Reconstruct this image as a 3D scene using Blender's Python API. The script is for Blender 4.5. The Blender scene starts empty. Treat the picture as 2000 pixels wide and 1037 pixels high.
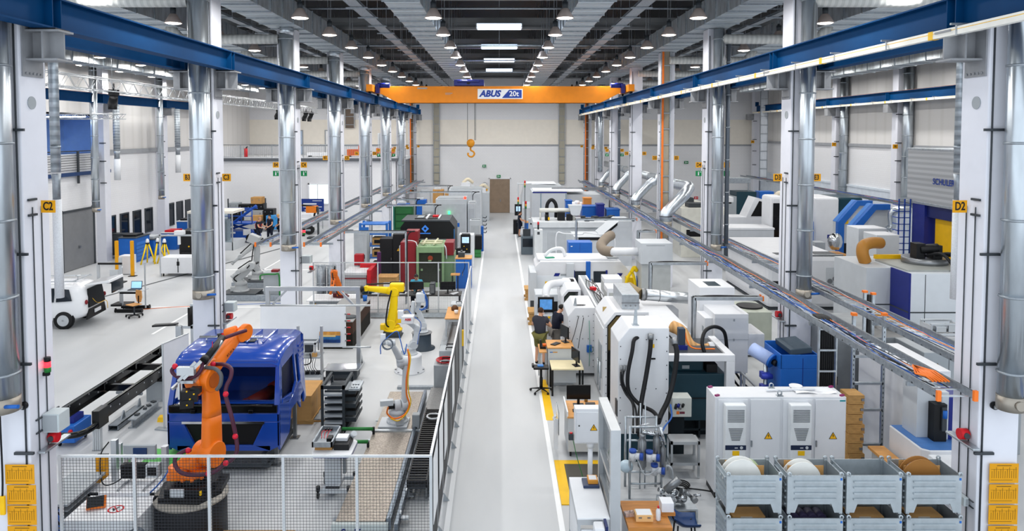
import bpy,bmesh,math,random
from mathutils import Vector,Matrix
random.seed(7)
PI=math.pi
SC=bpy.context.scene
COL=SC.collection
# ---------------------------------------------------------------- camera
F,HC,PITCH,VX,VY=1425.0,7.15,math.atan(0.0475),975.0,260.0
CY=VY + F*math.tan(PITCH)
cd=bpy.data.cameras.new('camera');cam=bpy.data.objects.new('camera',cd);COL.objects.link(cam)
cd.sensor_width=36;cd.lens=36*F/2000;cd.clip_end=300
cd.shift_x=(1000-VX)/2000;cd.shift_y=(CY-518.5)/2000
cam.location=(0,0,HC);cam.rotation_euler=(PI/2-PITCH,0,0)
SC.camera=cam
# ---------------------------------------------------------------- world, exposure
w=bpy.data.worlds.new('world');SC.world=w;w.use_nodes=True
bg=w.node_tree.nodes['Background'];bg.inputs[0].default_value=(.86,.93,1,1);bg.inputs[1].default_value=1.0
SC.view_settings.view_transform='Standard';SC.view_settings.look='None'
SC.view_settings.exposure=0.62;SC.view_settings.gamma=1
SC.cycles.use_denoising=True;SC.cycles.max_bounces=6;SC.cycles.diffuse_bounces=4;SC.cycles.glossy_bounces=3
SC.cycles.transparent_max_bounces=12;SC.cycles.sample_clamp_indirect=6;SC.cycles.caustics_reflective=False
LAMP_W,SKY_W=56.0,18.0
# ---------------------------------------------------------------- measuring the place from the camera's optics
def ray(px,py):
 x,y=(px-VX)/F,-(py-CY)/F
 c,s=math.cos(PITCH),math.sin(PITCH)
 return Vector((x,c+y*s,-s+y*c))
def at_exact(px,py,Y):
 r=ray(px,py);t=Y/r.y;return (r.x*t,Y,HC+r.z*t)
def at(px,py,Y):return ((px-VX)*Y/F,Y,HC-(py-VY)*Y/F)      # level-camera survey;settle() below allows for the tilt
def settle(objs):
 for o in objs:
  kids=[o]+[c for c in bpy.data.objects if c.parent==o];kids+=[c for c in bpy.data.objects if c.parent in kids[1:]]
  z=[(k.matrix_basis @ Vector(b_)).z+(0 if k==o else o.location.z) for k in kids if k.type=='MESH' for b_ in k.bound_box]
  if z:o.location.y-=max(0,HC-(.4*min(z)+.6*max(z)))*math.tan(PITCH)
def X_(px,py,Y):return at(px,py,Y)[0]
def Z_(py,Y):return at(VX,py,Y)[2]
# ---------------------------------------------------------------- materials
def lin(h):
 if isinstance(h,str):
  v=[int(h[i:i+2],16)/255 for i in (0,2,4)]
  return tuple((c/12.92 if c<=.04045 else ((c+.055)/1.055)**2.4) for c in v)
 return h
_M={}
def mat(name,col,rough=.5,metal=0.,var=.06,scale=3.,bump=0.,emit=0.,alpha=1.,coat=0.,stretch=None,spec=.28):
 if name in _M:return _M[name]
 m=bpy.data.materials.new(name);m.use_nodes=True;nt=m.node_tree;N=nt.nodes;L=nt.links
 p=N['Principled BSDF'];c=lin(col)
 p.inputs['Roughness'].default_value=rough;p.inputs['Metallic'].default_value=metal
 p.inputs['Specular IOR Level'].default_value=spec
 tc=N.new('ShaderNodeTexCoord');no=N.new('ShaderNodeTexNoise');no.inputs['Scale'].default_value=scale;no.inputs['Detail'].default_value=3
 if stretch:
  mp=N.new('ShaderNodeMapping');mp.inputs['Scale'].default_value=stretch
  L.new(tc.outputs['Object'],mp.inputs[0]);L.new(mp.outputs[0],no.inputs[0])
 else:L.new(tc.outputs['Object'],no.inputs[0])
 cr=N.new('ShaderNodeValToRGB');cr.color_ramp.elements[0].position=.3;cr.color_ramp.elements[1].position=.7
 cr.color_ramp.elements[0].color=(*[max(0,x*(1-var)) for x in c],1);cr.color_ramp.elements[1].color=(*[min(1,x*(1+var)) for x in c],1)
 L.new(no.outputs['Fac'],cr.inputs[0]);L.new(cr.outputs[0],p.inputs['Base Color'])
 if bump:
  b=N.new('ShaderNodeBump');b.inputs['Strength'].default_value=bump;b.inputs['Distance'].default_value=.02
  L.new(no.outputs['Fac'],b.inputs['Height']);L.new(b.outputs[0],p.inputs['Normal'])
 if emit:
  p.inputs['Emission Color'].default_value=(*c,1);p.inputs['Emission Strength'].default_value=emit
 if coat:p.inputs['Coat Weight'].default_value=coat;p.inputs['Coat Roughness'].default_value=.08
 if alpha < 1:p.inputs['Alpha'].default_value=alpha
 _M[name]=m;return m
def band_mat(name,c1,c2,axis,freq,rough=.4,metal=0.,width=.5,bump=.3):
 """fine ribs across one axis (corrugation, spiral seams, slats)"""
 if name in _M:return _M[name]
 m=bpy.data.materials.new(name);m.use_nodes=True;nt=m.node_tree;N=nt.nodes;L=nt.links
 p=N['Principled BSDF'];p.inputs['Roughness'].default_value=rough;p.inputs['Metallic'].default_value=metal
 tc=N.new('ShaderNodeTexCoord');wv=N.new('ShaderNodeTexWave');wv.bands_direction=axis;wv.inputs['Scale'].default_value=freq/ (2*PI) * 2*PI/20*PI*2/ (2*PI)*1.0
 wv.inputs['Scale'].default_value=freq*.314;wv.inputs['Distortion'].default_value=0
 L.new(tc.outputs['Object'],wv.inputs[0])
 cr=N.new('ShaderNodeValToRGB');cr.color_ramp.elements[0].position=max(0,width-.15);cr.color_ramp.elements[1].position=min(1,width+.15)
 cr.color_ramp.elements[0].color=(*lin(c1),1);cr.color_ramp.elements[1].color=(*lin(c2),1)
 L.new(wv.outputs['Fac'],cr.inputs[0]);L.new(cr.outputs[0],p.inputs['Base Color'])
 b=N.new('ShaderNodeBump');b.inputs['Strength'].default_value=bump;b.inputs['Distance'].default_value=.02
 L.new(wv.outputs['Fac'],b.inputs['Height']);L.new(b.outputs[0],p.inputs['Normal'])
 _M[name]=m;return m
WHITE=mat('white_paint','E4E6EA',.45,var=.03)
MWHITE=mat('machine_white','DCDEE2',.38,var=.025)
MGREY=mat('machine_light_grey','C2C7CC',.42,var=.03)
MGREY2=mat('machine_mid_grey','9BA1A6',.45,var=.04)
DGREY=mat('dark_grey','3C4146',.5)
BLACK=mat('black_plastic','101114',.45,var=.2)
BLACKG=mat('black_gloss','0A0B0D',.15,var=.1)
GALV=mat('galvanised_steel','B4BBC1',.34,.85,var=.14,scale=9)
GALVD=mat('dull_galvanised','9AA1A8',.45,.7,var=.16,scale=12)
ALU=mat('aluminium_profile','C3C7CB',.36,.75,var=.05)
STEEL=mat('plain_steel','8C8F92',.35,.8,var=.1)
CHROME=mat('chrome','D0D3D6',.15,1.,var=.03)
BLUEB=mat('crane_blue','043C6A',.6,var=.05,spec=.06)
BLUE=mat('cabinet_blue','2263B8',.4,var=.05)
NAVY=mat('navy_blue','1E2A7C',.38,var=.05)
CABBLUE=mat('cab_blue','16419C',.22,var=.05,coat=.6)
ORANGE=mat('crane_orange','E5870F',.42,var=.05)
RORANGE=mat('robot_orange','E8731A',.35,var=.05)
RYELLOW=mat('robot_yellow','F2CC0C',.35,var=.05)
YELLOW=mat('sign_yellow','DE9C0C',.5,var=.03)
YELLOWP=mat('yellow_paint','F0BE14',.45,var=.08)
RED=mat('red_plastic','C81420',.4)
DRED=mat('dark_red_paint','7E1E26',.45)
GREEN=mat('green_paint','2E7A3C',.45)
GREENM=mat('pale_green_enamel','7E9C74',.45)
SGREEN=mat('sign_green','128048',.5)
WOOD=mat('beech_wood','D39A5A',.5,var=.16,scale=4,stretch=(1,12,12))
CARD=mat('cardboard','B88C55',.8,var=.1)
PALLET=mat('pallet_wood','BC925A',.8,var=.2,stretch=(2,14,14))
GLASSD=mat('dark_window_glass','18202A',.08,var=.3)
TEAL=mat('dark_teal_enamel','1C3A46',.4)
RUBBER=mat('black_rubber','17181A',.6)
CABLE=mat('black_cable','141518',.5)
CABLEB=mat('blue_cable','2E63B4',.5)
CABLEO=mat('orange_cable','F07A28',.5)
SKIN=mat('skin','D9A282',.55,var=.05)
def glass_mat(name,col,alpha):
 if name in _M:return _M[name]
 m=bpy.data.materials.new(name);m.use_nodes=True;nt=m.node_tree;N=nt.nodes;L=nt.links
 for n in list(N):
  if n.type!='OUTPUT_MATERIAL':N.remove(n)
 out=[n for n in N if n.type=='OUTPUT_MATERIAL'][0]
 t=N.new('ShaderNodeBsdfTransparent');t.inputs[0].default_value=(*lin(col),1)
 g=N.new('ShaderNodeBsdfGlossy');g.inputs['Roughness'].default_value=.05
 f=N.new('ShaderNodeFresnel');f.inputs[0].default_value=1.45
 no=N.new('ShaderNodeTexNoise');no.inputs['Scale'].default_value=2
 mx=N.new('ShaderNodeMixShader');L.new(f.outputs[0],mx.inputs[0]);L.new(t.outputs[0],mx.inputs[1]);L.new(g.outputs[0],mx.inputs[2])
 d=N.new('ShaderNodeBsdfDiffuse');d.inputs[0].default_value=(*lin(col),1)
 m2=N.new('ShaderNodeMixShader');m2.inputs[0].default_value=alpha
 L.new(mx.outputs[0],m2.inputs[1]);L.new(d.outputs[0],m2.inputs[2]);L.new(m2.outputs[0],out.inputs[0])
 _M[name]=m;return m
CLEAR=glass_mat('clear_pane','E4EDF2',.06)
# ---------------------------------------------------------------- mesh builder
def frame_of(d):
 d=Vector(d).normalized();a=Vector((0,0,1)) if abs(d.z) < .9 else Vector((1,0,0))
 u=d.cross(a).normalized();return u,d.cross(u).normalized(),d
_TXT={}
class MB:
 def __init__(s,M=None):s.bm=bmesh.new();s.k=0;s.M=M
 def mi(s,k):s.k=k;return s
 def xf(s,M=None):s.M=M;return s
 def _v(s,p):
  p=Vector(p);return s.bm.verts.new(s.M @ p if s.M else p)
 def _f(s,vs,smooth=False):
  try:
   f=s.bm.faces.new(vs);f.material_index=s.k;f.smooth=smooth;return f
  except ValueError:return None
 def b(s,x0,x1,y0,y1,z0,z1):
  v=[s._v((x,y,z)) for z in (z0,z1) for y in (y0,y1) for x in (x0,x1)]
  for q in ((0,2,3,1),(4,5,7,6),(0,1,5,4),(2,6,7,3),(0,4,6,2),(1,3,7,5)):s._f([v[i] for i in q])
  return s
 def cb(s,c,d,rz=0.,rx=0.,ry=0.):
  m0=s.M;R=Matrix.Translation(c) @ Matrix.Rotation(rz,4,'Z') @ Matrix.Rotation(ry,4,'Y') @ Matrix.Rotation(rx,4,'X')
  s.M=(m0 @ R) if m0 else R
  s.b(-d[0]/2,d[0]/2,-d[1]/2,d[1]/2,-d[2]/2,d[2]/2);s.M=m0;return s
 def rings(s,rs,cap=True,smooth=True,close=False):
  V=[[s._v(p) for p in r] for r in rs];n=len(V[0])
  for a,b_ in zip(V,V[1:]):
   for i in range(n):s._f([a[i],a[(i+1) % n],b_[(i+1) % n],b_[i]],smooth)
  if close:
   a,b_=V[-1],V[0]
   for i in range(n):s._f([a[i],a[(i+1) % n],b_[(i+1) % n],b_[i]],smooth)
  elif cap:s._f(V[0][::-1]);s._f(V[-1])
  return s
 def c(s,p0,p1,r,r2=None,n=14,cap=True):
  p0,p1=Vector(p0),Vector(p1);r2=r if r2 is None else r2;u,v,d=frame_of(p1-p0)
  C=[(math.cos(2*PI*i/n),math.sin(2*PI*i/n)) for i in range(n)]
  return s.rings([[p0+u*a*r+v*b_*r for a,b_ in C],[p1+u*a*r2+v*b_*r2 for a,b_ in C]],cap)
 def t(s,pts,r,n=7,closed=False):
  P=[Vector(p) for p in pts];rs=[];pu=None
  for i,p in enumerate(P):
   d=(P[min(i+1,len(P)-1)]-P[max(i-1,0)])
   if d.length < 1e-9:d=Vector((0,0,1))
   d.normalize()
   if pu is None:u=frame_of(d)[0]
   else:
    u=pu-d*pu.dot(d)
    u=u.normalized() if u.length > 1e-6 else frame_of(d)[0]
   pu=u;v=d.cross(u);rr=r[i] if isinstance(r,(list,tuple)) else r
   rs.append([p+u*math.cos(2*PI*k/n)*rr+v*math.sin(2*PI*k/n)*rr for k in range(n)])
  return s.rings(rs)
 def p(s,pts,ax,a,b_):
  """extrude a polygon: ax='x': pts are (y,z); 'y': (x,z); 'z': (x,y)"""
  f={'x':lambda q,t:(t,q[0],q[1]),'y':lambda q,t:(q[0],t,q[1]),'z':lambda q,t:(q[0],q[1],t)}[ax]
  return s.rings([[f(q,a) for q in pts],[f(q,b_) for q in pts]],True,False)
 def l(s,prof,c=(0,0,0),n=18,cap=True,ax='z'):
  rs=[]
  for r,z in prof:
   ring=[]
   for i in range(n):
    a,b_=r*math.cos(2*PI*i/n),r*math.sin(2*PI*i/n)
    ring.append({'z':(c[0]+a,c[1]+b_,c[2]+z),'x':(c[0]+z,c[1]+a,c[2]+b_),'y':(c[0]+a,c[1]+z,c[2]+b_)}[ax])
   rs.append(ring)
  return s.rings(rs,cap)
 def s(s,c,r,n=12,m=8):
  r=(r,r,r) if isinstance(r,(int,float)) else r;rs=[]
  for j in range(1,m):
   a=PI*j/m;rs.append([(c[0]+r[0]*math.sin(a)*math.cos(2*PI*i/n),c[1]+r[1]*math.sin(a)*math.sin(2*PI*i/n),c[2]-r[2]*math.cos(a)) for i in range(n)])
  return s.rings(rs)
 def q(s,*pts):s._f([s._v(p) for p in pts]);return s
 def hull(s,pts,faces,smooth=False):
  V=[s._v(p) for p in pts]
  for f in faces:s._f([V[i] for i in f],smooth)
  return s
 def grid(s,fn,nu,nv,smooth=True):
  V=[[s._v(fn(i/nu,j/nv)) for j in range(nv+1)] for i in range(nu+1)]
  for i in range(nu):
   for j in range(nv):s._f([V[i][j],V[i+1][j],V[i+1][j+1],V[i][j+1]],smooth)
  return s
 def txt(s,t,size,M,ext=.004,bold=False,align='CENTER',sx=1.,shear=0.):
  key=(t,align,bold,shear)
  if key not in _TXT:
   cu=bpy.data.curves.new('t','FONT');cu.body=t;cu.align_x=align;cu.align_y='CENTER';cu.size=1;cu.resolution_u=3
   if bold:cu.offset=.022*bold
   cu.shear=shear
   cu.extrude=0.0001
   o=bpy.data.objects.new('t',cu);COL.objects.link(o)
   me=bpy.data.meshes.new_from_object(o.evaluated_get(bpy.context.evaluated_depsgraph_get()))
   bpy.data.objects.remove(o);bpy.data.curves.remove(cu)
   _TXT[key]=([tuple(v.co) for v in me.vertices],[tuple(f.vertices) for f in me.polygons]);bpy.data.meshes.remove(me)
  vs,fs=_TXT[key]
  MM=M @ Matrix.Diagonal((size*sx,size,ext/0.0002,1))
  V=[s._v(MM @ Vector(v)) for v in vs]
  for f in fs:s._f([V[i] for i in f])
  return s
 def build(s,name,m,parent=None,bev=0.,sub=0,loc=None):
  bmesh.ops.recalc_face_normals(s.bm,faces=s.bm.faces)
  me=bpy.data.meshes.new(name);s.bm.to_mesh(me);s.bm.free()
  for x in (m if isinstance(m,(list,tuple)) else [m]):me.materials.append(x)
  o=bpy.data.objects.new(name,me);COL.objects.link(o)
  if parent:o.parent=parent
  if loc:o.location=loc
  if bev:
   b=o.modifiers.new('bevel','BEVEL');b.width=bev;b.segments=2;b.limit_method='ANGLE';b.angle_limit=.6
  if sub:
   d=o.modifiers.new('sub','SUBSURF');d.levels=d.render_levels=sub
  return o
REPL=[('left hall','hall beyond the C columns'),('right hall','hall beyond the D columns'),('left side hall','C side hall'),('right side hall','D side hall'),('left columns','C columns'),('right columns','D columns'),('left column','C2 column'),('left cable','C side cable'),('right cable','D side cable'),('left outer wall','outer window wall'),('right outer wall','outer wall behind the press'),('left wall','window wall'),('right wall','press side wall'),('far right','far D side'),('far left','far C side'),('right row','D side row'),('left row','C side row'),('left and right','both'),('to the left of','left of'),('to the right of','right of'),('just right of','right of'),
(' left of ',' on the C side of '),(' right of ',' on the D side of '),('left floor','floor beyond the C columns'),('left windows','small windows'),('farthest','last'),('nearest','closest one'),('leftmost','first'),('rightmost','fourth'),('closest one','frontmost'),(' left ',' C side '),(' right ',' D side '),('left of','on the C side of'),('right of','on the D side of')]
def tag(o,label=None,cat=None,group=None,kind=None):
 for a,b in REPL if label else ():label=label.replace(a,b)
 if label:o['label']=label
 if cat:o['category']=cat
 if group:o['group']=group
 if kind:o['kind']=kind
 return o
def thing(name,label,cat,loc=(0,0,0),rz=0.,group=None):
 o=bpy.data.objects.new(name,None);COL.objects.link(o);o.location=loc;o.rotation_euler=(0,0,rz);o.empty_display_size=.2
 return tag(o,label,cat,group)
def struct(name,mb,m,**k):return tag(mb.build(name,m,**k),kind='structure')
KIDS={}
def copy_tree(o,loc=None,rz=None,label=None,group=None,parent=None):
 if not KIDS or o.name not in KIDS:
  KIDS[o.name]=[c for c in bpy.data.objects if c.parent==o]
 n=o.copy();COL.objects.link(n)
 if parent:n.parent=parent
 for c in KIDS[o.name]:copy_tree(c,parent=n)
 if loc is not None:n.location=loc
 if rz is not None:n.rotation_euler=(0,0,rz)
 if label:tag(n,label)
 if group:n['group']=group
 return n
ORD=['first','second','third','fourth','fifth','sixth','seventh','eighth','ninth','tenth','eleventh','twelfth','thirteenth','fourteenth','fifteenth','sixteenth','seventeenth','eighteenth','nineteenth','twentieth']
def face_y(x,y,z):return Matrix.Translation((x,y,z)) @ Matrix.Rotation(PI/2,4,'X')            # text that faces the camera end of the hall
def face_px(x,y,z):return Matrix.Translation((x,y,z)) @ Matrix.Rotation(PI/2,4,'Z') @ Matrix.Rotation(PI/2,4,'X')   # faces +x
def face_mx(x,y,z):return Matrix.Translation((x,y,z)) @ Matrix.Rotation(-PI/2,4,'Z') @ Matrix.Rotation(PI/2,4,'X')  # faces -x
def face_up(x,y,z,r=0.):return Matrix.Translation((x,y,z)) @ Matrix.Rotation(r,4,'Z')
def bez(*P,n=14):
 """smooth path through points (Catmull-Rom)"""
 P=[Vector(p) for p in P];out=[]
 Q=[P[0]*2-P[1]]+P+[P[-1]*2-P[-2]]
 for i in range(1,len(Q)-2):
  for k in range(n):
   t=k/n;a,b_,c,d=Q[i-1],Q[i],Q[i+1],Q[i+2]
   out.append(.5*((2*b_)+(-a+c)*t+(2*a-5*b_+4*c-d)*t*t+(-a+3*b_-3*c+d)*t**3))
 return out+[P[-1]]
# ================================================================ THE HALL
def floor_mat():
 m=bpy.data.materials.new('floor_resin');m.use_nodes=True;nt=m.node_tree;N=nt.nodes;L=nt.links
 p=N['Principled BSDF'];p.inputs['Roughness'].default_value=.42
 tc=N.new('ShaderNodeTexCoord');mp=N.new('ShaderNodeMapping');mp.inputs['Scale'].default_value=(.5,.12,1)
 n1=N.new('ShaderNodeTexNoise');n1.inputs['Scale'].default_value=1.2;n1.inputs['Detail'].default_value=6
 cr=N.new('ShaderNodeValToRGB');cr.color_ramp.elements[0].color=(*lin('B6B9BC'),1);cr.color_ramp.elements[1].color=(*lin('C5C7C9'),1)
 cr.color_ramp.elements[0].position=.3;cr.color_ramp.elements[1].position=.65
 L.new(tc.outputs['Object'],mp.inputs[0]);L.new(mp.outputs[0],n1.inputs[0]);L.new(n1.outputs['Fac'],cr.inputs[0]);L.new(cr.outputs[0],p.inputs['Base Color'])
 return m
FLOORM=floor_mat()
def brick_wall(name,base):
 m=bpy.data.materials.new(name);m.use_nodes=True;nt=m.node_tree;N=nt.nodes;L=nt.links
 p=N['Principled BSDF'];p.inputs['Roughness'].default_value=.7
 tc=N.new('ShaderNodeTexCoord');mp=N.new('ShaderNodeMapping');mp.inputs['Rotation'].default_value=(PI/2,0,0)
 sx=N.new('ShaderNodeSeparateXYZ');ad=N.new('ShaderNodeMath');ad.operation='ADD';cb=N.new('ShaderNodeCombineXYZ')
 br=N.new('ShaderNodeTexBrick');br.inputs['Scale'].default_value=2.0;br.inputs['Mortar Size'].default_value=.012
 c=lin(base);br.inputs['Color1'].default_value=(*c,1);br.inputs['Color2'].default_value=(*[x*.985 for x in c],1);br.inputs['Mortar'].default_value=(*[x*.9 for x in c],1)
 L.new(tc.outputs['Object'],sx.inputs[0]);L.new(sx.outputs['X'],ad.inputs[0]);L.new(sx.outputs['Y'],ad.inputs[1])
 L.new(ad.outputs[0],cb.inputs['X']);L.new(sx.outputs['Z'],cb.inputs['Y']);L.new(cb.outputs[0],br.inputs[0])
 L.new(br.outputs['Color'],p.inputs['Base Color']);return m
BRICK=brick_wall('painted_block_wall','E4E5E8')
PANEL=band_mat('wall_cladding','D3D1CE','D9D7D5','Y',.9,.6,width=.1,bump=.05)
CREAM=mat('cream_panel','EFE9DE',.6,var=.02)
WL,WR,WE,GY=-22.3,22.9,65.3,56.0
struct('floor',MB().b(WL-.3,WR+.3,4,WE+.3,-.3,0),FLOORM)
struct('ceiling',MB().b(WL-.3,WR+.3,9,WE+.3,13.6,13.9),mat('roof_deck','1F2124',.8,var=.05))
struct('wall_left',MB().b(WL-.3,WL,9,37.6,0,6.05).b(WL-.3,WL,37.6,WE,0,6.05).mi(1).b(WL-.3,WL,41.6,WE,6.05,13.6).b(WL-.3,WL,9,32,6.05,13.6).b(WL-.3,WL,32,41.6,8.1,13.6),[BRICK,PANEL])
struct('wall_right',MB().b(WR,WR+.3,9,WE,0,6.4).mi(1).b(WR,WR+.3,9,WE,6.4,13.6),[BRICK,PANEL])
struct('wall_back',MB().b(WL,WR,WE,WE+.3,0,6.1).mi(1).b(WL,WR,WE,WE+.3,6.1,8.35).mi(0).b(WL,WR,WE,WE+.3,8.35,13.6),[BRICK,CREAM])
struct('wall_back_left',MB().b(WL,-7.95,GY,GY+.25,0,5.0),BRICK)
struct('trim_1',MB().b(WL,WR,WE-.06,WE,6.0,6.14),mat('grey_trim','9A9DA2',.5))
struct('trim_2',MB().b(WL,WL+.1,41.6,GY,5.95,6.2),mat('grey_trim','9A9DA2'))
struct('trim_3',MB().b(WR-.1,WR,30,WE,6.3,6.48),mat('grey_trim','9A9DA2'))
struct('trim_4',MB().b(WR-.16,WR,30,WE,3.7,3.82).b(WR-.12,WR,30,WE,0,3.7),mat('pale_blue_wall','CFD8E2',.6))
# floor markings
LINE=mat('white_floor_line','F3F4F5',.5,var=.02);LINEY=mat('yellow_floor_paint','F2BE12',.5,var=.05)
struct('trim_5',MB().b(-1.0,-.9,4,44,0,.004),LINE)
struct('trim_6',MB().b(1.09,1.19,4,58,0,.004),LINE)
struct('trim_7',MB().b(1.17,1.38,18.2,21.2,.0005,.005).b(1.25,1.5,28.3,31,.0005,.005),LINEY)
# rail track set in the left floor
struct('trim_8',MB().q((-19.6,24,.003),(-19.45,24,.003),(-13.0,47,.003),(-13.2,47,.003)),mat('dark_floor_joint','4A4D50',.6))
struct('trim_12',MB().b(-16,-8.8,30.0,30.12,0,.003).b(-12.4,-12.3,26,46,0,.003).b(-16,-8.5,38.2,38.35,0,.003),LINE)
# roof beams and gutters
PALEB=mat('pale_roof_beam','8E9092',.6,var=.04)
for k in range(8):
 y=11.4+7.5*k
 struct('trim_9' if k==0 else 'trim_9.%03d' % k,MB().b(WL,WR,y-.15,y+.15,11.92,12.03).b(WL,WR,y-.04,y+.04,12.03,12.22).b(WL,WR,y-.12,y+.12,12.22,12.44),PALEB)
# gallery floor at the far left
struct('trim_10',MB().b(WL,-7.7,GY-.25,WE,4.98,5.25).mi(1).b(WL,-7.7,GY-.29,GY-.25,5.0,5.24),[WHITE,mat('grating_edge','5C6066',.5)])
for i in range(1):
 g=thing('gallery_railing','long grey bar railing along the edge of the far left gallery','railing',(-15,GY-.15,5.25))
 m=MB()
 for k in range(98):m.c((-7.2+k*.146,0,.06),(-7.2+k*.146,0,1.0),.009,n=5)
 tag(m.build('baluster',GALVD,g),kind='stuff')
 MB().t([(-7.3,0,1.0),(7.3,0,1.0)],.024).build('handrail',GALVD,g)
 MB().b(-7.3,7.3,-.015,.015,.04,.08).build('bottom_rail',GALVD,g)
 for x in (-7.2,-4.8,-2.4,0,2.4,4.8,7.2):MB().b(x-.025,x+.025,-.02,.02,0,1.0).build('post',GALVD,g)
# end door,grey left gate,small windows
def wall_door(name,x0,x1,z1,y,m,fm):
 d=struct(name,MB().b(x0,x1,y-.05,y-.01,.02,z1).b(x0,x1,y-.06,y-.05,z1*.82,z1*.83),m)
 MB().b(x0-.08,x0,y-.1,y-.005,0,z1+.08).b(x1,x1+.08,y-.1,y-.005,0,z1+.08).b(x0-.08,x1+.08,y-.1,y-.005,z1,z1+.08).build('frame',fm,d)
 MB().b(.02+(x0+x1)/2,.08+(x0+x1)/2,y-.12,y-.05,1.0,1.25).build('handle',STEEL,d)
 return d
wall_door('door_1',-.85,.95,3.05,WE,mat('brown_door','8A7866',.5,var=.08),WHITE)
d=struct('door_2',MB().b(WL+.01,WL+.08,37.2,40.0,.03,3.05),mat('grey_steel_gate','77797C',.5,var=.04))
MB().b(WL,WL+.12,37.05,37.2,0,3.2).b(WL,WL+.12,40.0,40.12,0,3.2).b(WL,WL+.12,37.05,40.12,3.05,3.15).build('frame',DGREY,d)
MB().cb((WL+.12,38.6,1.15),(.08,.12,.12)).build('lock',STEEL,d)
k=1
for y in (41.5,43.0,44.5,46.0,49.1,50.5,51.9):
 wn=struct('window_%d' % k,MB().b(WL+.005,WL+.03,y,y+.85,.95,2.35),GLASSD);k+=1
 MB().b(WL,WL+.07,y-.07,y,.88,2.42).b(WL,WL+.07,y+.85,y+.92,.88,2.42).b(WL,WL+.07,y,y+.85,2.35,2.42).b(WL,WL+.07,y,y+.85,.88,.95).build('window_frame',DGREY,wn)
wn=struct('window_8',MB().b(-14.6,-12.6,GY-.03,GY-.005,1.75,3.2),mat('daylight_window','DDEBE4',.2,var=.25,scale=2.5,emit=.7))
MB().b(-14.7,-14.6,GY-.08,GY,1.65,3.3).b(-12.6,-12.5,GY-.08,GY,1.65,3.3).b(-14.7,-12.5,GY-.08,GY,3.2,3.3).b(-14.7,-12.5,GY-.08,GY,1.65,1.75).b(-14.0,-13.93,GY-.06,GY,1.75,3.2).build('window_frame',WHITE,wn)
# gallery doors behind the railing
for i,(x,c) in enumerate(((-18.9,'B9CBE2'),(-15.5,'ECEDEE'))):
 dd=struct('door_%d' % (3+i),MB().b(x,x+1.3,WE-.05,WE-.01,5.26,7.35),mat('gallery_door_%d' % i,c,.5))
 MB().b(x-.08,x,WE-.09,WE,5.26,7.43).b(x+1.3,x+1.38,WE-.09,WE,5.26,7.43).b(x,x+1.3,WE-.09,WE,7.35,7.43).build('frame',MGREY2,dd)
# blue balcony room in the left wall
BROOM=mat('blue_lit_wall','8FB0DC',.6,var=.04)
struct('wall_left_recess',MB().b(WL-2.6,WL-2.5,30,42,4.9,8.3).b(WL-2.6,WL,41.6,41.75,4.9,8.3).b(WL-2.6,WL,31.9,32,4.9,8.3).b(WL-2.6,WL,32,41.6,8.1,8.2).b(WL-2.6,WL,32,41.6,4.95,5.1),BROOM)
dd=struct('door_5',MB().b(WL-2.49,WL-2.44,38.6,39.9,5.12,7.6),mat('dark_balcony_door','1E2F52',.3));MB().b(WL-2.44,WL-2.4,39.2,39.3,5.12,7.6).build('frame',NAVY,dd)
bl=bpy.data.lights.new('balcony_lamp','AREA');bl.energy=45;bl.color=(.6,.75,1);bl.size=1.0
bo=bpy.data.objects.new('balcony_lamp',bl);COL.objects.link(bo);bo.location=(WL-1.2,37,8.05)
g=thing('balcony_railing','dark horizontal bar railing of the blue lit balcony on the left wall','railing',(WL,37,5.1))
m=MB()
for k in range(8):m.c((.1,-5,.12+k*.125),(.1,4.5,.12+k*.125),.012,n=5)
m.build('rail_bars',mat('railing_black','16191E',.7),g)
MB().t([(.1,-5,1.1),(.1,4.5,1.1)],.03).build('handrail',DGREY,g)
MB().b(0,.2,-5,4.5,-.18,0).build('edge_beam',mat('dark_blue_edge','24406E',.5),g)
for y in (-4.8,-1.7,1.4,3.0,4.4):MB().b(.08,.16,y-.06,y+.06,-.6,1.1).build('post',DGREY,g)
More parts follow.
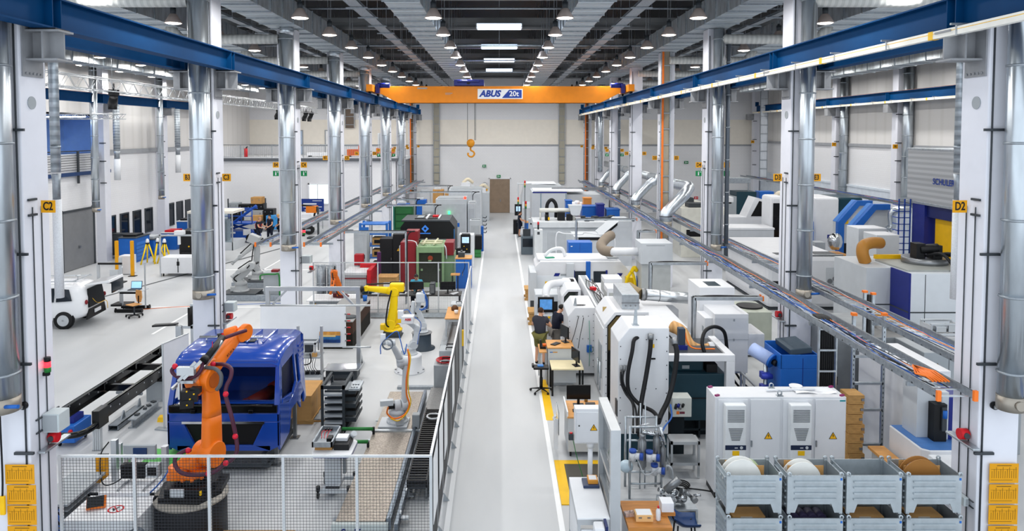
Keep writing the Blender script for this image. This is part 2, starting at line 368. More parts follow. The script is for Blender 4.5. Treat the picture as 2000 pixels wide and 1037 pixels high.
# ---------------------------------------------------------------- columns
CF,CD_,CW=11.1,.65,.63
def glyph_sign(parent,x0,zc,y,text,s=.22,green=False):
 sg=MB().b(x0,x0+s,y,y+.015,zc-s*.44,zc+s*.44).build('grid_sign',YELLOW,parent)
 MB().txt(text,s*.82,face_y(x0+s/2,y-.002,zc),bold=True,sx=.72).build('lettering',BLACK,sg)
 if green:
  z2=zc-.31
  g2=MB().b(x0,x0+s,y,y+.015,z2-s*.44,z2+s*.44).build('shower_sign',SGREEN,parent)
  MB().b(x0+s*.38,x0+s*.55,y-.004,y,z2-s*.3,z2+s*.1).l([(s*.09,0),(s*.09,.004)],(x0+s*.46,y-.004,z2+s*.22),10,ax='y').b(x0+s*.72,x0+s*.86,y-.004,y,z2+s*.18,z2+s*.32).build('pictogram',WHITE,g2)
COLUMNS={}
def column(side,k):
 y0=CF+7.5*k;sg=-1 if side=='C' else 1;n=k+2
 xin=sg*(7.27 if side=='C' else 7.42);xo=xin+sg*CW;a,b_=min(xin,xo),max(xin,xo)
 t=thing('hall_support',f'tall white concrete column carrying the yellow {side}{n} grid sign','column',((a+b_)/2,y0+CD_/2,0),group='white hall columns')
 hw=CW/2;o=((a+b_)/2,y0+CD_/2)
 s_=-sg                                           # direction of the aisle
 MB().b(-hw,hw,-CD_/2,CD_/2,0,10.85).build('shaft',mat('column_white','DDDFE8',.5,var=.02),t,bev=.02)
 # crane consoles on both sides
 for d_ in (s_,-s_):
  x=d_*hw;br=MB()
  br.cb((x+d_*.01,-.02,8.42),(.03,.5,.8)).cb((x+d_*.27,0,8.72),(.54,.4,.03)).cb((x+d_*.26,0,8.28),(.5,.4,.03)).cb((x+d_*.26,0,8.5),(.5,.03,.42))
  br.cb((x+d_*.28,0,8.5),(.03,.38,.42))
  for q in range(5):br.c((x+d_*.03,-.2+q*.09,8.07),(x+d_*.05,-.2+q*.09,8.07),.018,n=6)
  c=br.build('console',mat('console_grey','8E9094',.55,var=.12),t)
  MB().cb((x+d_*.28,0,8.745),(.42,.38,.03)).build('bearing_pad',BLACK,c)
 MB().l([(.1,0),(.1,.012)],(s_*hw if s_ > 0 else s_*hw-.012,-.05,7.62),20,ax='x').build('port_cover',MGREY2,t)
 # cables running down the faces
 m=MB()
 for yy in (-.12,.1):m.t([(s_*(hw+.012),yy,0),(s_*(hw+.012),yy,6.0)],.009,5)
 m.t([(s_*(hw-.06),-CD_/2-.012,0),(s_*(hw-.06),-CD_/2-.012,10.6)],.014,5)
 m.build('conduit',DGREY,t)
 m=MB()
 for z in (2.2,3.6,5.3,7.2):m.cb((s_*(hw-.08),-CD_/2-.03,z),(.3,.04,.04))
 for z in (6.12,5.88):m.cb((s_*(hw+.02),-.13,z),(.03,.2,.035))
 m.build('clamp_rail',DGREY,t)
 for (d_,L_) in ((s_,'C' if sg < 0 else 'D'),(-s_,'B' if sg < 0 else 'E')):
  if k==0 and d_==-s_:continue
  x0=(hw+.08) if d_ > 0 else (-hw-.08-.22)
  glyph_sign(t,x0,6.0-o[1]*0,-.02,f'{L_}{n}',green=(k in (2,5)))
 return t
for k in range(8):
 COLUMNS['C',k]=column('C',k);COLUMNS['D',k]=column('D',k)
# ventilation pipes standing off the columns
GALVP=mat('pipe_galvanised','C3CBD2',.28,.9,var=.12,scale=5,stretch=(1,1,.25))
def vent_pipe(x,y,r,z0,z1,label,seg=2.3,valve=True,dark=False):
 t=thing('ventilation_pipe',label,'pipe',(x,y,0),group='vertical pipes in front of the columns')
 MB().c((0,0,z0),(0,0,z1),r,n=20).build('pipe_run',mat('dark_pipe','5C646E',.4,.3) if dark else GALVP,t)
 m=MB();z=z0+.35
 while z < z1:m.l([(r,-.02),(r+.02,-.012),(r+.02,.012),(r,.02)],(0,0,z),20,cap=False);z+=seg/2
 m.build('flange_rings',GALVD,t)
 if valve:
  MB().c((0,0,z0-.22),(0,0,z0),r*1.03,n=20).c((0,-r,z0-.1),(0,-r-.05,z0-.1),.07,n=12).build('end_collar',mat('bare_steel_collar','A39C92',.4,.6),t)
  MB().c((r*.7,-r*.7,z0-.1),(r*.7+.22,-r*.7-.04,z0-.08),.03,n=8).build('blue_lever',BLUE,t)
 return t
for k in range(7):
 y0=CF+7.5*k
 vent_pipe(-7.49,y0-.3,.25 if k else .25,3.2,10.6,f'thick galvanised ventilation pipe in front of the C{k+2} column')
 m=MB().c((-7.49,y0-.3,10.6),(-7.44,y0-.28,10.86),.25,n=20)
 tag(m.build('pipe_elbow',GALVP),f'galvanised offset elbow joining the C{k+2} pipe to the roof duct','pipe elbow','pipe elbows under the left roof duct')
for k in (0,1,2,6):
 vent_pipe(7.73,CF+7.5*k-.25,.185,3.2 if k < 6 else 4.2,10.8,f'slim galvanised ventilation pipe in front of the D{k+2} column',valve=k < 6)
vent_pipe(8.1,CF+15-.2,.075,2.4,10.8,'thin dark grey pipe beside the galvanised pipe at the D4 column',dark=True,valve=False)
vent_pipe(7.95,CF+37.5-.2,.09,2.4,10.8,'dark grey pipe running down the D7 column',dark=True,valve=False)
def trough(x,y,w,label,c1='A39B8A',orange=True,z0=2.0,z1=11):
 t=thing('cable_ladder',label,'cable ladder',(x,y,0),group='vertical cable ladders')
 MB().b(-w/2,w/2,-.05,.02,z0,z1).build('cable_bed',mat('bundled_cables_'+c1,c1,.7,var=.18,stretch=(30,1,.4)),t)
 m=MB();z=z0+.3
 while z < z1:m.cb((0,-.09,z),(w+.1,.03,.04));z+=.72
 m.build('rungs',GALVD,t)
 MB().b(-w/2-.04,-w/2,-.1,.02,z0,z1).b(w/2,w/2+.04,-.1,.02,z0,z1).build('side_rails',GALVD,t)
 if orange:MB().b(-w/2-.0,-w/2+.09,-.12,-.06,z0,z1).build('orange_cables',CABLEO,t)
trough(7.6,CF+22.5-.1,.36,'vertical ladder of brown and orange cables on the D5 column')
trough(7.6,CF+52.5-.1,.3,'vertical ladder of dark brown cables at the farthest right column','6B4A36')
trough(-7.6,CF+52.5-.1,.3,'vertical ladder of brown and orange cables at the farthest left column','6B5A48')
trough(X_(853,260,WE),WE-.12,.5,'cable ladder on the end wall, left of the brown door','A8A496',False,2.6)
trough(X_(1097,260,WE),WE-.12,.5,'cable ladder on the end wall, right of the brown door','A8A496',False,2.6)
trough(21.9,60.5,.55,'open cable ladder at the far right corner of the hall','C6CCD4',False,3.2)
trough(-13.3,WE-.2,.75,'dark cable ladder over the gallery at far left','6F6258',False,7.6)
# air diffusers hanging behind the nearest columns
SPIRAL=band_mat('spiral_duct','99A2AA','B5BDC4','Z',6.5,.4,.6)
PERF=mat('perforated_white','D5D8DC',.5,var=.1,scale=60)
def diffuser(x,y,r,z1,z2,z3,label):
 t=thing('air_diffuser',label,'air duct',(x,y,0),group='hanging spiral air ducts')
 MB().c((0,0,z2),(0,0,z1),r,n=18).build('spiral_tube',SPIRAL,t)
 MB().l([(r,z2-.02),(r*.8,z2-.16),(r*.8,z2-.45)],(0,0,0),18).l([(r*1.08,z2+.4),(r*1.08,z2+.44)],(0,0,0),18).build('reducer',GALVD,t)
 MB().c((0,0,z3),(0,0,z2-.45),r*.95,n=18).build('perforated_end',PERF,t)
diffuser(-7.36,12.1,.075,10.4,6.5,4.4,'grey spiral air duct with perforated end behind the C2 column')
diffuser(7.57,12.0,.08,10.4,6.5,4.4,'grey spiral air duct with perforated end behind the D2 column')
# ---------------------------------------------------------------- side wall columns
def side_column(x,y,label,sign=None):
 t=thing('wall_support',label,'column',(x,y,0),group='columns along the side walls')
 d_=1 if x < 0 else -1
 MB().b(-.25,.25,0,.6,0,13).build('shaft',mat('column_white','DEE0E8'),t)
 MB().cb((d_*.5,.3,8.55),(.6,.5,.5)).build('console',mat('console_grey','8E9094'),t)
 m=MB()
 for z in (4.4,5.6,6.6,8.2):m.cb((d_*.2,-.04,z),(.34,.05,.05))
 m.build('clamp_rail',DGREY,t)
 if sign:
  s=MB().b(-.5,-.22,-.03,-.01,6.28,6.52).build('grid_sign',YELLOW,t)
  MB().txt(sign,.17,face_y(-.36,-.034,6.4),bold=True,sx=.8).build('lettering',BLACK,s)
 return t
side_column(-22.05,40.25,'white wall column on the left wall beside the blue balcony')
side_column(-22.05,47.4,'white wall column on the left wall between the small windows')
side_column(22.6,41.0,'white wall column with the yellow F6 sign on the right wall','F6')
side_column(22.6,48.5,'white wall column with the yellow F7 sign on the right wall','F7')
side_column(22.4,63.5,'white wall column with a yellow sign in the far right corner','F9')
for x,y,r,l in ((-21.35,38.8,.19,'galvanised wall pipe on the left wall next to the blue balcony'),(-21.35,46.3,.19,'galvanised wall pipe on the left wall above the small windows'),
    (23.1-.75+.6,40.75,.27,'galvanised wall pipe beside the F6 sign on the right wall'),(23.1-.15,48.25,.27,'galvanised wall pipe beside the F7 sign on the right wall')):
 if x > 0:x=22.55 + .62 - .3
 vent_pipe(x if x < 0 else 22.62+.0,y-.3,r,3.2,11.6,l,valve=x < 0)
for y,n_ in ((39.6,'nearer'),(47.1,'farther')):
 diffuser(-20.75,y,.17,8.7,6.2,4.6,f'{n_} spiral air duct with white perforated end on the left wall')
# ---------------------------------------------------------------- crane runways
def runway(xc,z0,z1,y0,y1,label,stations,conductor=None):
 t=thing('crane_runway',label,'crane rail',(xc,y0,z0),group='blue crane runway beams')
 h=z1-z0;w=.15
 I=[(-w,0),(w,0),(w,.025),(.015,.03),(.015,h-.03),(w,h-.025),(w,h),(-w,h),(-w,h-.025),(-.015,h-.03),(-.015,.03),(-w,.025)]
 MB().p(I,'y',0,y1-y0).build('beam',BLUEB,t)
 MB().b(-.035,.035,0,y1-y0,h,h+.035).build('crane_rail',mat('rusty_rail','8A5A30',.6,.4),t)
 for s in stations:MB().b(-w+.01,w-.01,s-y0-.12,s-y0-.1,.025,h-.025).b(-w+.01,w-.01,s-y0+.1,s-y0+.12,.025,h-.025).build('web_stiffener',BLUEB,t)
 MB().b(-.13,.13,y1-y0-.12,y1-y0,h,h+.35).build('end_stop',BLUEB,t)
 if conductor:
  d_=conductor
  MB().b(d_*.2-.05,d_*.2+.05,0,y1-y0+.3,-.12,0).mi(1).b(d_*.2-.052,d_*.2+.052,0,y1-y0+.3,-.045,-.035).build('conductor_rail',[mat('conductor_white','EFEDE6',.4),YELLOWP],t)
  y=1.2
  while y < y1-y0:
   MB().b(d_*.2-.056,d_*.2+.056,y,y+.12,-.125,.005).build('joint_cover',YELLOWP,t);y+=4.0
  y=2.6;m=MB()
  while y < y1-y0:m.b(d_*.2-.055,d_*.2+.055,y-.02,y+.02,-.125,.02).b(min(0,d_*.34),max(0,d_*.34),y-.02,y+.02,.02,.05);y+=2.0
  m.build('hanger_clips',GALVD,t)
 return t
ST=[CF+.32+7.5*k for k in range(8)]
runway(-7.0,8.76,9.25,6.5,63.0,'blue crane runway beam on the aisle side of the left columns',ST)
runway(-8.2,8.76,9.25,6.5,63.0,'blue crane runway beam on the far side of the left columns',ST)
runway(7.15,8.76,9.25,6.5,63.0,'blue crane runway beam on the aisle side of the right columns, with white conductor rail',ST,-1)
runway(8.32,8.76,9.25,6.5,63.0,'blue crane runway beam on the far side of the right columns',ST)
runway(-21.4,8.76,9.25,20,55.5,'blue crane runway beam along the left outer wall',[39.2,46.7])
runway(22.0,8.95,9.45,20,62.5,'blue crane runway beam along the right outer wall, with white conductor rail',[41.3,48.8,56.3],-1)
# ---------------------------------------------------------------- overhead crane
cr=thing('overhead_crane','orange overhead travelling crane spanning the central hall','crane',(0,41,0))
gz0,gz1=8.82,9.75
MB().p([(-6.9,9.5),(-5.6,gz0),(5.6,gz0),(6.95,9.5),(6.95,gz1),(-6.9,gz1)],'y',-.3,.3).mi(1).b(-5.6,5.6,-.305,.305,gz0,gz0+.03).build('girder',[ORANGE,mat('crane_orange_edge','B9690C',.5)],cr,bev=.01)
for x in (-7.0,7.12):
 e=MB().b(x-.16,x+.16,-1.6,1.6,9.4,9.78).build('end_carriage',ORANGE,cr,bev=.01)
 MB().c((x-.06,-1.35,9.42),(x+.06,-1.35,9.42),.16).c((x-.06,1.35,9.42),(x+.06,1.35,9.42),.16).build('wheel',BLACK,e)
 d_=1 if x < 0 else -1
 MB().b(x+d_*.3-.1,x+d_*.3+.1,-.75,-.4,9.35,9.85).c((x+d_*.3,-.55,9.78),(x+d_*.95,-.55,9.78),.14).build('travel_motor',NAVY,cr)
tr=MB().b(-2.5,-.85,-.5,.5,9.78,10.1).b(-2.3,-1.1,-.7,.7,9.95,10.05).mi(1).c((-1.7,-.52,9.93),(-1.7,-.49,9.93),.1).build('trolley',[NAVY,BLACK],cr,bev=.02)
sp=MB().b(-1.2,1.3,-.33,-.3,9.05,9.6).build('sign_plate',mat('crane_sign_white','F2F4F6',.4),cr)
MB().p([(.15,9.1),(.55,9.55),(1.25,9.55),(1.25,9.1)],'y',-.335,-.33).build('blue_field',mat('crane_sign_blue','1B3F9E',.4),sp)
MB().txt('ABUS',.48,face_y(-.52,-.338,9.325),bold=2.2,sx=.98,shear=.25).build('lettering',mat('crane_sign_blue','1B3F9E'),sp)
MB().txt('20t',.4,face_y(.82,-.339,9.325),bold=.8).build('lettering',mat('crane_sign_white','F2F4F6'),sp)
MB().b(-4.55,-4.0,-.303,-.3,9.6,9.68).b(-3.0,-2.6,-.303,-.3,9.35,9.38).b(-3.0,-2.7,-.303,-.3,9.28,9.3).build('type_plate',MGREY2,cr)
m=MB()
for x in (-1.78,-1.38,-1.32):m.c((x,0,6.75),(x,0,9.8),.014,n=5)
m.build('hoist_rope',DGREY,cr)
hb=MB().l([(.1,-.22),(.2,-.1),(.2,.12),(.1,.2)],(-1.6,-.1,6.58),14,ax='z').c((-1.6,-.16,6.6),(-1.6,.16,6.6),.22,n=18).build('hook_block',mat('hook_ochre','C88414',.4),cr)
hk=[(-1.6,0,6.36),(-1.6,0,6.2),(-1.44,0,6.1),(-1.4,0,5.97),(-1.5,0,5.84),(-1.66,0,5.84),(-1.76,0,5.96),(-1.72,0,6.04)]
MB().t(bez(*hk,n=5),.05,8).build('hook',mat('hook_ochre','C88414'),cr)
# ---------------------------------------------------------------- ducts, trays, sprinkler pipes under the roof
DUCT=mat('duct_sheet','C2C9CE',.36,.6,var=.25,scale=1.5,stretch=(.2,3,1));DUCTS=mat('duct_side_sheet','7F888E',.38,.8,var=.15)
def duct(x0,x1,z0,z1,y0,y1,label):
 t=thing('roof_duct',label,'duct',((x0+x1)/2,y0,z0),group='rectangular roof ducts');hw=(x1-x0)/2;h=z1-z0
 m=MB().b(-hw,hw,0,y1-y0,0,h);y=.4
 while y < y1-y0:
  m.mi(1).b(-hw-.035,hw+.035,y-.02,y+.02,-.035,h+.03).mi(0)
  for q in (.32,.62,.92):m.cb((0,y+q,-.006),(2*hw-.06,.05,.014))
  y+=1.25
 m.build('sheet_casing',[DUCT,GALVD],t)
 m=MB();y=3
 while y < y1-y0:m.c((-hw-.05,y,0),(-hw-.05,y,13.55-z0),.008,n=4).c((hw+.05,y,0),(hw+.05,y,13.55-z0),.008,n=4);y+=3.75
 m.build('hanger_rods',GALVD,t)
for s,nm in ((-1,'left'),(1,'right')):
 o=lambda a,b_:(min(s*a,s*b_),max(s*a,s*b_))
 duct(*o(2.3,3.35),10.95,11.65,12,64,f'{nm} of the two sheet metal ducts over the central aisle lamps')
 duct(*o(6.97,8.1),10.86,11.66,12,64,f'sheet metal duct running above the {nm} columns')
 duct(*o(11.2,12.4),10.86,11.66,16,56,f'sheet metal duct over the {nm} side hall')
 duct(*o(18.4,19.4),10.3,10.85,20,56,f'outermost duct near the {nm} side wall')
 for nm2,x,wd in (('wide',4.35,.42),('narrow',9.1,.3)):
  t=thing('cable_tray',f'{nm2} galvanised cable tray hung below the {nm} half of the roof','cable tray',(s*x,12,11.0),group='cable trays under the roof')
  MB().b(-wd/2,wd/2,0,52,0,.012).b(-wd/2,-wd/2+.012,0,52,0,.07).b(wd/2-.012,wd/2,0,52,0,.07).build('tray',GALVD,t)
  m=MB()
  for i in range(27):m.cb((0,1+i*1.9,-.03),(wd+.25,.06,.04)).c((wd/2+.1,1+i*1.9,0),(wd/2+.1,1+i*1.9,2.55),.008,n=4)
  m.build('support_bars',GALVD,t)
for k in range(7):
 for s,nm in ((-1,'C'),(1,'D')):
  if k==0:continue
  y=CF+7.5*k-.25
  m=MB().c((s*7.75,y,10.45),(s*11.2,y,10.45),.17,n=16).c((s*11.2,y,10.45),(s*11.6,y,10.9),.17,n=16)
  tag(m.build('connecting_duct',band_mat('spiral_pale','C9CBC8','DADBD8','X',6,.5)),f'round pale duct branching sideways near the top of the {nm}{k+2} column','duct','round branch ducts')
for i,(y,z) in enumerate(((34.0,11.2),(27.2,11.75),(42,11.3),(50,11.3))):
 m=MB().c((-20,y,z),(20,y,z),.04,n=8)
 for q in range(9):m.c((-18+q*4.5,y,z),(-18+q*4.5,y,13.5),.01,n=4)
 tag(m.build('sprinkler_pipe',GALVD),f'{ORD[[1,0,2,3][i]]} of the thin pipes crossing under the whole roof, counted from the camera','pipe','pipes crossing under the roof')
for i,y in enumerate((33.0,40.6,48.1,55.6)):
 t=thing('roof_light',f'{ORD[i]} long white light panel over the aisle, counted from the camera','roof light',(0,y,11.85),group='light panels over the aisle')
 MB().b(-1.03,1.03,-.45,.45,.0,.16).build('casing',MGREY,t)
 MB().b(-.98,.98,-.4,.4,-.02,.0).b(-.98,.98,-.465,-.45,.02,.14).build('diffuser',mat('panel_light','CFE4FF',.4,emit=2.0,var=.02),t)
 L_=bpy.data.lights.new('panel_glow','AREA');L_.shape='RECTANGLE';L_.size=1.9;L_.size_y=.8;L_.energy=SKY_W*2;L_.color=(.8,.9,1)
 lo=bpy.data.objects.new('panel_glow',L_);COL.objects.link(lo);lo.parent=t;lo.location=(0,0,-.03)
# high bay lamps
LAMPL=bpy.data.lights.new('lamp_glow','AREA');LAMPL.shape='DISK';LAMPL.size=.36;LAMPL.energy=LAMP_W;LAMPL.color=(1,.99,.97)
def make_lamp():
 t=thing('high_bay_lamp','lamp','lamp',(0,0,0),group='high bay lamps')
 m=MB().l([(.07,.3),(.12,.26),(.2,.12),(.26,.02),(.26,0),(.245,0),(.19,.12),(.1,.24)],(0,0,0),20,cap=False)
 m.build('reflector',mat('lamp_reflector','D9C8C0',.3,.3,var=.1),t)
 MB().l([(.24,.012),(.2,-.01),(.08,-.03)],(0,0,0),20).build('diffuser',mat('lamp_diffuser','FFF3E2',.4,emit=9,var=.01),t)
 MB().c((0,0,.28),(0,0,.48),.085,n=12).c((0,0,.48),(0,0,.54),.05,n=10).build('ballast',DGREY,t)
 MB().c((-.05,0,.5),(-.05,0,3.06),.007,n=4).c((.05,0,.5),(.05,0,3.06),.007,n=4).build('suspension',GALVD,t)
 lo=bpy.data.objects.new('lamp_glow',LAMPL);COL.objects.link(lo);lo.parent=t;lo.location=(0,0,-.05)
 return t
LP=None
ROWS=[(-1.95,1,12,'row along the C side aisle duct'),(1.95,1,12,'row along the D side aisle duct'),(-5.9,1,12,'row beside the duct above the left columns'),(5.9,1,12,'row beside the duct above the right columns'),
  (-10.1,1,12,'first row of the left side hall'),(10.1,1,10,'first row of the right side hall'),(-18.0,2,12,'second row of the left side hall'),(17.2,2,11,'second row of the right side hall'),(-14.0,1,12,'added row between the truss and the C columns'),(-21.0,4,9,'row nearest the left wall'),(20.6,3,11,'row nearest the right wall')]  # the row beside the truss is added to brighten the hall beyond C
for X,k0,k1,nm in ROWS:
 for i,k in enumerate(range(k0,k1)):
  y=21.8+3.76*(k-1)+(1.0 if abs(X)==10.1 else 0)
  lb=f'{ORD[i]} high bay lamp from the camera, {nm}'
  if LP is None:LP=make_lamp();LP.location=(X,y,10.55);tag(LP,lb)
  else:copy_tree(LP,(X,y,10.55),label=lb)
# unseen lamps of the same type, added to brighten the near floor
for X in (-14.0,-10.1,-5.9,-1.95,1.95,5.9,10.1,14.0):
 for i,y in enumerate((14.3,18.05)):copy_tree(LP,(X,y,10.55),label=f'high bay lamp just before the camera, {["C side outermost","C side outer","C side middle","C side inner","D side inner","D side middle","D side outer","D side outermost"][[-14.0,-10.1,-5.9,-1.95,1.95,5.9,10.1,14.0].index(X)]} row, {["nearer","farther"][i]}')
# ---------------------------------------------------------------- stage trusses with spotlights in the left hall
def truss(p0,p1,h,label,lit=False):
 p0,p1=Vector(p0),Vector(p1);L_=(p1-p0).length;ang=math.atan2((p1-p0).y,(p1-p0).x)
 t=thing('lighting_truss',label,'truss',p0,ang,'aluminium trusses of the left hall')
 m=MB();q=h/2
 for y in (-q,q):
  for z in (-q,q):m.c((0,y,z),(L_,y,z),.024,n=6)
 m.build('chords',ALU,t)
 m=MB();n=int(L_/h);s=L_/n
 for i in range(n):
  for y in (-q,q):m.c((i*s,y,-q if i % 2 else q),((i+1)*s,y,q if i % 2 else -q),.011,n=4)
  m.c((i*s,-q,-q),((i+1)*s,q,-q),.011,n=4)
 m.build('lacing',ALU,t)
 m=MB()
 for q in (.15,.85):m.c((L_*q,0,h/2),(L_*q,0,13.55-p0.z),.012,n=5)
 m.build('hanger_rods',GALV,t)
 if lit:MB().b(0,L_*.5,-.03,.03,-.04,.02).build('light_tube',mat('truss_light','E6F0FF',.4,emit=4),t)
 return t
truss((-14,20,8.85),(-14,55.5,8.85),.42,'long aluminium lattice truss hanging along the left hall')
truss((-20.6,33.2,7.9),(-17,33.2,7.9),.22,'short aluminium truss with a lit tube in front of the blue balcony',True)
def spot(x,y,z,rz,label):
 t=thing('stage_spotlight',label,'spotlight',(x,y,z),rz,'black spotlights on the lattice truss')
 MB().c((0,0,-.2),(0,.45,-.5),.14,.17,n=12).build('lamp_housing',BLACK,t)
 MB().cb((0,0,-.08),(.36,.05,.22)).c((0,0,.02),(0,0,.25),.03).build('yoke',BLACK,t)
 MB().b(-.15,.15,.42,.46,-.68,-.4).build('barn_door',BLACK,t)
for i,(px,y) in enumerate(((225,26.8),(540,46.5),(598,50.5),(634,53),(690,54.5))):
 spot(-14,y if i else 26.6,8.7,.6,['black spotlight clamped to the truss in front of the blue balcony','black spotlight on the truss left of the C4 pipe','black spotlight on the truss just right of the C4 column','black spotlight on the truss left of the C5 pipe','black spotlight on the truss right of the C5 column'][i])
# ---------------------------------------------------------------- the big cable ladders along the column rows
def ladder_tray(x0,x1,z,y0,y1,label,end_caps=True):
 t=thing('cable_ladder',label,'cable ladder',((x0+x1)/2,y0,z),group='cable ladders along the column rows');hw=(x1-x0)/2;L_=y1-y0
 for x in (-hw,hw-.015):MB().b(x,x+.015,0,L_,0,.12).b(x-.01,x+.03,0,L_,.11,.12).build('side_rail',GALVD,t)
 m=MB()
 for i in range(int(L_/.3)):m.b(-hw,hw,i*.3+.1,i*.3+.14,.01,.03)
 m.build('rungs',GALV,t)
 if end_caps:
  for x in (-hw,hw):MB().b(x-.03,x+.03,-.02,.03,-.02,.14).build('end_cap',CABLEO,t)
 i=0;y=.8
 while y < L_:
  MB().b(-hw-.03,hw+.25,y,y+.05,-.07,0).build('support_arm',GALVD,t);y+=3.75;i+=1
 return t
T1=ladder_tray(6.68,7.24,3.1,11.1,62,'long galvanised cable ladder full of cables on the aisle side of the right columns')
T2=ladder_tray(8.05,8.62,3.1,11.1,60,'long galvanised cable ladder on the outer side of the right columns')
T3=ladder_tray(-7.0,-6.4,3.1,26.2,62,'long galvanised cable ladder on the aisle side of the left columns')
T4=ladder_tray(-8.75,-8.2,3.1,26.2,60,'long galvanised cable ladder on the outer side of the left columns')
def cables(parent,n,hw,L_,seed,y0=.3):
 rnd=random.Random(seed)
 for mt,nm,k in ((CABLEB,'blue_cables',n),(CABLE,'black_cables',n),(CABLEO,'orange_cables',1),(MGREY,'grey_cables',n//2)):
  m=MB()
  for i in range(k):
   x=rnd.uniform(-hw*.8,hw*.8);pts=[];y=y0+rnd.uniform(0,.6)
   while y < L_:pts.append((x,y,.05+rnd.uniform(0,.05)));x=max(-hw*.85,min(hw*.85,x+rnd.uniform(-.1,.1)));y+=rnd.uniform(.5,1.1)
   m.t(pts,.009,4)
  tag(m.build(nm,mt,parent),kind='stuff')
cables(T1,5,.2,50,1);cables(T2,2,.26,48,2);cables(T3,1,.26,35,3);cables(T4,1,.24,33,4);settle([T1,T2,T3,T4]+[o for o in bpy.data.objects if o.parent is None and o.name in ('door_2','trim_7','trim_8','trim_12')+tuple('window_%d' % q for q in range(1,8))])
DONE=set(bpy.data.objects)
m=MB()
for i in range(6):
 a=.05*i;m.t([(.1-a*.3,.5,.12),(-.18+a,.8+a*.3,.14),(.0,1.2-a*.3,.15),(.2-a,.9,.14),(.15-a,.45,.13)],.016,5)
m.build('orange_cable_loop',CABLEO,T1)
# ================================================================ GENERIC BUILDERS
def limb(m,p0,p1,n,w0,t0,w1,t1,k=6,bulge=0.,N=14,pw=.6):
 """rounded beam from p0 to p1; w = half width along n, t = half thickness in the arm plane"""
 p0,p1,n=Vector(p0),Vector(p1),Vector(n).normalized();d=(p1-p0).normalized();u=d.cross(n).normalized();rs=[]
 for i in range(k+1):
  f=i/k;w=w0+(w1-w0)*f;t=t0+(t1-t0)*f;c=p0+(p1-p0)*f+u*bulge*math.sin(PI*f)
  ring=[]
  for j in range(N):
   a=2*PI*j/N;ca,sa=math.cos(a),math.sin(a)
   ring.append(c+n*w*math.copysign(abs(ca)**pw,ca)+u*t*math.copysign(abs(sa)**pw,sa))
  rs.append(ring)
 return m.rings(rs)
def disc(m,c,n,r,h,N=20,bev=.015):
 c,n=Vector(c),Vector(n).normalized();u,v,d=frame_of(n);rs=[]
 for rr,hh in ((r-bev,-h),(r,-h+bev),(r,h-bev),(r-bev,h)):
  rs.append([c+d*hh+(u*math.cos(2*PI*i/N)+v*math.sin(2*PI*i/N))*rr for i in range(N)])
 return m.rings(rs)
def robot(name,label,P,body,s,base_mat=None,n=None,hose=None,motors=BLACK,hose_mat=None,group='articulated robots'):
 """P: base, shoulder, elbow, wrist, tool points in the hall; s: size factor"""
 B,S,E,W_,T=[Vector(p) for p in P]
 t=thing(name,label,'robot',B);q=[p-B for p in (B,S,E,W_,T)]
 B,S,E,W_,T=q
 d=(E-S);ax=(W_-E).cross(d)
 if n is None:
  n=ax if ax.length > .02 else Vector((1,0,0));n=Vector((n.x,n.y,0)).normalized() if Vector((n.x,n.y,0)).length > .01 else Vector((1,0,0))
 else:n=Vector(n).normalized()
 h=S.z
 f=Vector((-n.y,n.x,0))
 m=MB();m.l([(.36*s,0),(.36*s,.05*s),(.3*s,.08*s),(.27*s,max(.1*s,h*.45)),(.29*s,max(.12*s,h*.5))],(0,0,0),22)
 m.cb(-f*.3*s+Vector((0,0,.12*s)),(.3*s,.26*s,.2*s),math.atan2(f.y,f.x))
 for a in range(6):m.c((.33*s*math.cos(a),.33*s*math.sin(a),.04*s),(.33*s*math.cos(a),.33*s*math.sin(a),.085*s),.025*s,n=6)
 m.build('base',base_mat or body,t,bev=.008)
 m=MB();m.l([(.28*s,h*.5),(.27*s,h*.68),(.2*s,h*.8)],(0,0,0),20)
 limb(m,Vector((0,0,h*.6)),S,n,.2*s,.2*s,.17*s,.19*s);disc(m,S-n*.12*s,n,.2*s,.1*s)
 m.build('carousel',body,t)
 m=MB();off=n*.1*s;limb(m,S+off,E+off,n,.085*s,.17*s,.08*s,.13*s,8,.04*s);disc(m,S+off,n,.2*s,.1*s);disc(m,E+off,n,.17*s,.1*s)
 m.build('lower_arm',body,t)
 fd=(W_-E).normalized()
 m=MB();disc(m,E-n*.08*s,n,.18*s,.11*s);limb(m,E-n*.05*s-fd*.18*s,E-n*.03*s+fd*.25*s,n,.17*s,.17*s,.13*s,.14*s,4)
 limb(m,E-n*.03*s+fd*.2*s,W_,n,.12*s,.13*s,.085*s,.09*s,6);disc(m,W_,n,.1*s,.12*s)
 m.build('forearm',body,t)
 m=MB();limb(m,W_,W_+(T-W_)*.75,n,.08*s,.08*s,.06*s,.06*s,3);disc(m,W_+(T-W_)*.85,T-W_,.075*s,.05*s)
 m.build('wrist',body,t)
 m=MB();b0=E-n*.06*s-fd*.18*s
 for k_ in (-.08,.0,.08):m.c(b0+n*k_*s,b0+n*k_*s-fd*.2*s,.04*s,n=10)
 m.c(S-n*.2*s,S-n*.42*s,.085*s,n=12)
 m.build('motors',motors,t)
 if hose is not None or hose_mat:
  m=MB();m.t(bez(Vector((.2*s,.1*s,h*.45)),S+n*.26*s-f*.1*s,(S+E)*.5+n*.26*s-f*.16*s,E+n*.24*s-f*.1*s,E-n*.2*s+fd*.1*s+Vector((0,0,.22*s)),W_-n*.02*s+Vector((0,0,.14*s))),.028*s,7)
  m.build('hose_package',hose_mat or BLACK,t)
 return t
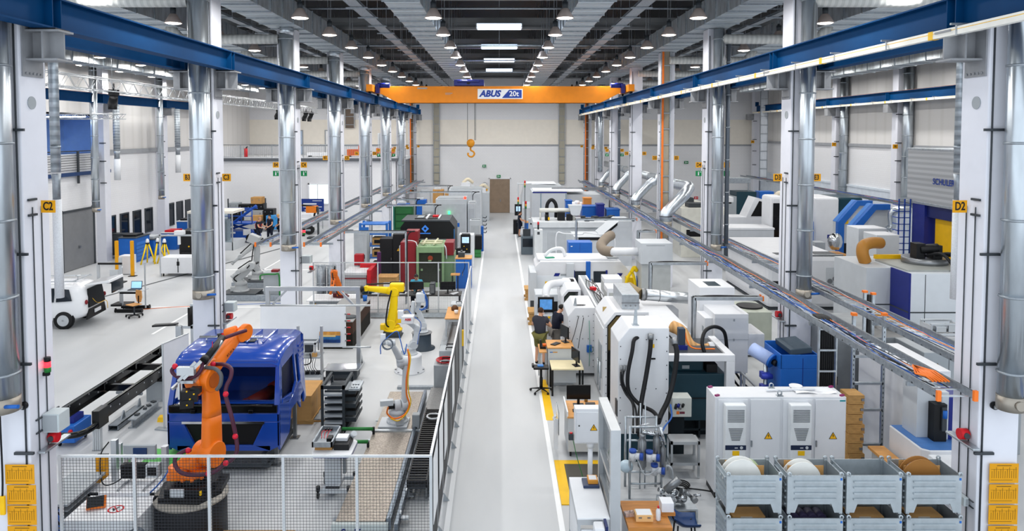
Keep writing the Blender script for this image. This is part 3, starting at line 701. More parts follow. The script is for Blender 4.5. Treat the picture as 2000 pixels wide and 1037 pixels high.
def monitor(loc,rz,w,h,label,on=False,cat='monitor',stand=True,group=None,tilt=0.,scr=None):
 t=thing('monitor',label,cat,loc,rz,group)
 z=.14 if stand else 0
 s=MB();s.cb((0,0,z+h/2),(w,.035,h),rx=tilt)
 sh=s.build('housing',BLACK,t,bev=.006)
 MB().cb((0,-.0195,z+h/2),(w-.03,.003,h-.03),rx=tilt).build('screen',scr or (mat('screen_lit','A9C8E8',.2,emit=.5,var=.25,scale=8) if on else BLACKG),t)
 if stand:MB().b(-.03,.03,.015,.045,.01,z+h*.4).b(-.12,.12,-.06,.1,0,.014).build('stand',BLACK,t)
 return t
def table(loc,rz,w,d,h,label,top=WOOD,legs=ALU,th=.035,shelf=False,name='work_table',cat='table',group=None):
 t=thing(name,label,cat,loc,rz,group)
 MB().b(-w/2,w/2,-d/2,d/2,h-th,h).build('table_top',top,t,bev=.006)
 for sx in (-1,1):
  for sy in (-1,1):MB().cb((sx*(w/2-.05),sy*(d/2-.05),(h-th)/2),(.045,.045,h-th)).build('leg',legs,t)
 MB().cb((0,d/2-.05,h-th-.06),(w-.1,.03,.06)).cb((0,-d/2+.05,h-th-.06),(w-.1,.03,.06)).build('apron',legs,t)
 if shelf:MB().b(-w/2+.04,w/2-.04,-d/2+.04,d/2-.04,.2,.225).build('shelf',legs,t)
 return t
def castor(m,x,y,r=.05):
 m.c((x-.018,y,r),(x+.018,y,r),r,n=12).cb((x,y,2*r),(.05,.06,.03));return m
def fence_mesh(m,w,z0,z1,g=.05,r=.002):
 k=int(w/g)
 for i in range(1,k):m.cb((i*w/k,0,(z0+z1)/2),(2*r,2*r,z1-z0))
 k=int((z1-z0)/g)
 for i in range(1,k):m.cb((w/2,0,z0+i*(z1-z0)/k),(w,2*r,2*r))
 return m
WIRE=mat('fence_wire','2C3038',.5,.3);FPOST=mat('fence_post','C9CDD1',.38,.5)
def fence_panel(loc,rz,w,label,h=2.0,last=False,g=.05,group='wire mesh safety fence panels',z0=.08):
 t=thing('mesh_fence',label,'fence',loc,rz,group)
 MB().cb((0,0,h/2),(.045,.045,h)).b(-.06,.06,-.05,.05,0,.012).build('post',FPOST,t)
 if last:MB().cb((w,0,h/2),(.045,.045,h)).b(w-.06,w+.06,-.05,.05,0,.012).build('post',FPOST,t)
 MB().b(.022,w-.022,-.018,.018,h-.035,h).b(.022,w-.022,-.018,.018,z0,z0+.03).build('frame_rail',FPOST,t)
 tag(fence_mesh(MB(),w,z0+.03,h-.035,g).build('wire_mesh',WIRE,t),kind='stuff')
 return t
# ================================================================ SAFETY FENCE OF THE LEFT CELL
fxs=[X_(px,882,11.74) for px in (121,265,410,555,698,842)]
FL=['above the white cabinet with the tablet, at the left column','left of the orange robot pedestal','in front of the orange robot pedestal and truck cab','in front of the wheeled tray cart','in front of the tread plate track, at the aisle corner']
for i in range(5):fence_panel((fxs[i],11.74,0),0,fxs[i+1]-fxs[i],'wire mesh safety fence panel '+FL[i],last=i==4)
AX=-1.1
FBLACK=mat('black_screen_panel','15171C',.5);FWHITE=mat('white_screen_panel','E9EBEE',.4)
n_=14;y=11.78
AL=['nearest the camera, with a white board','second from the camera']+[f'{ORD[i]} from the camera' for i in range(2,n_)]
for i in range(n_):
 t=thing('fence_screen',f'safety fence screen along the aisle edge, {AL[i]}','fence',(AX,y,0),PI/2,'black and white fence screens along the aisle');w=1.19
 MB().cb((0,0,1.0),(.05,.022,2.0)).build('post',FPOST,t)
 MB().p([(-.01,0),(-.13,0),(-.13,.012),(-.02,.16)],'x',-.015,.015).build('foot_bracket',GALV,t)
 MB().b(.02,w-.02,-.02,.02,1.965,2.0).b(.02,w-.02,-.02,.02,.1,.14).build('frame_rail',FWHITE if i < 12 else FPOST,t)
 if i < 9:MB().b(.03,w-.03,-.006,.006,.14,1.965).build('screen_sheet',FBLACK if i % 2==0 or i < 6 else MGREY2,t)
 else:MB().b(.03,w-.03,-.006,.006,.14,1.965).build('screen_sheet',FWHITE if i in (9,11) else MGREY,t)
 if i in (0,1,2,4):MB().b(.15,w-.25,-.03,-.022,.75,1.85).build('white_board',FWHITE,t)
 y+=w
MB_=MB().cb((AX+.06,20.9,1.3),(.05,.12,.45));tag(MB_.build('door_lock',YELLOWP),'yellow safety switch on the aisle fence beside the grey cabinets','switch')
bx=[-7.25,-6.05,-4.73,-3.55,-2.37]
for i,x in enumerate(bx):fence_panel((x,28.5,0),0,(bx+[-1.19])[i+1]-x,'rear wire mesh panel of the robot cell, '+['in front of the column C4 switch boxes','in front of the small orange robot','behind the yellow robot','in front of the seated person','in front of the monitor by the aisle'][i],2.13,i==4,.05,'rear wire mesh fence panels',.25)
tag(MB().b(-5.0,-1.2,28.2,28.36,.05,.2).build('cable_duct',GALV),'low galvanised cable duct on the floor below the rear mesh fence','cable duct')
tag(MB().b(-1.95,-1.75,24.2,28.2,.02,.16).build('cable_duct',GALV),'galvanised cable duct on the floor left of the beech table','cable duct')
tag(MB().b(-2.85,-1.85,20.4,20.55,.0,.07).build('cable_duct',GALVD),'flat cable duct crossing the floor behind the grey cabinets','cable duct')
# ================================================================ TRUCK CAB
def cab():
 t=thing('truck_cab','bright blue truck cab shell with an open windscreen, raised on stands','truck cab',(-5.75,15.2,.52))
 D=2.1;SH=[(.06,.0),(0,.12),(0,.78),(.03,1.0),(.24,1.72),(.34,1.84),(.6,1.93),(1.2,1.98),(D-.1,1.98),(D,1.9),(D,.38),(1.65,.3),(1.4,.55),(.9,.55),(.72,.1)]
 def inset(z):return 0 if z < 1.2 else (z-1.2)*.11
 # sides: thick plates made of pieces around the door and rear windows
 for s in (-1,1):
  m=MB()
  def pl(q,th=.05):
   a=[(s*(1.17-inset(z)),y,z) for y,z in q];b_=[(s*(1.17-inset(z)-th),y,z) for y,z in q];m.rings([a,b_],True,False)
  pl([(.06,0),(.72,.1),(.72,.82),(.03,.98),(0,.78),(0,.12)])
  pl([(.03,.98),(.22,.92),(.37,1.64),(.34,1.84),(.24,1.72)])
  pl([(.72,.1),(.9,.55),(1.4,.55),(1.4,.95),(.95,.8),(.72,.78)])
  pl([(.22,.92),(.72,.78),(.95,.8),(.98,.9),(.3,1.0)]);pl([(.34,1.84),(.37,1.64),(1.3,1.68),(1.3,1.98),(.6,1.93)])
  pl([(.95,.8),(1.4,.95),(1.4,1.7),(1.28,1.7),(1.28,1.05)]);pl([(1.3,1.98),(1.3,1.68),(1.4,1.6),(1.62,1.6),(1.62,1.98)])
  pl([(1.4,.55),(1.65,.3),(1.65,.6),(1.9,.6),(1.9,.34),(D,.38),(D,1.9),(D-.1,1.98),(1.62,1.98),(1.62,.95),(1.4,.95)])
  m.build('side_panel',CABBLUE,t,bev=.01)
  MB().b(s*1.05-.01,s*1.05+.01,.5,1.3,.9,1.7).b(s*1.05-.01,s*1.05+.01,1.38,1.66,.95,1.62).b(s*1.1-.01,s*1.1+.01,1.6,1.95,.4,.95).build('side_window',mat('interior_shade','0B1230',.5),t)  # dark sheets stand in for the shaded interior behind the unglazed openings
  m=MB()
  for k in range(7):m.b(s*1.1-.015+s*.02,s*1.1+.015+s*.02,1.66,D-.02,1.05+k*.11,1.1+k*.11)
  m.build('pressed_ribs',CABBLUE,t)
 # roof with rounded sides
 prof=[(.24,1.72),(.34,1.84),(.6,1.93),(1.2,1.98),(D-.1,1.98),(D,1.9)]
 m=MB();xs=[-1.11,-1.06,-.96,-.5,0,.5,.96,1.06,1.11]
 def rf(u,v):
  i=u*(len(xs)-1);x=xs[min(int(i+.001),len(xs)-1)];j=v*(len(prof)-1);y,z=prof[min(int(j+.001),len(prof)-1)]
  e=max(0,abs(x)-.9)/.21;return (x,y,z+.06*(1-e*e*1.4))
 m.grid(rf,8,5)
 for x in (-.55,-.2,.2,.55):m.b(x-.02,x+.02,.9,D-.15,2.03,2.055)
 m.mi(1).b(-.15,.35,.95,1.25,2.03,2.046)
 m.build('roof',[CABBLUE,BLACK],t)
 MB().b(-1.06,1.06,.26,.36,1.68,1.86).build('visor_rail',CABBLUE,t,bev=.03)
 MB().b(-1.12,1.12,D-.05,D,.35,1.9).mi(1).b(-.9,.9,D-.07,D-.05,.9,1.5).build('rear_wall',[CABBLUE,mat('dark_cab_blue','16327A',.35)],t)
 MB().b(-1.12,1.12,.06,D,.5,.56).b(-1.1,1.1,.05,.45,.56,.92).build('cab_floor',CABBLUE,t)
 # front apron with recessed grille
 m=MB();y0=0
 m.b(-1.17,1.17,0,.06,.62,.8).p([(-1.17,.62),(-.85,.62),(-.6,.12),(-.95,.0),(-1.17,.1)],'y',0,.06).p([(1.17,.62),(.85,.62),(.6,.12),(.95,.0),(1.17,.1)],'y',0,.06).b(-.98,.98,0,.06,0,.12)
 m.build('front_apron',CABBLUE,t,bev=.012)
 MB().p([(-.85,.62),(.85,.62),(.6,.12),(-.6,.12)],'y',.05,.07).build('grille_opening',mat('grille_shade','08090C',.5),t)  # dark inset painted as the shade inside the grille hole
 MB().b(-.86,.86,-.02,.03,.58,.63).build('chrome_bar',CHROME,t)
 MB().b(-1.13,1.13,-.03,.1,.82,.97).c((-1.05,-.05,.98),(1.05,-.05,.98),.025).cb((-.6,-.05,.86),(.1,.06,.08)).cb((.6,-.05,.86),(.1,.06,.08)).build('wiper_cowl',BLACKG,t,bev=.01)
 for s in (-1,1):MB().hull([(s*1.16,.02,.97),(s*1.06,.02,.97),(s*1.03,.25,1.72),(s*1.11,.25,1.72),(s*1.16,.1,.97),(s*1.06,.1,.97),(s*1.03,.33,1.72),(s*1.11,.33,1.72)],[(0,1,2,3),(4,7,6,5),(0,4,5,1),(1,5,6,2),(2,6,7,3),(3,7,4,0)]).build('windscreen_pillar',CABBLUE,t)
 MB().c((-.85,.95,2.14),(.55,.95,2.14),.03).c((-.7,.95,2.02),(-.7,.95,2.14),.015).c((.42,.95,2.02),(.42,.95,2.14),.015).build('roof_bar',CHROME,t)
 for x in (-.95,.95):
  for yy in (.5,1.9):MB().cb((x,yy,-.05 if yy < 1 else .1),(.08,.08,.94 if yy < 1 else 1.24)).b(x-.1,x+.1,yy-.1,yy+.1,-.52,-.5).build('support_stand',STEEL,t)
 MB().b(-.9,.9,.15,2.0,-.42,-.34).b(-.85,-.75,.1,2.05,-.34,-.1).b(.75,.85,.1,2.05,-.34,-.1).build('transport_frame',DGREY,t)
 return t
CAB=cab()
m=MB().c((.0,-.45,.12),(.35,.25,.22),.17,.15,n=18).c((.35,.25,.22),(.5,.5,.26),.19,n=18).c((-.02,-.5,.12),(.02,-.42,.13),.185,n=18)
tag(m.build('steering_tube',mat('oxide_red','5E1F1C',.4),loc=(-5.45,16.2,1.13)),'dark red and black cylinder lying on the dashboard inside the blue cab','motor')
# ================================================================ BIG ORANGE ROBOT
def big_robot():
 RY=12.95;px0=at(375,955,RY);X0=px0[0]
 ped=thing('robot_pedestal','black round floor pedestal under the large orange robot','pedestal',(X0,RY,0))
 MB().l([(.6,0),(.6,.72),(.59,.74)],(0,0,0),40).build('drum',mat('black_drum','1C1D21',.55),ped)
 MB().l([(.62,.74),(.62,.78),(.3,.78)],(0,0,0),40).build('top_ring',mat('ring_grey','9C978F',.5,.3),ped)
 B=Vector((X0,RY,.78));S=Vector(at(402,884,13.0));E=Vector(at(400,738,13.15));W_=Vector(at(466,652,14.3));T=Vector(at(478,640,14.5))
 t=thing('industrial_robot','large orange robot arm with purple hoses in front of the blue cab','robot',B)
 S,E,W_,T=S-B,E-B,W_-B,T-B
 n=Vector((.93,-.36,0)).normalized();f=Vector((.36,.93,0))
 MB().p([(-.42,-.46),(.3,-.5),(.54,-.1),(.48,.46),(-.36,.48),(-.58,.1)],'z',0,.1).p([(-.34,-.4),(.26,-.42),(.44,-.08),(.38,.38),(-.28,.38),(-.46,.08)],'z',.1,.22).l([(.26,.22),(.24,.32)],(0,0,0),24).mi(1).b(-.22,.02,-.44,-.41,-.02,.24).b(-.3,-.24,-.4,-.3,.1,.2).mi(2).b(.2,.3,-.4,-.36,.11,.19).b(-.36,-.26,-.1,-.02,.22,.225).build('base',[BLACK,MGREY,YELLOWP],t,bev=.012)
 m=MB();m.l([(.25,.3),(.27,.34),(.25,.42)],(0,0,0),22);limb(m,Vector((-.12,-.05,.4)),S-n*.08,n,.2,.22,.14,.2,5)
 m.c((-.2,-.12,.32),(-.2,-.12,.52),.17,n=20).b(-.36,-.05,-.26,.05,.3,.42);disc(m,S-n*.1,n,.2,.08)
 for k in range(10):m.cb((.26*math.cos(k*.63),.26*math.sin(k*.63),.31),(.06,.06,.05),k*.63)
 m.build('carousel',RORANGE,t,bev=.01)
 m=MB();limb(m,S+n*.12-Vector((0,0,.1)),(S+E)/2+n*.1+Vector((.03,.02,0)),n,.12,.2,.1,.19,5);limb(m,(S+E)/2+n*.1+Vector((.03,.02,0)),E+n*.1,n,.1,.19,.085,.15,5,.02);disc(m,S+n*.12,n,.23,.13);disc(m,E+n*.12,n,.21,.11,28)
 m.build('lower_arm',RORANGE,t)
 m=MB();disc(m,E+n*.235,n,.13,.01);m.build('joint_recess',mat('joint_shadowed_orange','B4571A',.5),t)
 fd=(W_-E).normalized()
 m=MB();disc(m,E-n*.12,n,.235,.13,28);limb(m,E-n*.1-fd*.25,E-n*.02+fd*.4,n,.16,.18,.12,.15,4);limb(m,E-n*.02+fd*.3,W_-fd*.05,n,.13,.15,.1,.11,6);disc(m,W_+n*.1,n,.13,.05);disc(m,W_-n*.08,n,.13,.06)
 for k in range(14):m.cb(E+n*.0+(f*math.cos(k*.45)+Vector((0,0,1))*math.sin(k*.45))*.225,(.03,.03,.03))
 m.build('forearm',RORANGE,t)
 m=MB();limb(m,W_,W_+(T-W_)*1.1,n,.09,.09,.07,.07,3);disc(m,W_+Vector((-.13,.02,.05)),(1,.1,.3),.1,.12);disc(m,W_+Vector((.12,.1,.03)),n,.16,.06)
 m.mi(1).c(W_+Vector((-.3,-.05,-.02)),W_+Vector((-.17,0,.02)),.06).mi(2).c(W_+Vector((-.36,-.08,-.03)),W_+Vector((-.29,-.05,-.02)),.075)
 m.build('wrist',[RORANGE,RED,BLACK],t)
 PUR=mat('purple_hose','4A2236',.4,var=.1)
 P=lambda px,py,Y:Vector(at(px,py,Y))-B
 m=MB().t(bez(P(483,643,14.2),P(462,650,14.0),P(437,659,13.8)),.035,9).t(bez(P(398,697,13.1),P(396,716,12.95),P(384,732,12.9),P(364,737,12.9),P(346,732,12.9),P(338,722,12.9),P(343,714,12.9)),.035,9)
 m.t(bez(P(420,709,13.3),P(440,710,13.1),P(453,718,12.95),P(452,735,12.85),P(444,752,12.8),P(442,772,12.75),P(452,810,12.7),P(460,850,12.7),P(462,880,12.65),P(452,898,12.6),P(440,905,12.55),P(418,922,12.5),P(395,928,12.5),P(365,928,12.5),P(347,920,12.5),P(340,903,12.55),P(345,890,12.6),P(362,880,12.7),P(370,880,12.8)),.036,9)
 m.mi(1).t(bez(P(405,716,13.1),P(422,718,13.0),P(433,730,12.95),P(432,748,12.9),P(424,760,12.9)),.035,8)
 m.mi(2)
 for c in (P(442,768,12.72),P(459,852,12.66),P(440,905,12.5),P(405,926,12.48),P(366,880,12.7),P(344,713,12.88),P(418,709,13.2)):m.s(c,.05,10,6)
 m.build('hose_package',[PUR,mat('grey_hose','5A5C60',.5),mat('red_clamp','D01F38',.4)],t)
 m=MB().c(P(437,657,13.75),P(402,702,13.05),.062,n=14).c(P(404,697,13.1),P(399,704,13.0),.075,n=14).mi(1).cb((P(437,657,13.75)+P(402,702,13.05))/2+Vector((0,-.06,0)),(.01,.01,.3))
 m.build('retract_tube',[BLACK,RED],t)
 a,b_,c_=P(436,664,13.6),P(380,744,12.85),P(353,744,12.85)
 m=MB()
 for p,q_ in ((a,b_),(b_,c_),(c_,P(338,758,12.7)),(P(395,703,12.9),P(360,738,12.8)),(P(384,705,12.9),P(350,742,12.8))):
  u,v,d_=frame_of(q_-p);k=.025
  m.rings([[p+u*k+v*k,p-u*k+v*k,p-u*k-v*k,p+u*k-v*k],[q_+u*k+v*k,q_-u*k+v*k,q_-u*k-v*k,q_+u*k-v*k]],True,False)
 m.cb(P(352,762,12.7),(.03,.06,.28)).cb(P(366,722,12.85),(.3,.1,.14))
 m.build('profile_rack',ALU,t)
 m=MB().cb(P(372,770,12.75),(.26,.2,.2),.3).cb(P(366,786,12.7),(.22,.16,.14),.3).cb(P(384,760,12.75),(.16,.12,.1)).mi(1)
 for px,py in ((366,763),(372,778),(366,790),(380,768)):m.cb(P(px,py,12.6),(.02,.02,.02))
 m.build('valve_box',[BLACK,YELLOWP],t)
 MB().txt('KUKA',.08,Matrix.Translation(E+fd*.75+n*.145+Vector((0,0,0))) @ Matrix(((f.x,0,n.x,0),(f.y,0,n.y,0),(0,1,0,0),(0,0,0,1))) @ Matrix.Rotation(math.atan2(fd.z,1)+.12,4,'Z')).build('lettering',BLACK,t)
 return t
big_robot()
# ================================================================ THINGS BEHIND THE FRONT FENCE
t=thing('tool_cabinet','white low cabinet with a no-walking sign behind the fence corner','cabinet',(-6.55,12.35,0))
MB().b(-.62,.55,-.3,.5,.06,.74).build('body',MWHITE,t,bev=.01);MB().b(-.64,.57,-.32,.52,.74,.78).b(-.5,.4,.5,.53,.78,.84).build('lid',MWHITE,t,bev=.008)
m=MB().l([(.13,.001),(.13,.004),(.105,.004),(.105,.001)],(.05,.05,.782),24,cap=False).mi(1).b(-.2,.32,-.14,.24,.7805,.7815).mi(0).cb((.05,.05,.786),(.02,.22,.002),.7).mi(2).cb((.05,.07,.784),(.03,.12,.002),-.5).cb((.02,.03,.784),(.03,.1,.002),.6)
m.build('prohibition_sign',[RED,WHITE,BLACK],t)
t=thing('tablet','orange edged handheld tablet leaning on the white cabinet','tablet',(-6.85,12.42,.785),.35)
MB().cb((0,0,.09),(.3,.05,.2),rx=-.6).build('case',mat('tablet_orange','F07A18',.4),t,bev=.01);MB().cb((-.01,-.02,.115),(.26,.04,.17),rx=-.6).build('screen',BLACKG,t)
t=thing('cable_coil','coil of grey cable hanging on the white cabinet front','cable',(-5.92,12.0,.55))
m=MB()
for k in range(7):m.t([(math.cos(a*.4)*(.12+.01*k),-.02-.012*k,math.sin(a*.4)*.15) for a in range(17)],.008,5)
m.build('windings',mat('grey_cable','59636F',.5),t)
t=thing('steel_post','ochre yellow square post behind the front fence','post',(X_(201,990,13.9),13.9,0))
MB().b(-.09,.09,-.06,.06,0,1.03).mi(1).b(-.1,.1,-.065,.065,1.03,1.045).build('tube',[mat('ochre_post','D8930E',.5),DGREY],t);MB().b(-.15,.15,-.12,.12,0,.015).build('foot_plate',DGREY,t)
t=thing('tool_trolley','dark tool trolley with red handled tools left of the ochre post','trolley',(-7.62,12.9,0),.0)
MB().b(-.32,.3,-.5,.7,.82,.86).build('top_plate',MGREY2,t);MB().b(-.28,.0,-.45,.65,.12,.82).build('drawer_body',mat('trolley_dark','2C323A',.5),t)
m=MB()
for k in range(4):m.b(.0,.24,-.4,.6,.2+k*.16,.22+k*.16)
m.build('shelf',MGREY2,t)
for k in range(6):MB().c((.08,-.25+k*.14,.3+.1*(k % 3)),(.22,-.25+k*.14,.32+.1*(k % 3)),.03).build('tool_handle',[RED,DRED,mat('tool_orange','EC6A16',.4)][k % 3],t)
m=MB()
for x in (-.25,.22):
 for yy in (-.4,.6):castor(m,x,yy,.055)
m.build('castors',BLACK,t)
m=MB();rnd=random.Random(3)
for k in range(14):m.t(bez((-7.35+.1*rnd.random(),12.1,.9*rnd.random()+.1),(-7.3+.2*rnd.random(),12.15,.5),(-7.2+.3*rnd.random(),12.2,.05),(-7.0+.2*rnd.random(),12.3,.02),n=5),.01,5)
tag(m.build('cable_bundle',CABLEB),'tangle of blue cables by the fence post at the left column','cable',kind='stuff')
t=thing('measuring_station','aluminium measuring stand with dark camera boxes on a white board','stand',(X_(275,950,13.6),13.55,0))
for x in (-.52,.42):MB().b(x-.05,x+.05,.1,.2,0,1.42 if x < 0 else 1.3).build('post',ALU,t)
MB().b(-.75,.45,-.35,.6,.62,.65).build('board',WHITE,t,bev=.01);MB().b(-.75,.45,-.37,-.35,.6,.66).build('edge_strip',BLACK,t)
for x in (-.25,.22):MB().cb((x,.1,.67),(.03,.8,.03)).build('guide_rail',ALU,t)
MB().b(-.35,.25,.12,.2,1.05,1.32).mi(1).b(-.16,.1,.1,.12,1.12,1.28).build('control_box',[MGREY2,mat('dark_screen_blue','223A63',.2)],t,bev=.01)
MB().b(-.35,.1,.0,.15,.74,1.0).build('camera_box',BLACK,t,bev=.012);MB().b(.12,.35,.0,.15,.76,1.0).mi(1).b(.15,.32,-.005,0,.8,.96).build('camera_box',[MGREY,BLACK],t,bev=.012)
MB().b(-.3,-.2,-.2,.1,.02,.55).b(-.35,.1,-.35,.2,0,.03).build('foot',BLACK,t)
MB().t(bez((-.6,.1,1.4),(-.7,.0,1.2),(-.65,-.1,.8),(-.5,-.2,.72),(-.3,-.1,.78),(-.2,.1,.95)),.012,6).t(bez((-.2,-.2,.55),(.1,-.35,.45),(.15,-.3,.2),(-.1,-.25,.1)),.012,6).build('cable',CABLE,t)
m=MB().t(bez(at(334,908,13.4),at(322,930,13.2),at(300,955,13.0),at(275,975,12.9),at(255,990,12.8)),.014,6)
tag(m.build('air_hose',CABLEB),'blue hose hanging from the measuring stand towards the orange robot pedestal','hose')
t=thing('roller_platform','bright green topped low platform under the blue cab corner','platform',(X_(335,890,15.0),15.0,0))
MB().b(-.55,.45,-.5,.5,.4,.46).build('deck',mat('platform_green','4FB04A',.5),t)
for x in (-.45,.35):
 for yy in (-.4,.4):MB().cb((x,yy,.2),(.06,.06,.4)).build('leg',DGREY,t)
MB().b(-.55,.45,-.52,-.48,.3,.46).build('front_rail',MGREY,t);MB().b(-.9,-.82,-.4,-.32,0,.95).b(-.7,-.62,-.5,-.42,0,.85).build('profile_post',ALU,t)
m=MB().b(-5.2,-3.7,12.4,13.0,.0,.1)
t=thing('wooden_skid','light wooden skid on the floor beside the black robot pedestal','pallet',(-4.35,12.6,0));MB().b(-.7,.75,-.25,.3,.12,.15).build('deck',PALLET,t)
for k in range(3):MB().b(-.7+k*.67,-.58+k*.67,-.25,.3,0,.12).build('runner',PALLET,t)
# steel beams and chassis at far left
t=thing('lorry_chassis','black lorry ladder frame with two long side rails on the left floor','chassis',(-9.45,16.6,0))
C=lambda x0,x1:None
for s,x in ((-1,-9.95+9.45),(1,-9.0+9.45)):
 m=MB();zt=.92
 m.b(x-.012,x+.012,0,5.2,zt-.28,zt).b(x-.012-(.08 if s > 0 else 0),x+.012+(.08 if s < 0 else 0),0,5.2,zt-.012,zt).b(x-.012-(.08 if s > 0 else 0),x+.012+(.08 if s < 0 else 0),0,5.2,zt-.28,zt-.268)
 m.mi(1)
 for k in range(12):m.c((x-.014,.3+k*.4,zt-.08-.1*(k % 2)),(x+.014,.3+k*.4,zt-.08-.1*(k % 2)),.022,n=10)
 m.build('side_rail',[BLACKG,MGREY2],t)
for yy in (1.8,3.4,4.8):MB().b(-.45,.42,yy-.05,yy+.05,.68,.84).build('cross_member',BLACKG,t)
MB().t(bez((.45,0,.78),(.42,-.35,.62),(.2,-.6,.55),(-.2,-.65,.55),(-.7,-.6,.58)),.07,10).b(.36,.52,-.3,.1,.55,.95).build('bumper_tube',BLACKG,t)
MB().c((-.2,2.3,.5),(.4,3.6,.5),.03).c((-.4,2.2,.48),(.3,2.1,.48),.04).build('drag_link',GALVD,t)
t=thing('support_post','short ribbed aluminium post holding up the front of the black chassis','post',(X_(196,870,16.6),16.5,0));m=MB()
for k in range(4):m.b(-.09+k*.045,-.052+k*.045,-.05,.05,0,.72)
m.build('profile',ALU,t);MB().b(-.1,.1,-.07,.07,0,.01).build('foot_plate',STEEL,t)
t=thing('hydraulic_jack','blue jack carrying the rear left end of the black chassis','jack',(-9.95,16.95,0));MB().b(-.2,.3,-.35,.35,.1,.5).build('body',BLUE,t,bev=.02);MB().b(-.12,.2,-.2,.2,.5,.64).build('saddle',NAVY,t);MB().s((.22,-.38,.38),.05).build('red_knob',RED,t)
m=MB();castor(castor(m,-.1,-.25),.2,.25);m.build('castors',BLACK,t)
t=thing('support_block','grey steel block with a dark top under the far end of the chassis','block',(-9.2,19.75,0));MB().b(-.2,.25,-.3,.3,0,.62).build('body',MGREY2,t);MB().b(-.3,.3,-.35,.35,.56,.635).build('top_plate',BLACK,t)
t=thing('steel_beam','grey H-section steel beam lying on the floor left of the cab','beam',(-8.9,17.7,0));MB().b(-.1,.1,0,1.35,0,.02).b(-.1,.1,0,1.35,.2,.22).b(-.012,.012,0,1.35,.02,.2).build('section',GALVD,t)
for i,yy in enumerate((.3,.7,.9,1.15)):MB().cb((-.02,yy,.235),(.09,.12,.03),.4*i).build('loose_clamp',DGREY,t)
t=thing('steel_channel','short hollow steel channel lying beside the H-section beam','beam',(-9.28,17.55,0));MB().b(-.12,.12,0,1.3,0,.015).b(-.12,.12,0,1.3,.12,.135).b(-.12,-.105,0,1.3,0,.135).b(.105,.12,0,1.3,0,.135).build('section',GALVD,t)
for yy in (.45,1.25):MB().p([(yy-.1,.135),(yy+.1,.135),(yy+.05,.32)],'x',-.01,.02).build('gusset',GALVD,t)
tag(MB().p([(-.12,0),(.12,0),(.06,.12),(-.08,.1)],'x',-.12,.12).build('wheel_chock',YELLOWP,loc=(-8.35,18.2,0)),'yellow wheel chock on the floor left of the cab','wheel chock')
t=thing('partition_board','white upright partition board to the left of the blue cab','partition',(-8.09,17.6,0),PI/2-.23);MB().b(0,.95,-.015,.015,.05,2.08).build('board',WHITE,t);MB().b(-.02,0,-.02,.02,0,2.1).b(0,.95,-.02,.02,2.08,2.1).build('edge_frame',ALU,t);MB().b(-.1,.05,-.2,.2,0,.03).build('foot',MGREY2,t)
t=thing('operator_terminal','black tilted operator panel on an aluminium column left of column C3','control panel',(X_(379,650,20.0),20.0,0));MB().b(-.06,.06,-.05,.05,0,2.5).build('post',ALU,t);MB().cb((-.72,-.1,1.94),(.6,.42,.05),.25,-.15).build('keyboard_tray',BLACK,t,bev=.01);MB().cb((.0,-.12,2.2),(.05,.35,.5)).build('screen',BLACKG,t);MB().b(-.45,-.3,-.1,.05,.0,1.9).b(-.45,0,-.05,.0,1.82,1.9).build('bracket',ALU,t);MB().b(-.3,.15,-.2,.2,0,.05).build('foot',DGREY,t)
# ================================================================ INSIDE THE CELL
t=thing('cardboard_box','large brown cardboard box on a pallet behind the cab corner','box',(-4.92,17.9,0));MB().b(-.28,.32,0,1.15,.13,.72).mi(1).b(.318,.322,.5,.56,.13,.72).build('carton',[CARD,mat('tape','A8824C',.5)],t)
MB().b(-.3,.34,0,1.15,.1,.13).build('deck',PALLET,t)
for yy in (.04,.55,1.02):MB().b(-.3,.34,yy,yy+.1,0,.1).build('runner',PALLET,t)
t=thing('flat_tray','flat grey foam tray lying on the floor beside the cardboard box','tray',(-4.5,18.6,0));MB().b(-.12,.3,-.5,.8,0,.03).build('rim',CARD,t);MB().b(-.1,.28,-.46,.76,.03,.06).build('foam',MGREY2,t)
RK=mat('rack_anthracite','2B3238',.5)
t=thing('equipment_rack','open anthracite rack frame with pulled-out trays right of the cab','rack',(-3.95,17.4,0))
for x in (-.27,.24):
 for yy in (0,1.05):MB().b(x-.03,x+.03,yy,yy+.05,0,1.12).build('post',RK,t)
MB().b(-.3,.27,0,.05,1.06,1.14).b(-.3,.27,1.05,1.1,1.06,1.14).b(-.3,-.24,0,1.1,1.06,1.14).b(.21,.27,0,1.1,1.06,1.14).build('top_frame',RK,t);MB().b(-.3,.27,0,1.1,.0,.06).build('base_frame',RK,t)
for k in range(5):
 z=.2+k*.17
 sh=MB().b(-.25,.5,.2,1.0,z,z+.015).b(-.25,.5,.18,.2,z,z+.09).b(.48,.5,.2,1.0,z,z+.07).build('slide_tray',RK,t)
 MB().b(-.24,.2,.03,.17,z,z+.05).build('drawer_front',MGREY2,t)
 MB().b(.1,.46,.3,.9,z+.016,z+.06).build('circuit_tray',BLACK if k % 2 else MGREY2,sh)
t=thing('electronics_tray','grey perforated circuit board module on the top tray of the rack','module',(-3.5,17.75,.965));MB().b(-.12,.14,-.2,.4,0,.05).build('plate',GALV,t)
for k in range(6):MB().c((-.06+.06*(k % 3),-.1+.2*(k//3),.05),(-.06+.06*(k % 3),-.1+.2*(k//3),.08),.022).build('terminal',MGREY,t)
t=thing('tray_cart','white wheeled pedestal table with metal tray behind the front fence','cart',(-3.25,14.6,0))
MB().p([(-.42,-.3),(-.36,-.36),(.3,-.36),(.36,-.3),(.36,.3),(.3,.36),(-.36,.36),(-.42,.3)],'z',.84,.885).mi(1).p([(-.425,-.3),(-.365,-.365),(.305,-.365),(.365,-.3),(.365,.3),(.305,.365),(-.365,.365),(-.425,.3)],'z',.83,.845).build('table_top',[WHITE,NAVY],t)
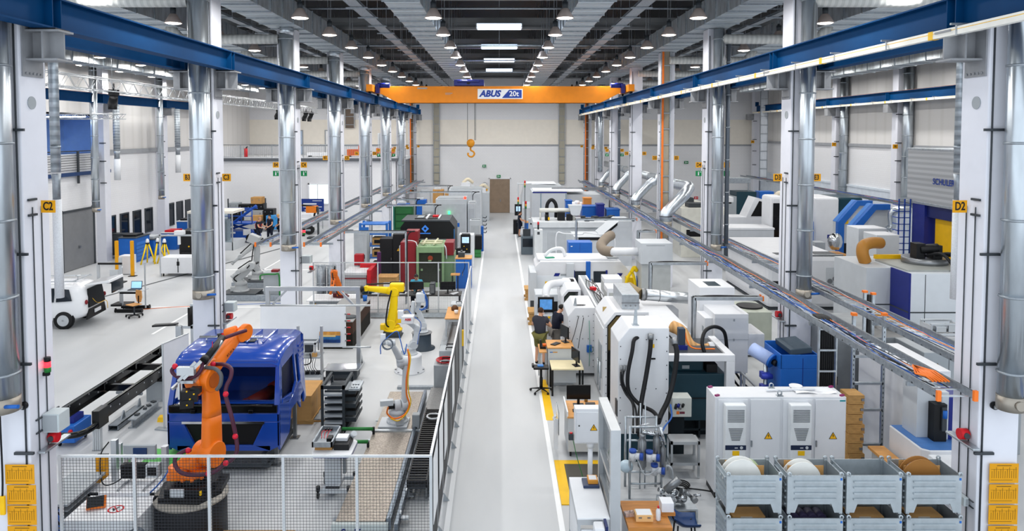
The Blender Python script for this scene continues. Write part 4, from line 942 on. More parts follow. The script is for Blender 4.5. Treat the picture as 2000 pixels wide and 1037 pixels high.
MB().b(-.22,.1,-.1,.02,.2,.84).build('pedestal',MGREY,t);MB().b(.1,.16,.1,.2,.3,.84).build('column',MGREY2,t);MB().b(-.3,.32,.25,.31,.1,.17).b(-.3,.32,-.31,-.25,.1,.17).b(-.2,.1,-.3,.3,.12,.2).build('foot_frame',MGREY,t);MB().b(-.15,.12,-.32,-.28,.2,.23).build('pedal',BLACK,t)
for x in (-.3,.3):
 for yy in (-.3,.3):castor(MB(),x,yy,.075).c((x,yy,.14),(x,yy,.24),.04).build('castor',BLACK,t)
t=thing('metal_tray','open grey sheet metal tray with red leads on the wheeled table','tray',(-3.48,14.75,.885))
MB().b(-.17,.17,-.38,.4,.1,.115).b(-.2,.2,-.41,-.38,.1,.2).b(-.2,.2,.4,.43,.1,.2).b(-.2,-.17,-.41,.43,.1,.2).b(.17,.2,-.41,.43,.1,.2).build('pan',GALVD,t);MB().b(-.17,.17,-.3,.3,0,.1).build('carton_base',CARD,t)
for k in range(3):MB().t(bez((-.1+.06*k,.3,.15),(-.12+.07*k,.1,.2),(-.08+.05*k,-.1,.15),n=6),.007,5).mi(1).cb((-.1+.06*k,.33,.16),(.035,.06,.04)).build('red_lead',[RED,BLACK],t)
MB().b(.04,.14,-.2,-.02,.115,.19).build('black_connector',BLACK,t)
t=thing('instrument_case','black case with a white power meter beside the metal tray','instrument',(-3.13,14.68,.885));MB().b(-.14,.16,-.25,.2,0,.12).build('case',BLACK,t,bev=.01);MB().b(-.14,.1,-.1,.12,.12,.19).build('meter',MWHITE,t,bev=.01);MB().c((.15,.15,.13),(.2,.1,.2),.06).build('dial',MGREY,t)
t=thing('push_trolley','small trolley with green side bars next to the tread plate track','trolley',(-3.3,16.4,0))
for yy in (-.35,.35):MB().c((-.3,yy,.38),(.42,yy,.38),.04).build('green_bar',GREEN,t)
MB().cb((.42,.35,.22),(.05,.05,.4)).cb((.42,-.35,.2),(.05,.05,.35)).cb((-.28,0,.2),(.05,.7,.3)).build('frame',BLACK,t)
m=MB()
for x in (-.28,.42):castor(castor(m,x,.35,.06),x,-.35,.06)
m.build('castors',BLACK,t)
TREAD=mat('tread_plate','A39A90',.35,.6,var=.3,scale=28,bump=.4)
t=thing('linear_track','long tread plate floor track carrying the near white robot','robot track',(-2.47,13.0,0))
MB().b(-.44,.44,0,6.5,.1,.26).build('tread_cover',TREAD,t);MB().b(.46,.54,0,6.5,.1,.3).b(.6,.66,0,6.5,.06,.2).b(.5,.52,0,6.5,.3,.33).build('guide_rail',mat('rail_steel','7D8894',.3,.8),t)
for k in range(8):MB().cb((.7,.4+k*.85,.1),(.22,.12,.03)).cb((.66,.4+k*.85,.15),(.03,.12,.12)).build('anchor_bracket',GALV,t)
for k in range(6):MB().cb((-.5,.4+k*1.15,.08),(.14,.1,.03)).build('anchor_foot',GALV,t)
MB().b(-.5,.5,-.1,0,.0,.24).build('end_plate',mat('end_plate_glass_grey','BFC8C8',.3),t)
MB().txt('Sp.Kos',.2,face_y(-.05,-.104,.09),bold=True).build('lettering',mat('track_letter_navy','1B2A72',.4),t)
t=thing('walkway_plate','grey grating platform at the far end of the cable chain','platform',(-1.55,18.9,0));MB().b(-.3,.25,-.7,.9,.2,.26).build('deck',mat('grey_grating','8E8E8E',.6,var=.2,scale=40),t);MB().b(-.28,.23,-.68,.88,0,.2).build('frame',DGREY,t)
t=thing('cable_chain','black energy chain lying along the tread plate track by the fence','cable chain',(-1.6,14.2,0));m=MB()
for k in range(34):m.b(-.17,.17,k*.11,k*.11+.045,.36,.41)
tag(m.build('chain_links',BLACK,t),kind='stuff');MB().b(-.2,-.17,0,3.75,.26,.42).b(.17,.2,0,3.75,.26,.42).build('side_plates',BLACK,t);MB().b(-.17,.17,0,3.75,.24,.27).build('trough',DGREY,t)
for x in (-.17,.17):
 for yy in (.1,1.8,3.6):MB().cb((x,yy,.12),(.03,.03,.25)).build('leg',STEEL,t)
for k,c in enumerate((YELLOWP,MGREY,CABLEO)):MB().t([(-.08+.07*k,.1,.34),(-.06+.07*k,1.2,.345),(-.09+.08*k,2.4,.34),(-.07+.07*k,3.7,.345)],.018,5).build('cable',c,t)
t=thing('hose_coil','ring of white hose lying on the black energy chain','hose',(-1.55,17.3,.43));MB().t([(.16*math.cos(a*.45),.16*math.sin(a*.45),.02+.004*(a % 3)) for a in range(29)],.02,6).build('ring',WHITE,t)
# robot riding on the track
t=thing('track_carriage','pale square carriage plate under the near white robot','carriage',(-2.45,17.3,.262));MB().b(-.38,.3,-.28,.32,0,.05).build('plate',MGREY,t,bev=.01);MB().b(-.5,.75,-.45,-.35,0,.03).build('front_bar',GALV,t)
MB().b(.42,.6,-.3,-.12,.0,.34).build('drive_motor',MGREY2,t,bev=.02);MB().l([(.1,0),(.1,.05)],(.5,-.21,0),14).build('drive_flange',BLACK,t)
LG=mat('robot_pale_grey','C3C8CD',.4,var=.03)
def rp(*a):return [Vector(at(px,py,Y)) for px,py,Y in a]
HB=[Vector((-2.42,17.3,.312))]
r=robot('industrial_robot','tall pale grey robot on the tread plate track with coiled cable at its elbow',HB+rp((783,792,17.3),(787,705,17.3),(765,668,16.9),(748,668,16.8)),LG,.72,n=(.9,.3,0))
hb=Vector(HB[0])
MB().t([Vector(at(757,672,16.55))-hb+Vector((.12*math.cos(a*.42),.006*a*.3,.12*math.sin(a*.42))) for a in range(60)],.009,5).build('cable_coil',mat('grey_cable','59636F'),r)
MB().t(bez(*[Vector(at(a,b_,16.6))-hb for a,b_ in ((744,690),(745,672),(760,655),(776,645),(782,660),(790,690),(795,670))]),.012,6).build('blue_cable',CABLEB,r)
MB().t(bez(*[Vector(at(a,b_,16.9))-hb for a,b_ in ((797,680),(799,705),(794,740),(794,770),(799,790),(790,810),(770,818),(756,808),(758,795))]),.02,6).build('orange_hose',CABLEO,r)
MB().t(bez(*[Vector(at(a,b_,16.85))-hb for a,b_ in ((799,685),(802,700),(797,740),(798,765),(802,785),(795,806),(778,822),(762,818))]),.014,6).build('yellow_green_cable',YELLOWP,r)
MB().cb(Vector(at(749,659,16.7))-hb,(.11,.08,.2)).build('gripper_box',MWHITE,r)
MB().cb(Vector(at(755,786,16.9))-hb,(.3,.14,.12),.2).build('axis_motor',LG,r)
# white pedestal robot
t=thing('robot_pedestal','white round floor pedestal with flange under the middle white robot','pedestal',(X_(800,722,22),22,0));MB().l([(.46,0),(.46,.03),(.37,.03),(.37,.46),(.36,.5)],(0,0,0),32).build('drum',MWHITE,t)
for k in range(8):MB().c((.42*math.cos(k*.785),.42*math.sin(k*.785),.03),(.42*math.cos(k*.785),.42*math.sin(k*.785),.05),.03,n=6).build('anchor_bolt',STEEL,t)
x0=X_(801,690,22)
r=robot('industrial_robot','white robot on the white pedestal with arms folded and red lettering',[(x0,22,.5)]+rp((808,672,22),(814,640,22.1),(797,628,21.7),(786,622,21.5)),LG,.62,n=(.2,-1,0))
a=Vector(at(797,622,21.4))-Vector((x0,22,.5));MB().cb(a,(.36,.3,.22)).build('arm_housing',MWHITE,r,bev=.02);MB().txt('ABB',.1,Matrix.Translation(a+Vector((.02,-.16,.02))) @ Matrix.Rotation(PI/2,4,'X'),bold=True).build('lettering',RED,r)
MB().cb(Vector(at(783,613,21.4))-Vector((x0,22,.5)),(.16,.14,.24)).build('tool_box',MWHITE,r,bev=.01)
MB().t(bez(*[Vector(at(p,q_,21.6))-Vector((x0,22,.5)) for p,q_ in ((785,606),(797,604),(805,614),(822,630),(818,655),(815,672))]),.012,6).build('blue_cable',CABLEB,r)
t=thing('robot_pedestal','dark grey round pedestal under the farther white robot','pedestal',(X_(824,677,24.3),24.3,0));MB().l([(.44,0),(.44,.03),(.31,.03),(.31,.48),(.3,.52)],(0,0,0),32).build('drum',mat('anthracite_drum','34404C',.5),t);MB().l([(.34,.52),(.34,.54)],(0,0,0),28).build('top_plate',STEEL,t)
x0=X_(824,650,24.3)
r=robot('industrial_robot','upright white robot on the dark grey pedestal wrapped in blue hoses',[(x0,24.3,.54)]+rp((826,634,24.3),(815,603,24.3),(821,583,24.1),(826,567,24.0)),LG,.6,n=(.2,-1,0))
b0=Vector((x0,24.3,.54))
MB().t(bez(*[Vector(at(p,q_,23.9))-b0 for p,q_ in ((826,564),(831,580),(833,595),(826,603),(819,603))]),.02,6).t(bez(*[Vector(at(p,q_,24.0))-b0 for p,q_ in ((828,568),(835,585),(834,600),(822,606))]),.016,6).build('blue_hose',CABLEB,r)
MB().cb(Vector(at(822,580,24.0))-b0,(.3,.26,.3)).cb(Vector(at(806,602,24.1))-b0,(.12,.16,.5),ry=.1).build('wrist_housing',LG,r,bev=.03)
# yellow robot
t=thing('robot_pedestal','dark grey block pedestal under the yellow robot','pedestal',(X_(767,650,25.8),25.8,0));MB().b(-.3,.3,-.25,.3,0,.2).build('block',DGREY,t,bev=.02);MB().b(-.34,.34,-.3,.34,0,.03).build('foot_plate',DGREY,t)
x0=X_(767,640,25.8);b0=Vector((x0,25.8,.2))
r=robot('industrial_robot','bright yellow robot reaching out horizontally over the draped table',[(x0,25.8,.2)]+rp((763,632,25.7),(771,568,25.7),(716,562,25.5),(704,563,25.4)),RYELLOW,.95,n=(0,-1,0),hose_mat=BLACK)
MB().cb(Vector(at(777,618,25.9))-b0,(.3,.3,.42),.2).cb(Vector(at(776,560,25.7))-b0,(.5,.3,.3)).build('motor_cover',RYELLOW,r,bev=.05)
MB().c(Vector(at(709,563,25.4))-b0,Vector(at(701,565,25.3))-b0,.12,n=14).build('gripper',BLACK,r)
# ================================================================ WHITEBOARD RIG, CARTS, TABLES
t=thing('profile_gantry','tall aluminium profile gantry frame holding the large whiteboard','frame',(-5.6,22,0))
for x in (-1.36,1.36):
 MB().b(x-.06,x+.06,-.04,.04,0,2.5).build('post',ALU,t)
 MB().b(x-.05,x+.05,-.7,.7,0,.08).build('foot',ALU,t);MB().hull([(x-.03,.6,.08),(x+.03,.6,.08),(x+.03,.5,.08),(x-.03,.5,.08),(x-.03,.1,.7),(x+.03,.1,.7),(x+.03,.04,.6),(x-.03,.04,.6)],[(0,1,2,3),(4,5,6,7),(0,1,5,4),(2,3,7,6),(0,3,7,4),(1,2,6,5)]).build('brace',ALU,t)
MB().b(-1.42,1.42,-.05,.05,2.42,2.54).build('top_beam',ALU,t)
for s in (-1,1):MB().hull([(s*1.3,-.03,1.95),(s*1.3,.03,1.95),(s*1.22,.03,1.95),(s*1.22,-.03,1.95),(s*.85,-.03,2.42),(s*.85,.03,2.42),(s*.77,.03,2.42),(s*.77,-.03,2.42)],[(0,1,2,3),(4,5,6,7),(0,1,5,4),(1,2,6,5),(2,3,7,6),(3,0,4,7)]).build('corner_brace',ALU,t)
MB().c((-1.55,-.12,2.0),(1.75,-.12,2.0),.03).c((.9,-.12,.74),(1.75,-.12,.74),.03).build('clamp_bar',ALU,t)
t=thing('whiteboard','large curved whiteboard clamped in the gantry frame behind the cab','whiteboard',(-5.85,21.82,.76));MB().p([(-1.27,1.22),(1.27,1.22),(1.27,0),(-1.2,0),(-1.3,.4)],'y',-.012,.012).build('sheet',mat('whiteboard_sheet','E9ECF0',.3,var=.02),t)
for k in range(5):MB().cb((1.28,-.03,1.0-.2*k),(.07,.04,.03)).mi(1).cb((1.36,-.03,1.0-.2*k),(.1,.03,.025)).build('spring_clamp',[STEEL,RED],t)
t=thing('wall_poster','small printed picture with orange and blue bands on the whiteboard','poster',(-4.98,21.79,.9))
MB().b(-.38,.24,-.006,.0,0,.34).mi(1).b(-.38,.24,-.008,-.006,.22,.34).mi(2).b(-.38,.24,-.008,-.006,.0,.1).mi(3).b(-.3,.1,-.009,-.008,.18,.24).build('print',[mat('print_blue','2E6EA8',.5,var=.4,scale=6),mat('print_orange','D99A4A',.5,var=.3,scale=6),mat('print_navy','1E3F7A',.5,var=.4,scale=6),mat('print_sand','E8C98A',.5)],t)
t=thing('test_cart','aluminium test cart with a framed measuring head and hanging cables','cart',(X_(604,740,20.7),20.7,0))
for x in (-.3,.36):MB().b(x-.035,x+.035,-.04,.04,.1,1.7).build('post',ALU,t)
MB().b(-.3,.36,-.25,.3,.84,.88).build('shelf',MGREY2,t);MB().b(-.3,.36,-.25,.3,.3,.33).build('lower_shelf',MGREY2,t)
h=MB()
for x in (-.22,.22):
 for yy in (-.18,.2):h.cb((x,yy,1.1),(.04,.04,.3))
h.b(-.24,.24,-.2,-.16,1.22,1.27).b(-.24,.24,.18,.22,1.22,1.27).b(-.24,-.2,-.2,.22,1.22,1.27).b(.2,.24,-.2,.22,1.22,1.27);hh=h.build('measuring_frame',ALU,t)
MB().cb((0,0,1.08),(.2,.2,.22)).c((.1,-.1,1.0),(.1,-.1,1.2),.05).build('measuring_head',DGREY,hh)
for x in (-.18,.2):MB().cb((x,-.18,.93),(.13,.1,.1)).build('wooden_block',PALLET,t)
m=MB()
for k in range(8):m.t(bez((-.25+.07*k,-.2,.84),(-.2+.06*k,-.25,.6),(-.2+.08*k,-.1,.34),n=6),.008,5)
m.t(bez((.1,-.28,1.0),(.12,-.3,.75),(-.1,-.32,.7),(-.28,-.3,.95),(-.3,-.2,1.4)),.018,6);m.build('cable_bundle',CABLE,t)
for k in range(4):MB().cb((-.2+.15*k,0,.37),(.1,.14,.08)).build('power_supply',BLACK if k % 2 else DGREY,t)
for x in (-.3,.36):
 for yy in (-.25,.28):castor(MB(),x,yy,.06).build('castor',BLACK,t)
t=thing('sheet_stand','low dark stand topped by a shiny metal sheet next to the gantry','stand',(-4.55,21.2,0));MB().b(-.45,.45,-.15,.3,.08,.32).build('box',DGREY,t);MB().b(-.5,.52,-.3,.32,.36,.38).build('metal_sheet',CHROME,t);MB().b(-.45,.45,.1,.16,.3,.37).build('rib',ALU,t)
t=thing('draped_table','long table draped in black and brown cloth right of the whiteboard','table',(-5.2,24.2,0));MB().b(-.7,.34,.0,3.3,0,.5).build('black_drape',mat('black_cloth','15130F',.9),t);MB().b(-.7,.345,-.005,3.3,.5,.9).build('brown_drape',mat('brown_cloth','3E2A22',.9),t);MB().b(-.72,.36,-.02,3.32,.9,.93).build('top',mat('grey_board_top','8E8E8E',.5),t)
t=thing('round_disc','dark grey disc part lying on the draped table','disc',(-5.05,24.7,.932));MB().l([(.22,0),(.24,.01),(.24,.03),(.1,.05)],(0,0,0),26).build('plate',DGREY,t)
t=thing('storage_cup','small blue tub on the far end of the draped table','tub',(-4.98,27.1,.932));MB().l([(.07,0),(.09,.2),(.08,.2),(.06,.02)],(0,0,0),14).build('tub',BLUE,t)
table((-1.52,26.0,0),0,.72,1.7,.78,'beech topped work table standing beside the aisle fence',name='work_table')
t=thing('tool_bag','small brown bag and white cup on the beech work table','bag',(-1.6,26.3,.78));MB().l([(.12,0),(.13,.1),(.06,.18)],(0,0,0),12).build('pouch',mat('brown_leather','5E3F28',.7),t)
tag(MB().l([(.06,0),(.075,.12),(.065,.12),(.05,.01)],(0,0,0),14).build('cup',WHITE,loc=(-1.52,25.8,.78)),'white cup on the beech work table','cup')
t=thing('controller_box','pale grey controller with handle behind the beech table','controller',(-1.5,27.4,0));MB().b(-.3,.25,-.25,.3,0,.8).build('housing',MGREY,t,bev=.015);MB().t([(-.1,-.1,.8),(-.1,-.1,.87),(.1,-.1,.87),(.1,-.1,.8)],.015).build('handle',BLACK,t)
for i,(yy,hh,lb) in enumerate(((19.85,.85,'pale grey robot controller cabinet nearest the front on the aisle fence'),(21.6,.72,'pale grey robot controller cabinet behind the first, with two black handles'))):
 t=thing('controller_cabinet',lb,'controller',(-1.48,yy,0),group='grey robot controllers by the fence');MB().b(-.3,.24,0,.62,.05,hh).b(-.28,.22,.02,.6,0,.05).build('housing',mat('controller_grey','A9AFB4',.45),t,bev=.015)
 MB().b(-.26,.2,-.006,0,.1,hh-.1).build('door',mat('controller_grey','A9AFB4'),t)
 for q_ in (.15,.5):MB().t([(-.1,q_,hh),(-.1,q_,hh+.06),(.12,q_,hh+.06),(.12,q_,hh)],.018).build('handle',BLACK,t)
m=MB()
for k in range(5):m.t([(-1.5+(.16+.02*k)*math.cos(a*.45),20.15+(.2+.02*k)*math.sin(a*.45),.87+.012*k) for a in range(15)],.01,5)
m.t(bez((-1.4,19.95,.9),(-1.35,19.8,.85),(-1.38,19.8,.5),(-1.3,19.78,.3)),.01,5);tag(m.build('cable_coil',RED),'red cable coiled on top of the nearest grey controller cabinet','cable')
# ================================================================ PALLET BOXES
BOXG=mat('box_galvanised','B3BCC2',.36,.55,var=.1,scale=7);BOXD=mat('box_side_galvanised','A9B3BA',.4,.6,var=.12)
def pallet_box(tier2=True):
 w,d,h=.84,.56,.6
 t=thing('pallet_box','box','pallet box',(0,0,0),group='galvanised stacking boxes at the bottom right')
 m=MB();m.b(.05,w-.05,0,.012,.16,h).p([(.05,.02),(.12,.02),(.17,.16),(.05,.16)],'y',0,.012).p([(w-.05,.02),(w-.12,.02),(w-.17,.16),(w-.05,.16)],'y',0,.012)
 for k in range(4):m.cb((w/2,-.012,.235+k*.09),(w-.2,.03,.026))
 m.b(.05,w-.05,-.006,.014,h-.03,h);m.build('front_wall',BOXG,t)
 m=MB().b(.05,w-.05,d-.012,d,.06,h)
 for k in range(4):m.cb((w/2,d+.004,.2+k*.1),(w-.2,.014,.02))
 m.build('rear_wall',BOXG,t)
 for x in (0,w):
  m=MB();s=.01 if x==0 else -.01;m.b(min(x+s,x+2*s),max(x+s,x+2*s),.03,d-.03,.06,h)
  for k in range(5):m.cb((x-s*.4,d/2,.13+k*.1),(.03,d-.12,.028))
  m.build('side_wall',BOXD,t)
  for yy in (0,d):
   MB().cb((x+(.025 if x==0 else -.025),yy+(.02 if yy==0 else -.02),h/2+.0),(.05,.04,h)).l([(.018,-.012),(.034,-.012),(.034,.012),(.018,.012)],(x+(.025 if x==0 else -.025),yy,h+.02),12,cap=False,ax='y').build('corner_post',BOXG,t)
 MB().b(.02,w-.02,.02,d-.02,.14,.155).build('floor_plate',BOXD,t)
 MB().cb((w-.025,-.003,h-.06),(.03,.004,.035)).build('blue_mark',mat('blue_mark','2A6BC0',.5),t)
 return t
PB=pallet_box();BX=[X_(px,925,11.1) for px in (1418.7,1537.6,1653,1769.6)]
CONT=['white and green cable reels','reels wrapped in brown cardboard','nothing above its rim','a brown reel']
first=True
for tier,(z,tn) in enumerate(((1.36,'top'),(.71,'middle'),(.06,'bottom'))):
 for i,x in enumerate(BX):
  lb=f'galvanised {tn} tier stacking box, {["beside the small cart", "second from the aisle", "third from the aisle", "beside the D2 column"][i]}' + (f', holding {CONT[i]}' if tier==0 and i!=2 else '')
  if first:PB.location=(x,11.1,z);tag(PB,lb);first=False
  else:copy_tree(PB,(x,11.1,z),label=lb)
for i,x in enumerate(BX):
 tag(MB().b(x,x+.84,11.1,11.66,0,.06).build('foot_rail',BOXD),f'flat steel base under the {["leftmost","second","third","rightmost"][i]} stack of galvanised boxes','base','steel bases under the box stacks')
REELS=[(0,.3,.3,'white','leftmost box'),(0,.42,.26,'green','leftmost box'),(1,.32,.28,'white','second box'),(3,.35,.3,'brown','rightmost box')]
RM={'white':mat('reel_white','E6E6E2',.5),'green':mat('reel_green','B9C9A0',.5),'brown':mat('reel_brown','9C6B34',.6)}
for i,dx,r,c,bn in REELS:
 t=thing('cable_reel',f'{c} cable reel standing upright in the {bn} of the top row','reel',(BX[i]+dx,11.3+.12*(c=='green'),1.66));y=.0
 MB().l([(r,0),(r,.02)],(0,y,r-.15),30,ax='y').l([(r,.12),(r,.14)],(0,y,r-.15),30,ax='y').build('flange',RM[c],t)
 MB().l([(r*.78,.02),(r*.78,.12)],(0,y,r-.15),30,ax='y').build('winding',[MGREY,CABLEB,WHITE][len(c) % 3],t)
for i,x in enumerate(BX):
 if i!=2:
  tag(MB().b(x+.1,x+.66,11.36,11.37,1.55,1.99).b(x+.1,x+.3,11.5,11.51,1.55,2.01).build('cardboard_sheet',CARD),f'torn brown cardboard pieces in the top box, {["leftmost","second","","rightmost"][i]} stack','cardboard','cardboard in the stacking boxes')
 t=thing('carton',f'flat {"brown carton" if i != 1 else "bundle of dark rolls"} seen through the front slot of the {["leftmost","second","third","rightmost"][i]} middle box','carton',(x+.14,11.25,.875),group='goods in the middle row boxes')
 if i!=1:MB().b(0,.5,0,.3,0,.38).mi(1).b(.12,.3,-.002,0,.3,.381).build('body',[CARD,mat('dull_label','B9AFA0',.6)],t)
 else:MB().c((.06,.06,.3),(.06,.3,.3),.08).c((.2,.06,.3),(.2,.3,.3),.08).c((.34,.06,.3),(.34,.3,.3),.08).c((.48,.06,.3),(.48,.3,.3),.08).b(-.02,.56,.02,.3,0,.22).build('rolls',mat('dark_violet_rolls','3A3450',.5),t)
# ================================================================ WHITE CONTROL CABINETS WITH COOLERS
HAZ=mat('hazard_yellow','F3B51A',.5)
def hazard(parent,x,y,z,s=.08):
 h=MB().p([(-s,-s*.75),(s,-s*.75),(0,s)],'y',0,.003).mi(1).p([(-s*.8,-s*.63),(s*.8,-s*.63),(0,s*.76)],'y',-.002,0).mi(0).p([(.0,s*.45),(-s*.2,-s*.02),(0,-s*.02),(-.1*s,-s*.45),(s*.22,s*.1),(.02*s,s*.1),(s*.16,s*.45)],'y',-.003,-.002).build('warning_sign',[BLACK,HAZ],parent);h.location=(x,y,z);return h
t=thing('control_cabinet','wide white control cabinet with two roof eyelets and cooling units, behind the stacking boxes','control cabinet',(4.2,14.25,0));W2=2.56
MB().b(0,W2,0,.6,.12,2.02).build('housing',MWHITE,t,bev=.012);MB().b(.02,W2-.02,.02,.58,0,.12).build('plinth',BLACK,t)
for i in range(4):
 x0=.05+i*.63;dr=MB().b(x0+.01,x0+.59,-.025,0,.16,1.98).build('door',MWHITE,t,bev=.008)
 if i % 2==1:hazard(dr,x0+.36,-.032,1.26);MB().b(x0+.02,x0+.045,-.05,-.025,1.05,1.17).build('lock_handle',GALVD,dr)
 else:
  c=MB().b(x0+.1,x0+.5,-.2,-.025,.3,1.93).build('cooling_unit',mat('cooler_white','DDE0E2',.4),t,bev=.02)
  m=MB()
  for k in range(11):m.b(x0+.14,x0+.46,-.206,-.2,1.6+k*.023,1.611+k*.023)
  for k in range(11):e=.022*k/11*3;m.b(x0+.16+.06-e,x0+.44-.06+e,-.206,-.2,1.24+k*.023,1.251+k*.023)
  for k in range(9):e=.02*k/9*3;m.b(x0+.16+e,x0+.44-e,-.206,-.2,.62+k*.023,.631+k*.023)
  m.build('air_grille',mat('grille_grey','6E7276',.5),c)
  MB().b(x0+.1,x0+.5,-.207,-.2,1.06,1.15).mi(1).b(x0+.28,x0+.34,-.21,-.207,1.09,1.11).l([(.03,0),(.03,.003)],(x0+.41,-.21,1.105),12,ax='y').build('display_strip',[mat('strip_navy','1E2A44',.4),MGREY],c)
  MB().b(x0+.24,x0+.37,-.207,-.2,.95,1.04).build('yellow_label',YELLOWP,c)
MB().b(W2-.14,W2-.03,-.027,-.02,1.94,1.97).build('maker_badge',mat('badge_teal','1C8C94',.4),t)
for x,yy in ((.06,.06),(.06,.54),(W2-.06,.06),(W2-.06,.54)):MB().cb((x,yy,2.035),(.09,.05,.03),.5).build('roof_clip',mat('clip_purple','8A2A62',.4),t)
for yy in (.06,.5):MB().cb((W2/2,yy,2.03),(.12,.08,.02)).l([(.03,-.01),(.05,-.01),(.05,.01),(.03,.01)],(W2/2,yy,2.08),14,cap=False,ax='y').build('lifting_eye',GALV,t)
t=thing('plastic_sheet','crumpled white plastic sheet and strip lying on the control cabinet roof','sheet',(5.95,14.5,2.022))
MB().grid(lambda u,v:(-.1+u*.8,-.12+v*.35,.01+.02*math.sin(7*u+3*v)+.015*math.sin(11*v)),10,6).build('film',mat('white_film','EDEFF2',.3),t);MB().cb((-.15,.05,.03),(1.0,.05,.03),.08).build('strip',WHITE,t);MB().l([(.12,0),(.13,.03)],(.05,.28,.0),20).build('disc',WHITE,t)
# ================================================================ EXTRUDER LINE: WHITE HOODS ALONG THE AISLE
def hood(name,label,x0,x1,y0,y1,zt,ch,opening=None,holes=True,group=None,dark=BLACK,z0=0.1):
 """white machine hood with a chamfered aisle edge"""
 t=thing(name,label,'machine',(x0,y0,0),group=group);w=x1-x0;d=y1-y0
 pr=[(0,z0),(w,z0),(w,zt),(ch*.8,zt),(0,zt-ch)]
 if not opening:MB().p(pr,'y',0,d).build('hood_shell',MWHITE,t,bev=.015)
 else:
  q=.09;m=MB();inn=[(q,z0),(w-q,z0),(w-q,zt-q),(ch*.8+q*.5,zt-q),(q,zt-ch-q*.3)]
  rs=[]
  for yy,P_ in ((0,inn),(0,pr),(d,pr),(d,inn)):rs.append([(a,yy,b_) for a,b_ in P_])
  m.rings(rs,cap=False,smooth=False,close=True);m.build('hood_shell',MWHITE,t,bev=.008)
  MB().b(q,w-q,d*.5,d*.5+.03,z0,zt-q).build('inner_wall',opening,t)
  o2=[(q-.015,z0),(q+.01,z0),(q+.01,zt-ch-q*.3),(ch*.8+q*.5,zt-q-.02),(w-q,zt-q-.02),(w-q,zt-q+.01),(ch*.8+q*.5-.01,zt-q+.01),(q-.015,zt-ch-q*.3+.01)]
  MB().p(o2,'y',-.012,.0).build('rubber_seal',BLACK,t)
  MB().b(q,w-q,-.0,d*.5,z0,z0+.05).build('sill',dark,t)
 if holes:
  m=MB()
  for k in range(9):m.cb((.05,-.004,.3+k*(zt-.7)/8),(.02,.01,.02)).cb((w-.05,-.004,.3+k*(zt-.5)/8),(.02,.01,.02))
  for k in range(3):m.cb((w*(.35+.2*k),-.004,zt-.25),(.02,.01,.02)).cb((w*(.35+.2*k),-.004,zt*.55),(.02,.01,.02))
  m.build('panel_screws',DGREY,t)
 return t
BEIGE=mat('beige_inner','B39A62',.5)
h1=hood('machine_hood','tall white machine front panel hung with thick black hoses',X_(1207,800,15.8),X_(1306,800,15.8),15.8,16.9,2.95,.3,z0=.62)
MB().b(0,1.1,.02,1.05,.0,.62).build('base_block',TEAL,h1);MB().hull([(-.02,.02,1.0),(-.02,.02,1.35),(-.03,.2,1.35),(-.03,.2,1.0),(0,.02,1.0),(0,.02,1.35),(0,.2,1.35),(0,.2,1.0)],[(0,1,2,3),(4,7,6,5),(0,4,5,1),(1,5,6,2),(2,6,7,3),(3,7,4,0)]).build('side_handle',DGREY,h1)
MB().p([(.36,2.95),(.46,2.95),(.44,3.35),(.4,3.3)],'y',.25,.28).b(.34,.48,.2,.32,2.95,2.97).build('sheet_flap',GALV,h1);MB().b(.68,.8,-.03,0,2.27,2.3).build('door_handle',BLACK,h1);MB().b(.71,.78,-.006,0,2.52,2.6).build('yellow_label',YELLOWP,h1)
b0=Vector((X_(1207,800,15.8),15.8,0));R_=lambda *q:[Vector(at(px,py,Y))-b0 for px,py,Y in q]
for nm,r,q in (('thick_hose',.042,((1251,655,15.9),(1238,662,15.75),(1234,685,15.65),(1226,730,15.6),(1229,765,15.6),(1250,790,15.5),(1275,803,15.2),(1288,820,14.9))),
    ('thick_hose',.05,((1270,650,15.75),(1269,680,15.65),(1262,730,15.6),(1252,790,15.4),(1249,830,15.0),(1250,850,14.6))),
    ('thick_hose',.055,((1315,660,15.9),(1321,690,15.7),(1315,740,15.6),(1305,780,15.4),(1292,808,15.2),(1286,825,14.9))),
    ('thin_hose',.022,((1213,712,15.75),(1213,745,15.65),(1222,768,15.6),(1236,790,15.4),(1237,830,15.0),(1237,845,14.5))),
    ('thin_hose',.022,((1221,712,15.75),(1216,740,15.65),(1226,768,15.6),(1241,795,15.4),(1244,830,15.0),(1244,845,14.5)))):
 MB().t(bez(*R_(*q),n=6),r,9).build(nm,CABLE,h1)
 MB().c(*[Vector(p) for p in (R_(q[0])[0],R_(q[0])[0]*.6+R_(q[1])[0]*.4)],r*1.3,n=10).build('hose_fitting',STEEL,h1)
MB().t(bez(*R_((1251,655,16.0),(1262,645,16.1),(1275,648,16.2),(1300,650,16.3),(1312,660,16.2)),n=6),.02,6).build('top_hose',CABLE,h1);MB().t(bez(*R_((1265,640,16.4),(1285,642,16.4),(1300,640,16.5)),n=6),.014,6).build('orange_lead',CABLEO,h1)
MB().t(bez(*R_((1310,790,15.7),(1312,815,15.4),(1298,835,15.0),(1289,860,14.6),(1289,900,14.4)),n=6),.018,6).build('blue_hose',CABLEB,h1)
h2=hood('machine_hood','white machine hood with a wide open beige mouth and black seal',X_(1180,700,19.2),X_(1266,700,19.2),19.2,21.1,2.46,.34,BEIGE)
MB().b(.1,1.06,.4,.5,.1,1.3).b(.1,1.06,.1,.4,.1,.16).build('machine_bed',BLACK,h2);MB().b(-.02,0,.1,1.8,.1,2.0).build('side_skin',MWHITE,h2);MB().t([(-.1,.1,.35),(-.1,.1,1.1),(-.1,.5,1.1),(-.1,.5,.35)],.02).build('grab_rail',GALV,h2);MB().b(-.04,-.02,.3,.9,.6,1.5).build('side_window',MGREY2,h2)
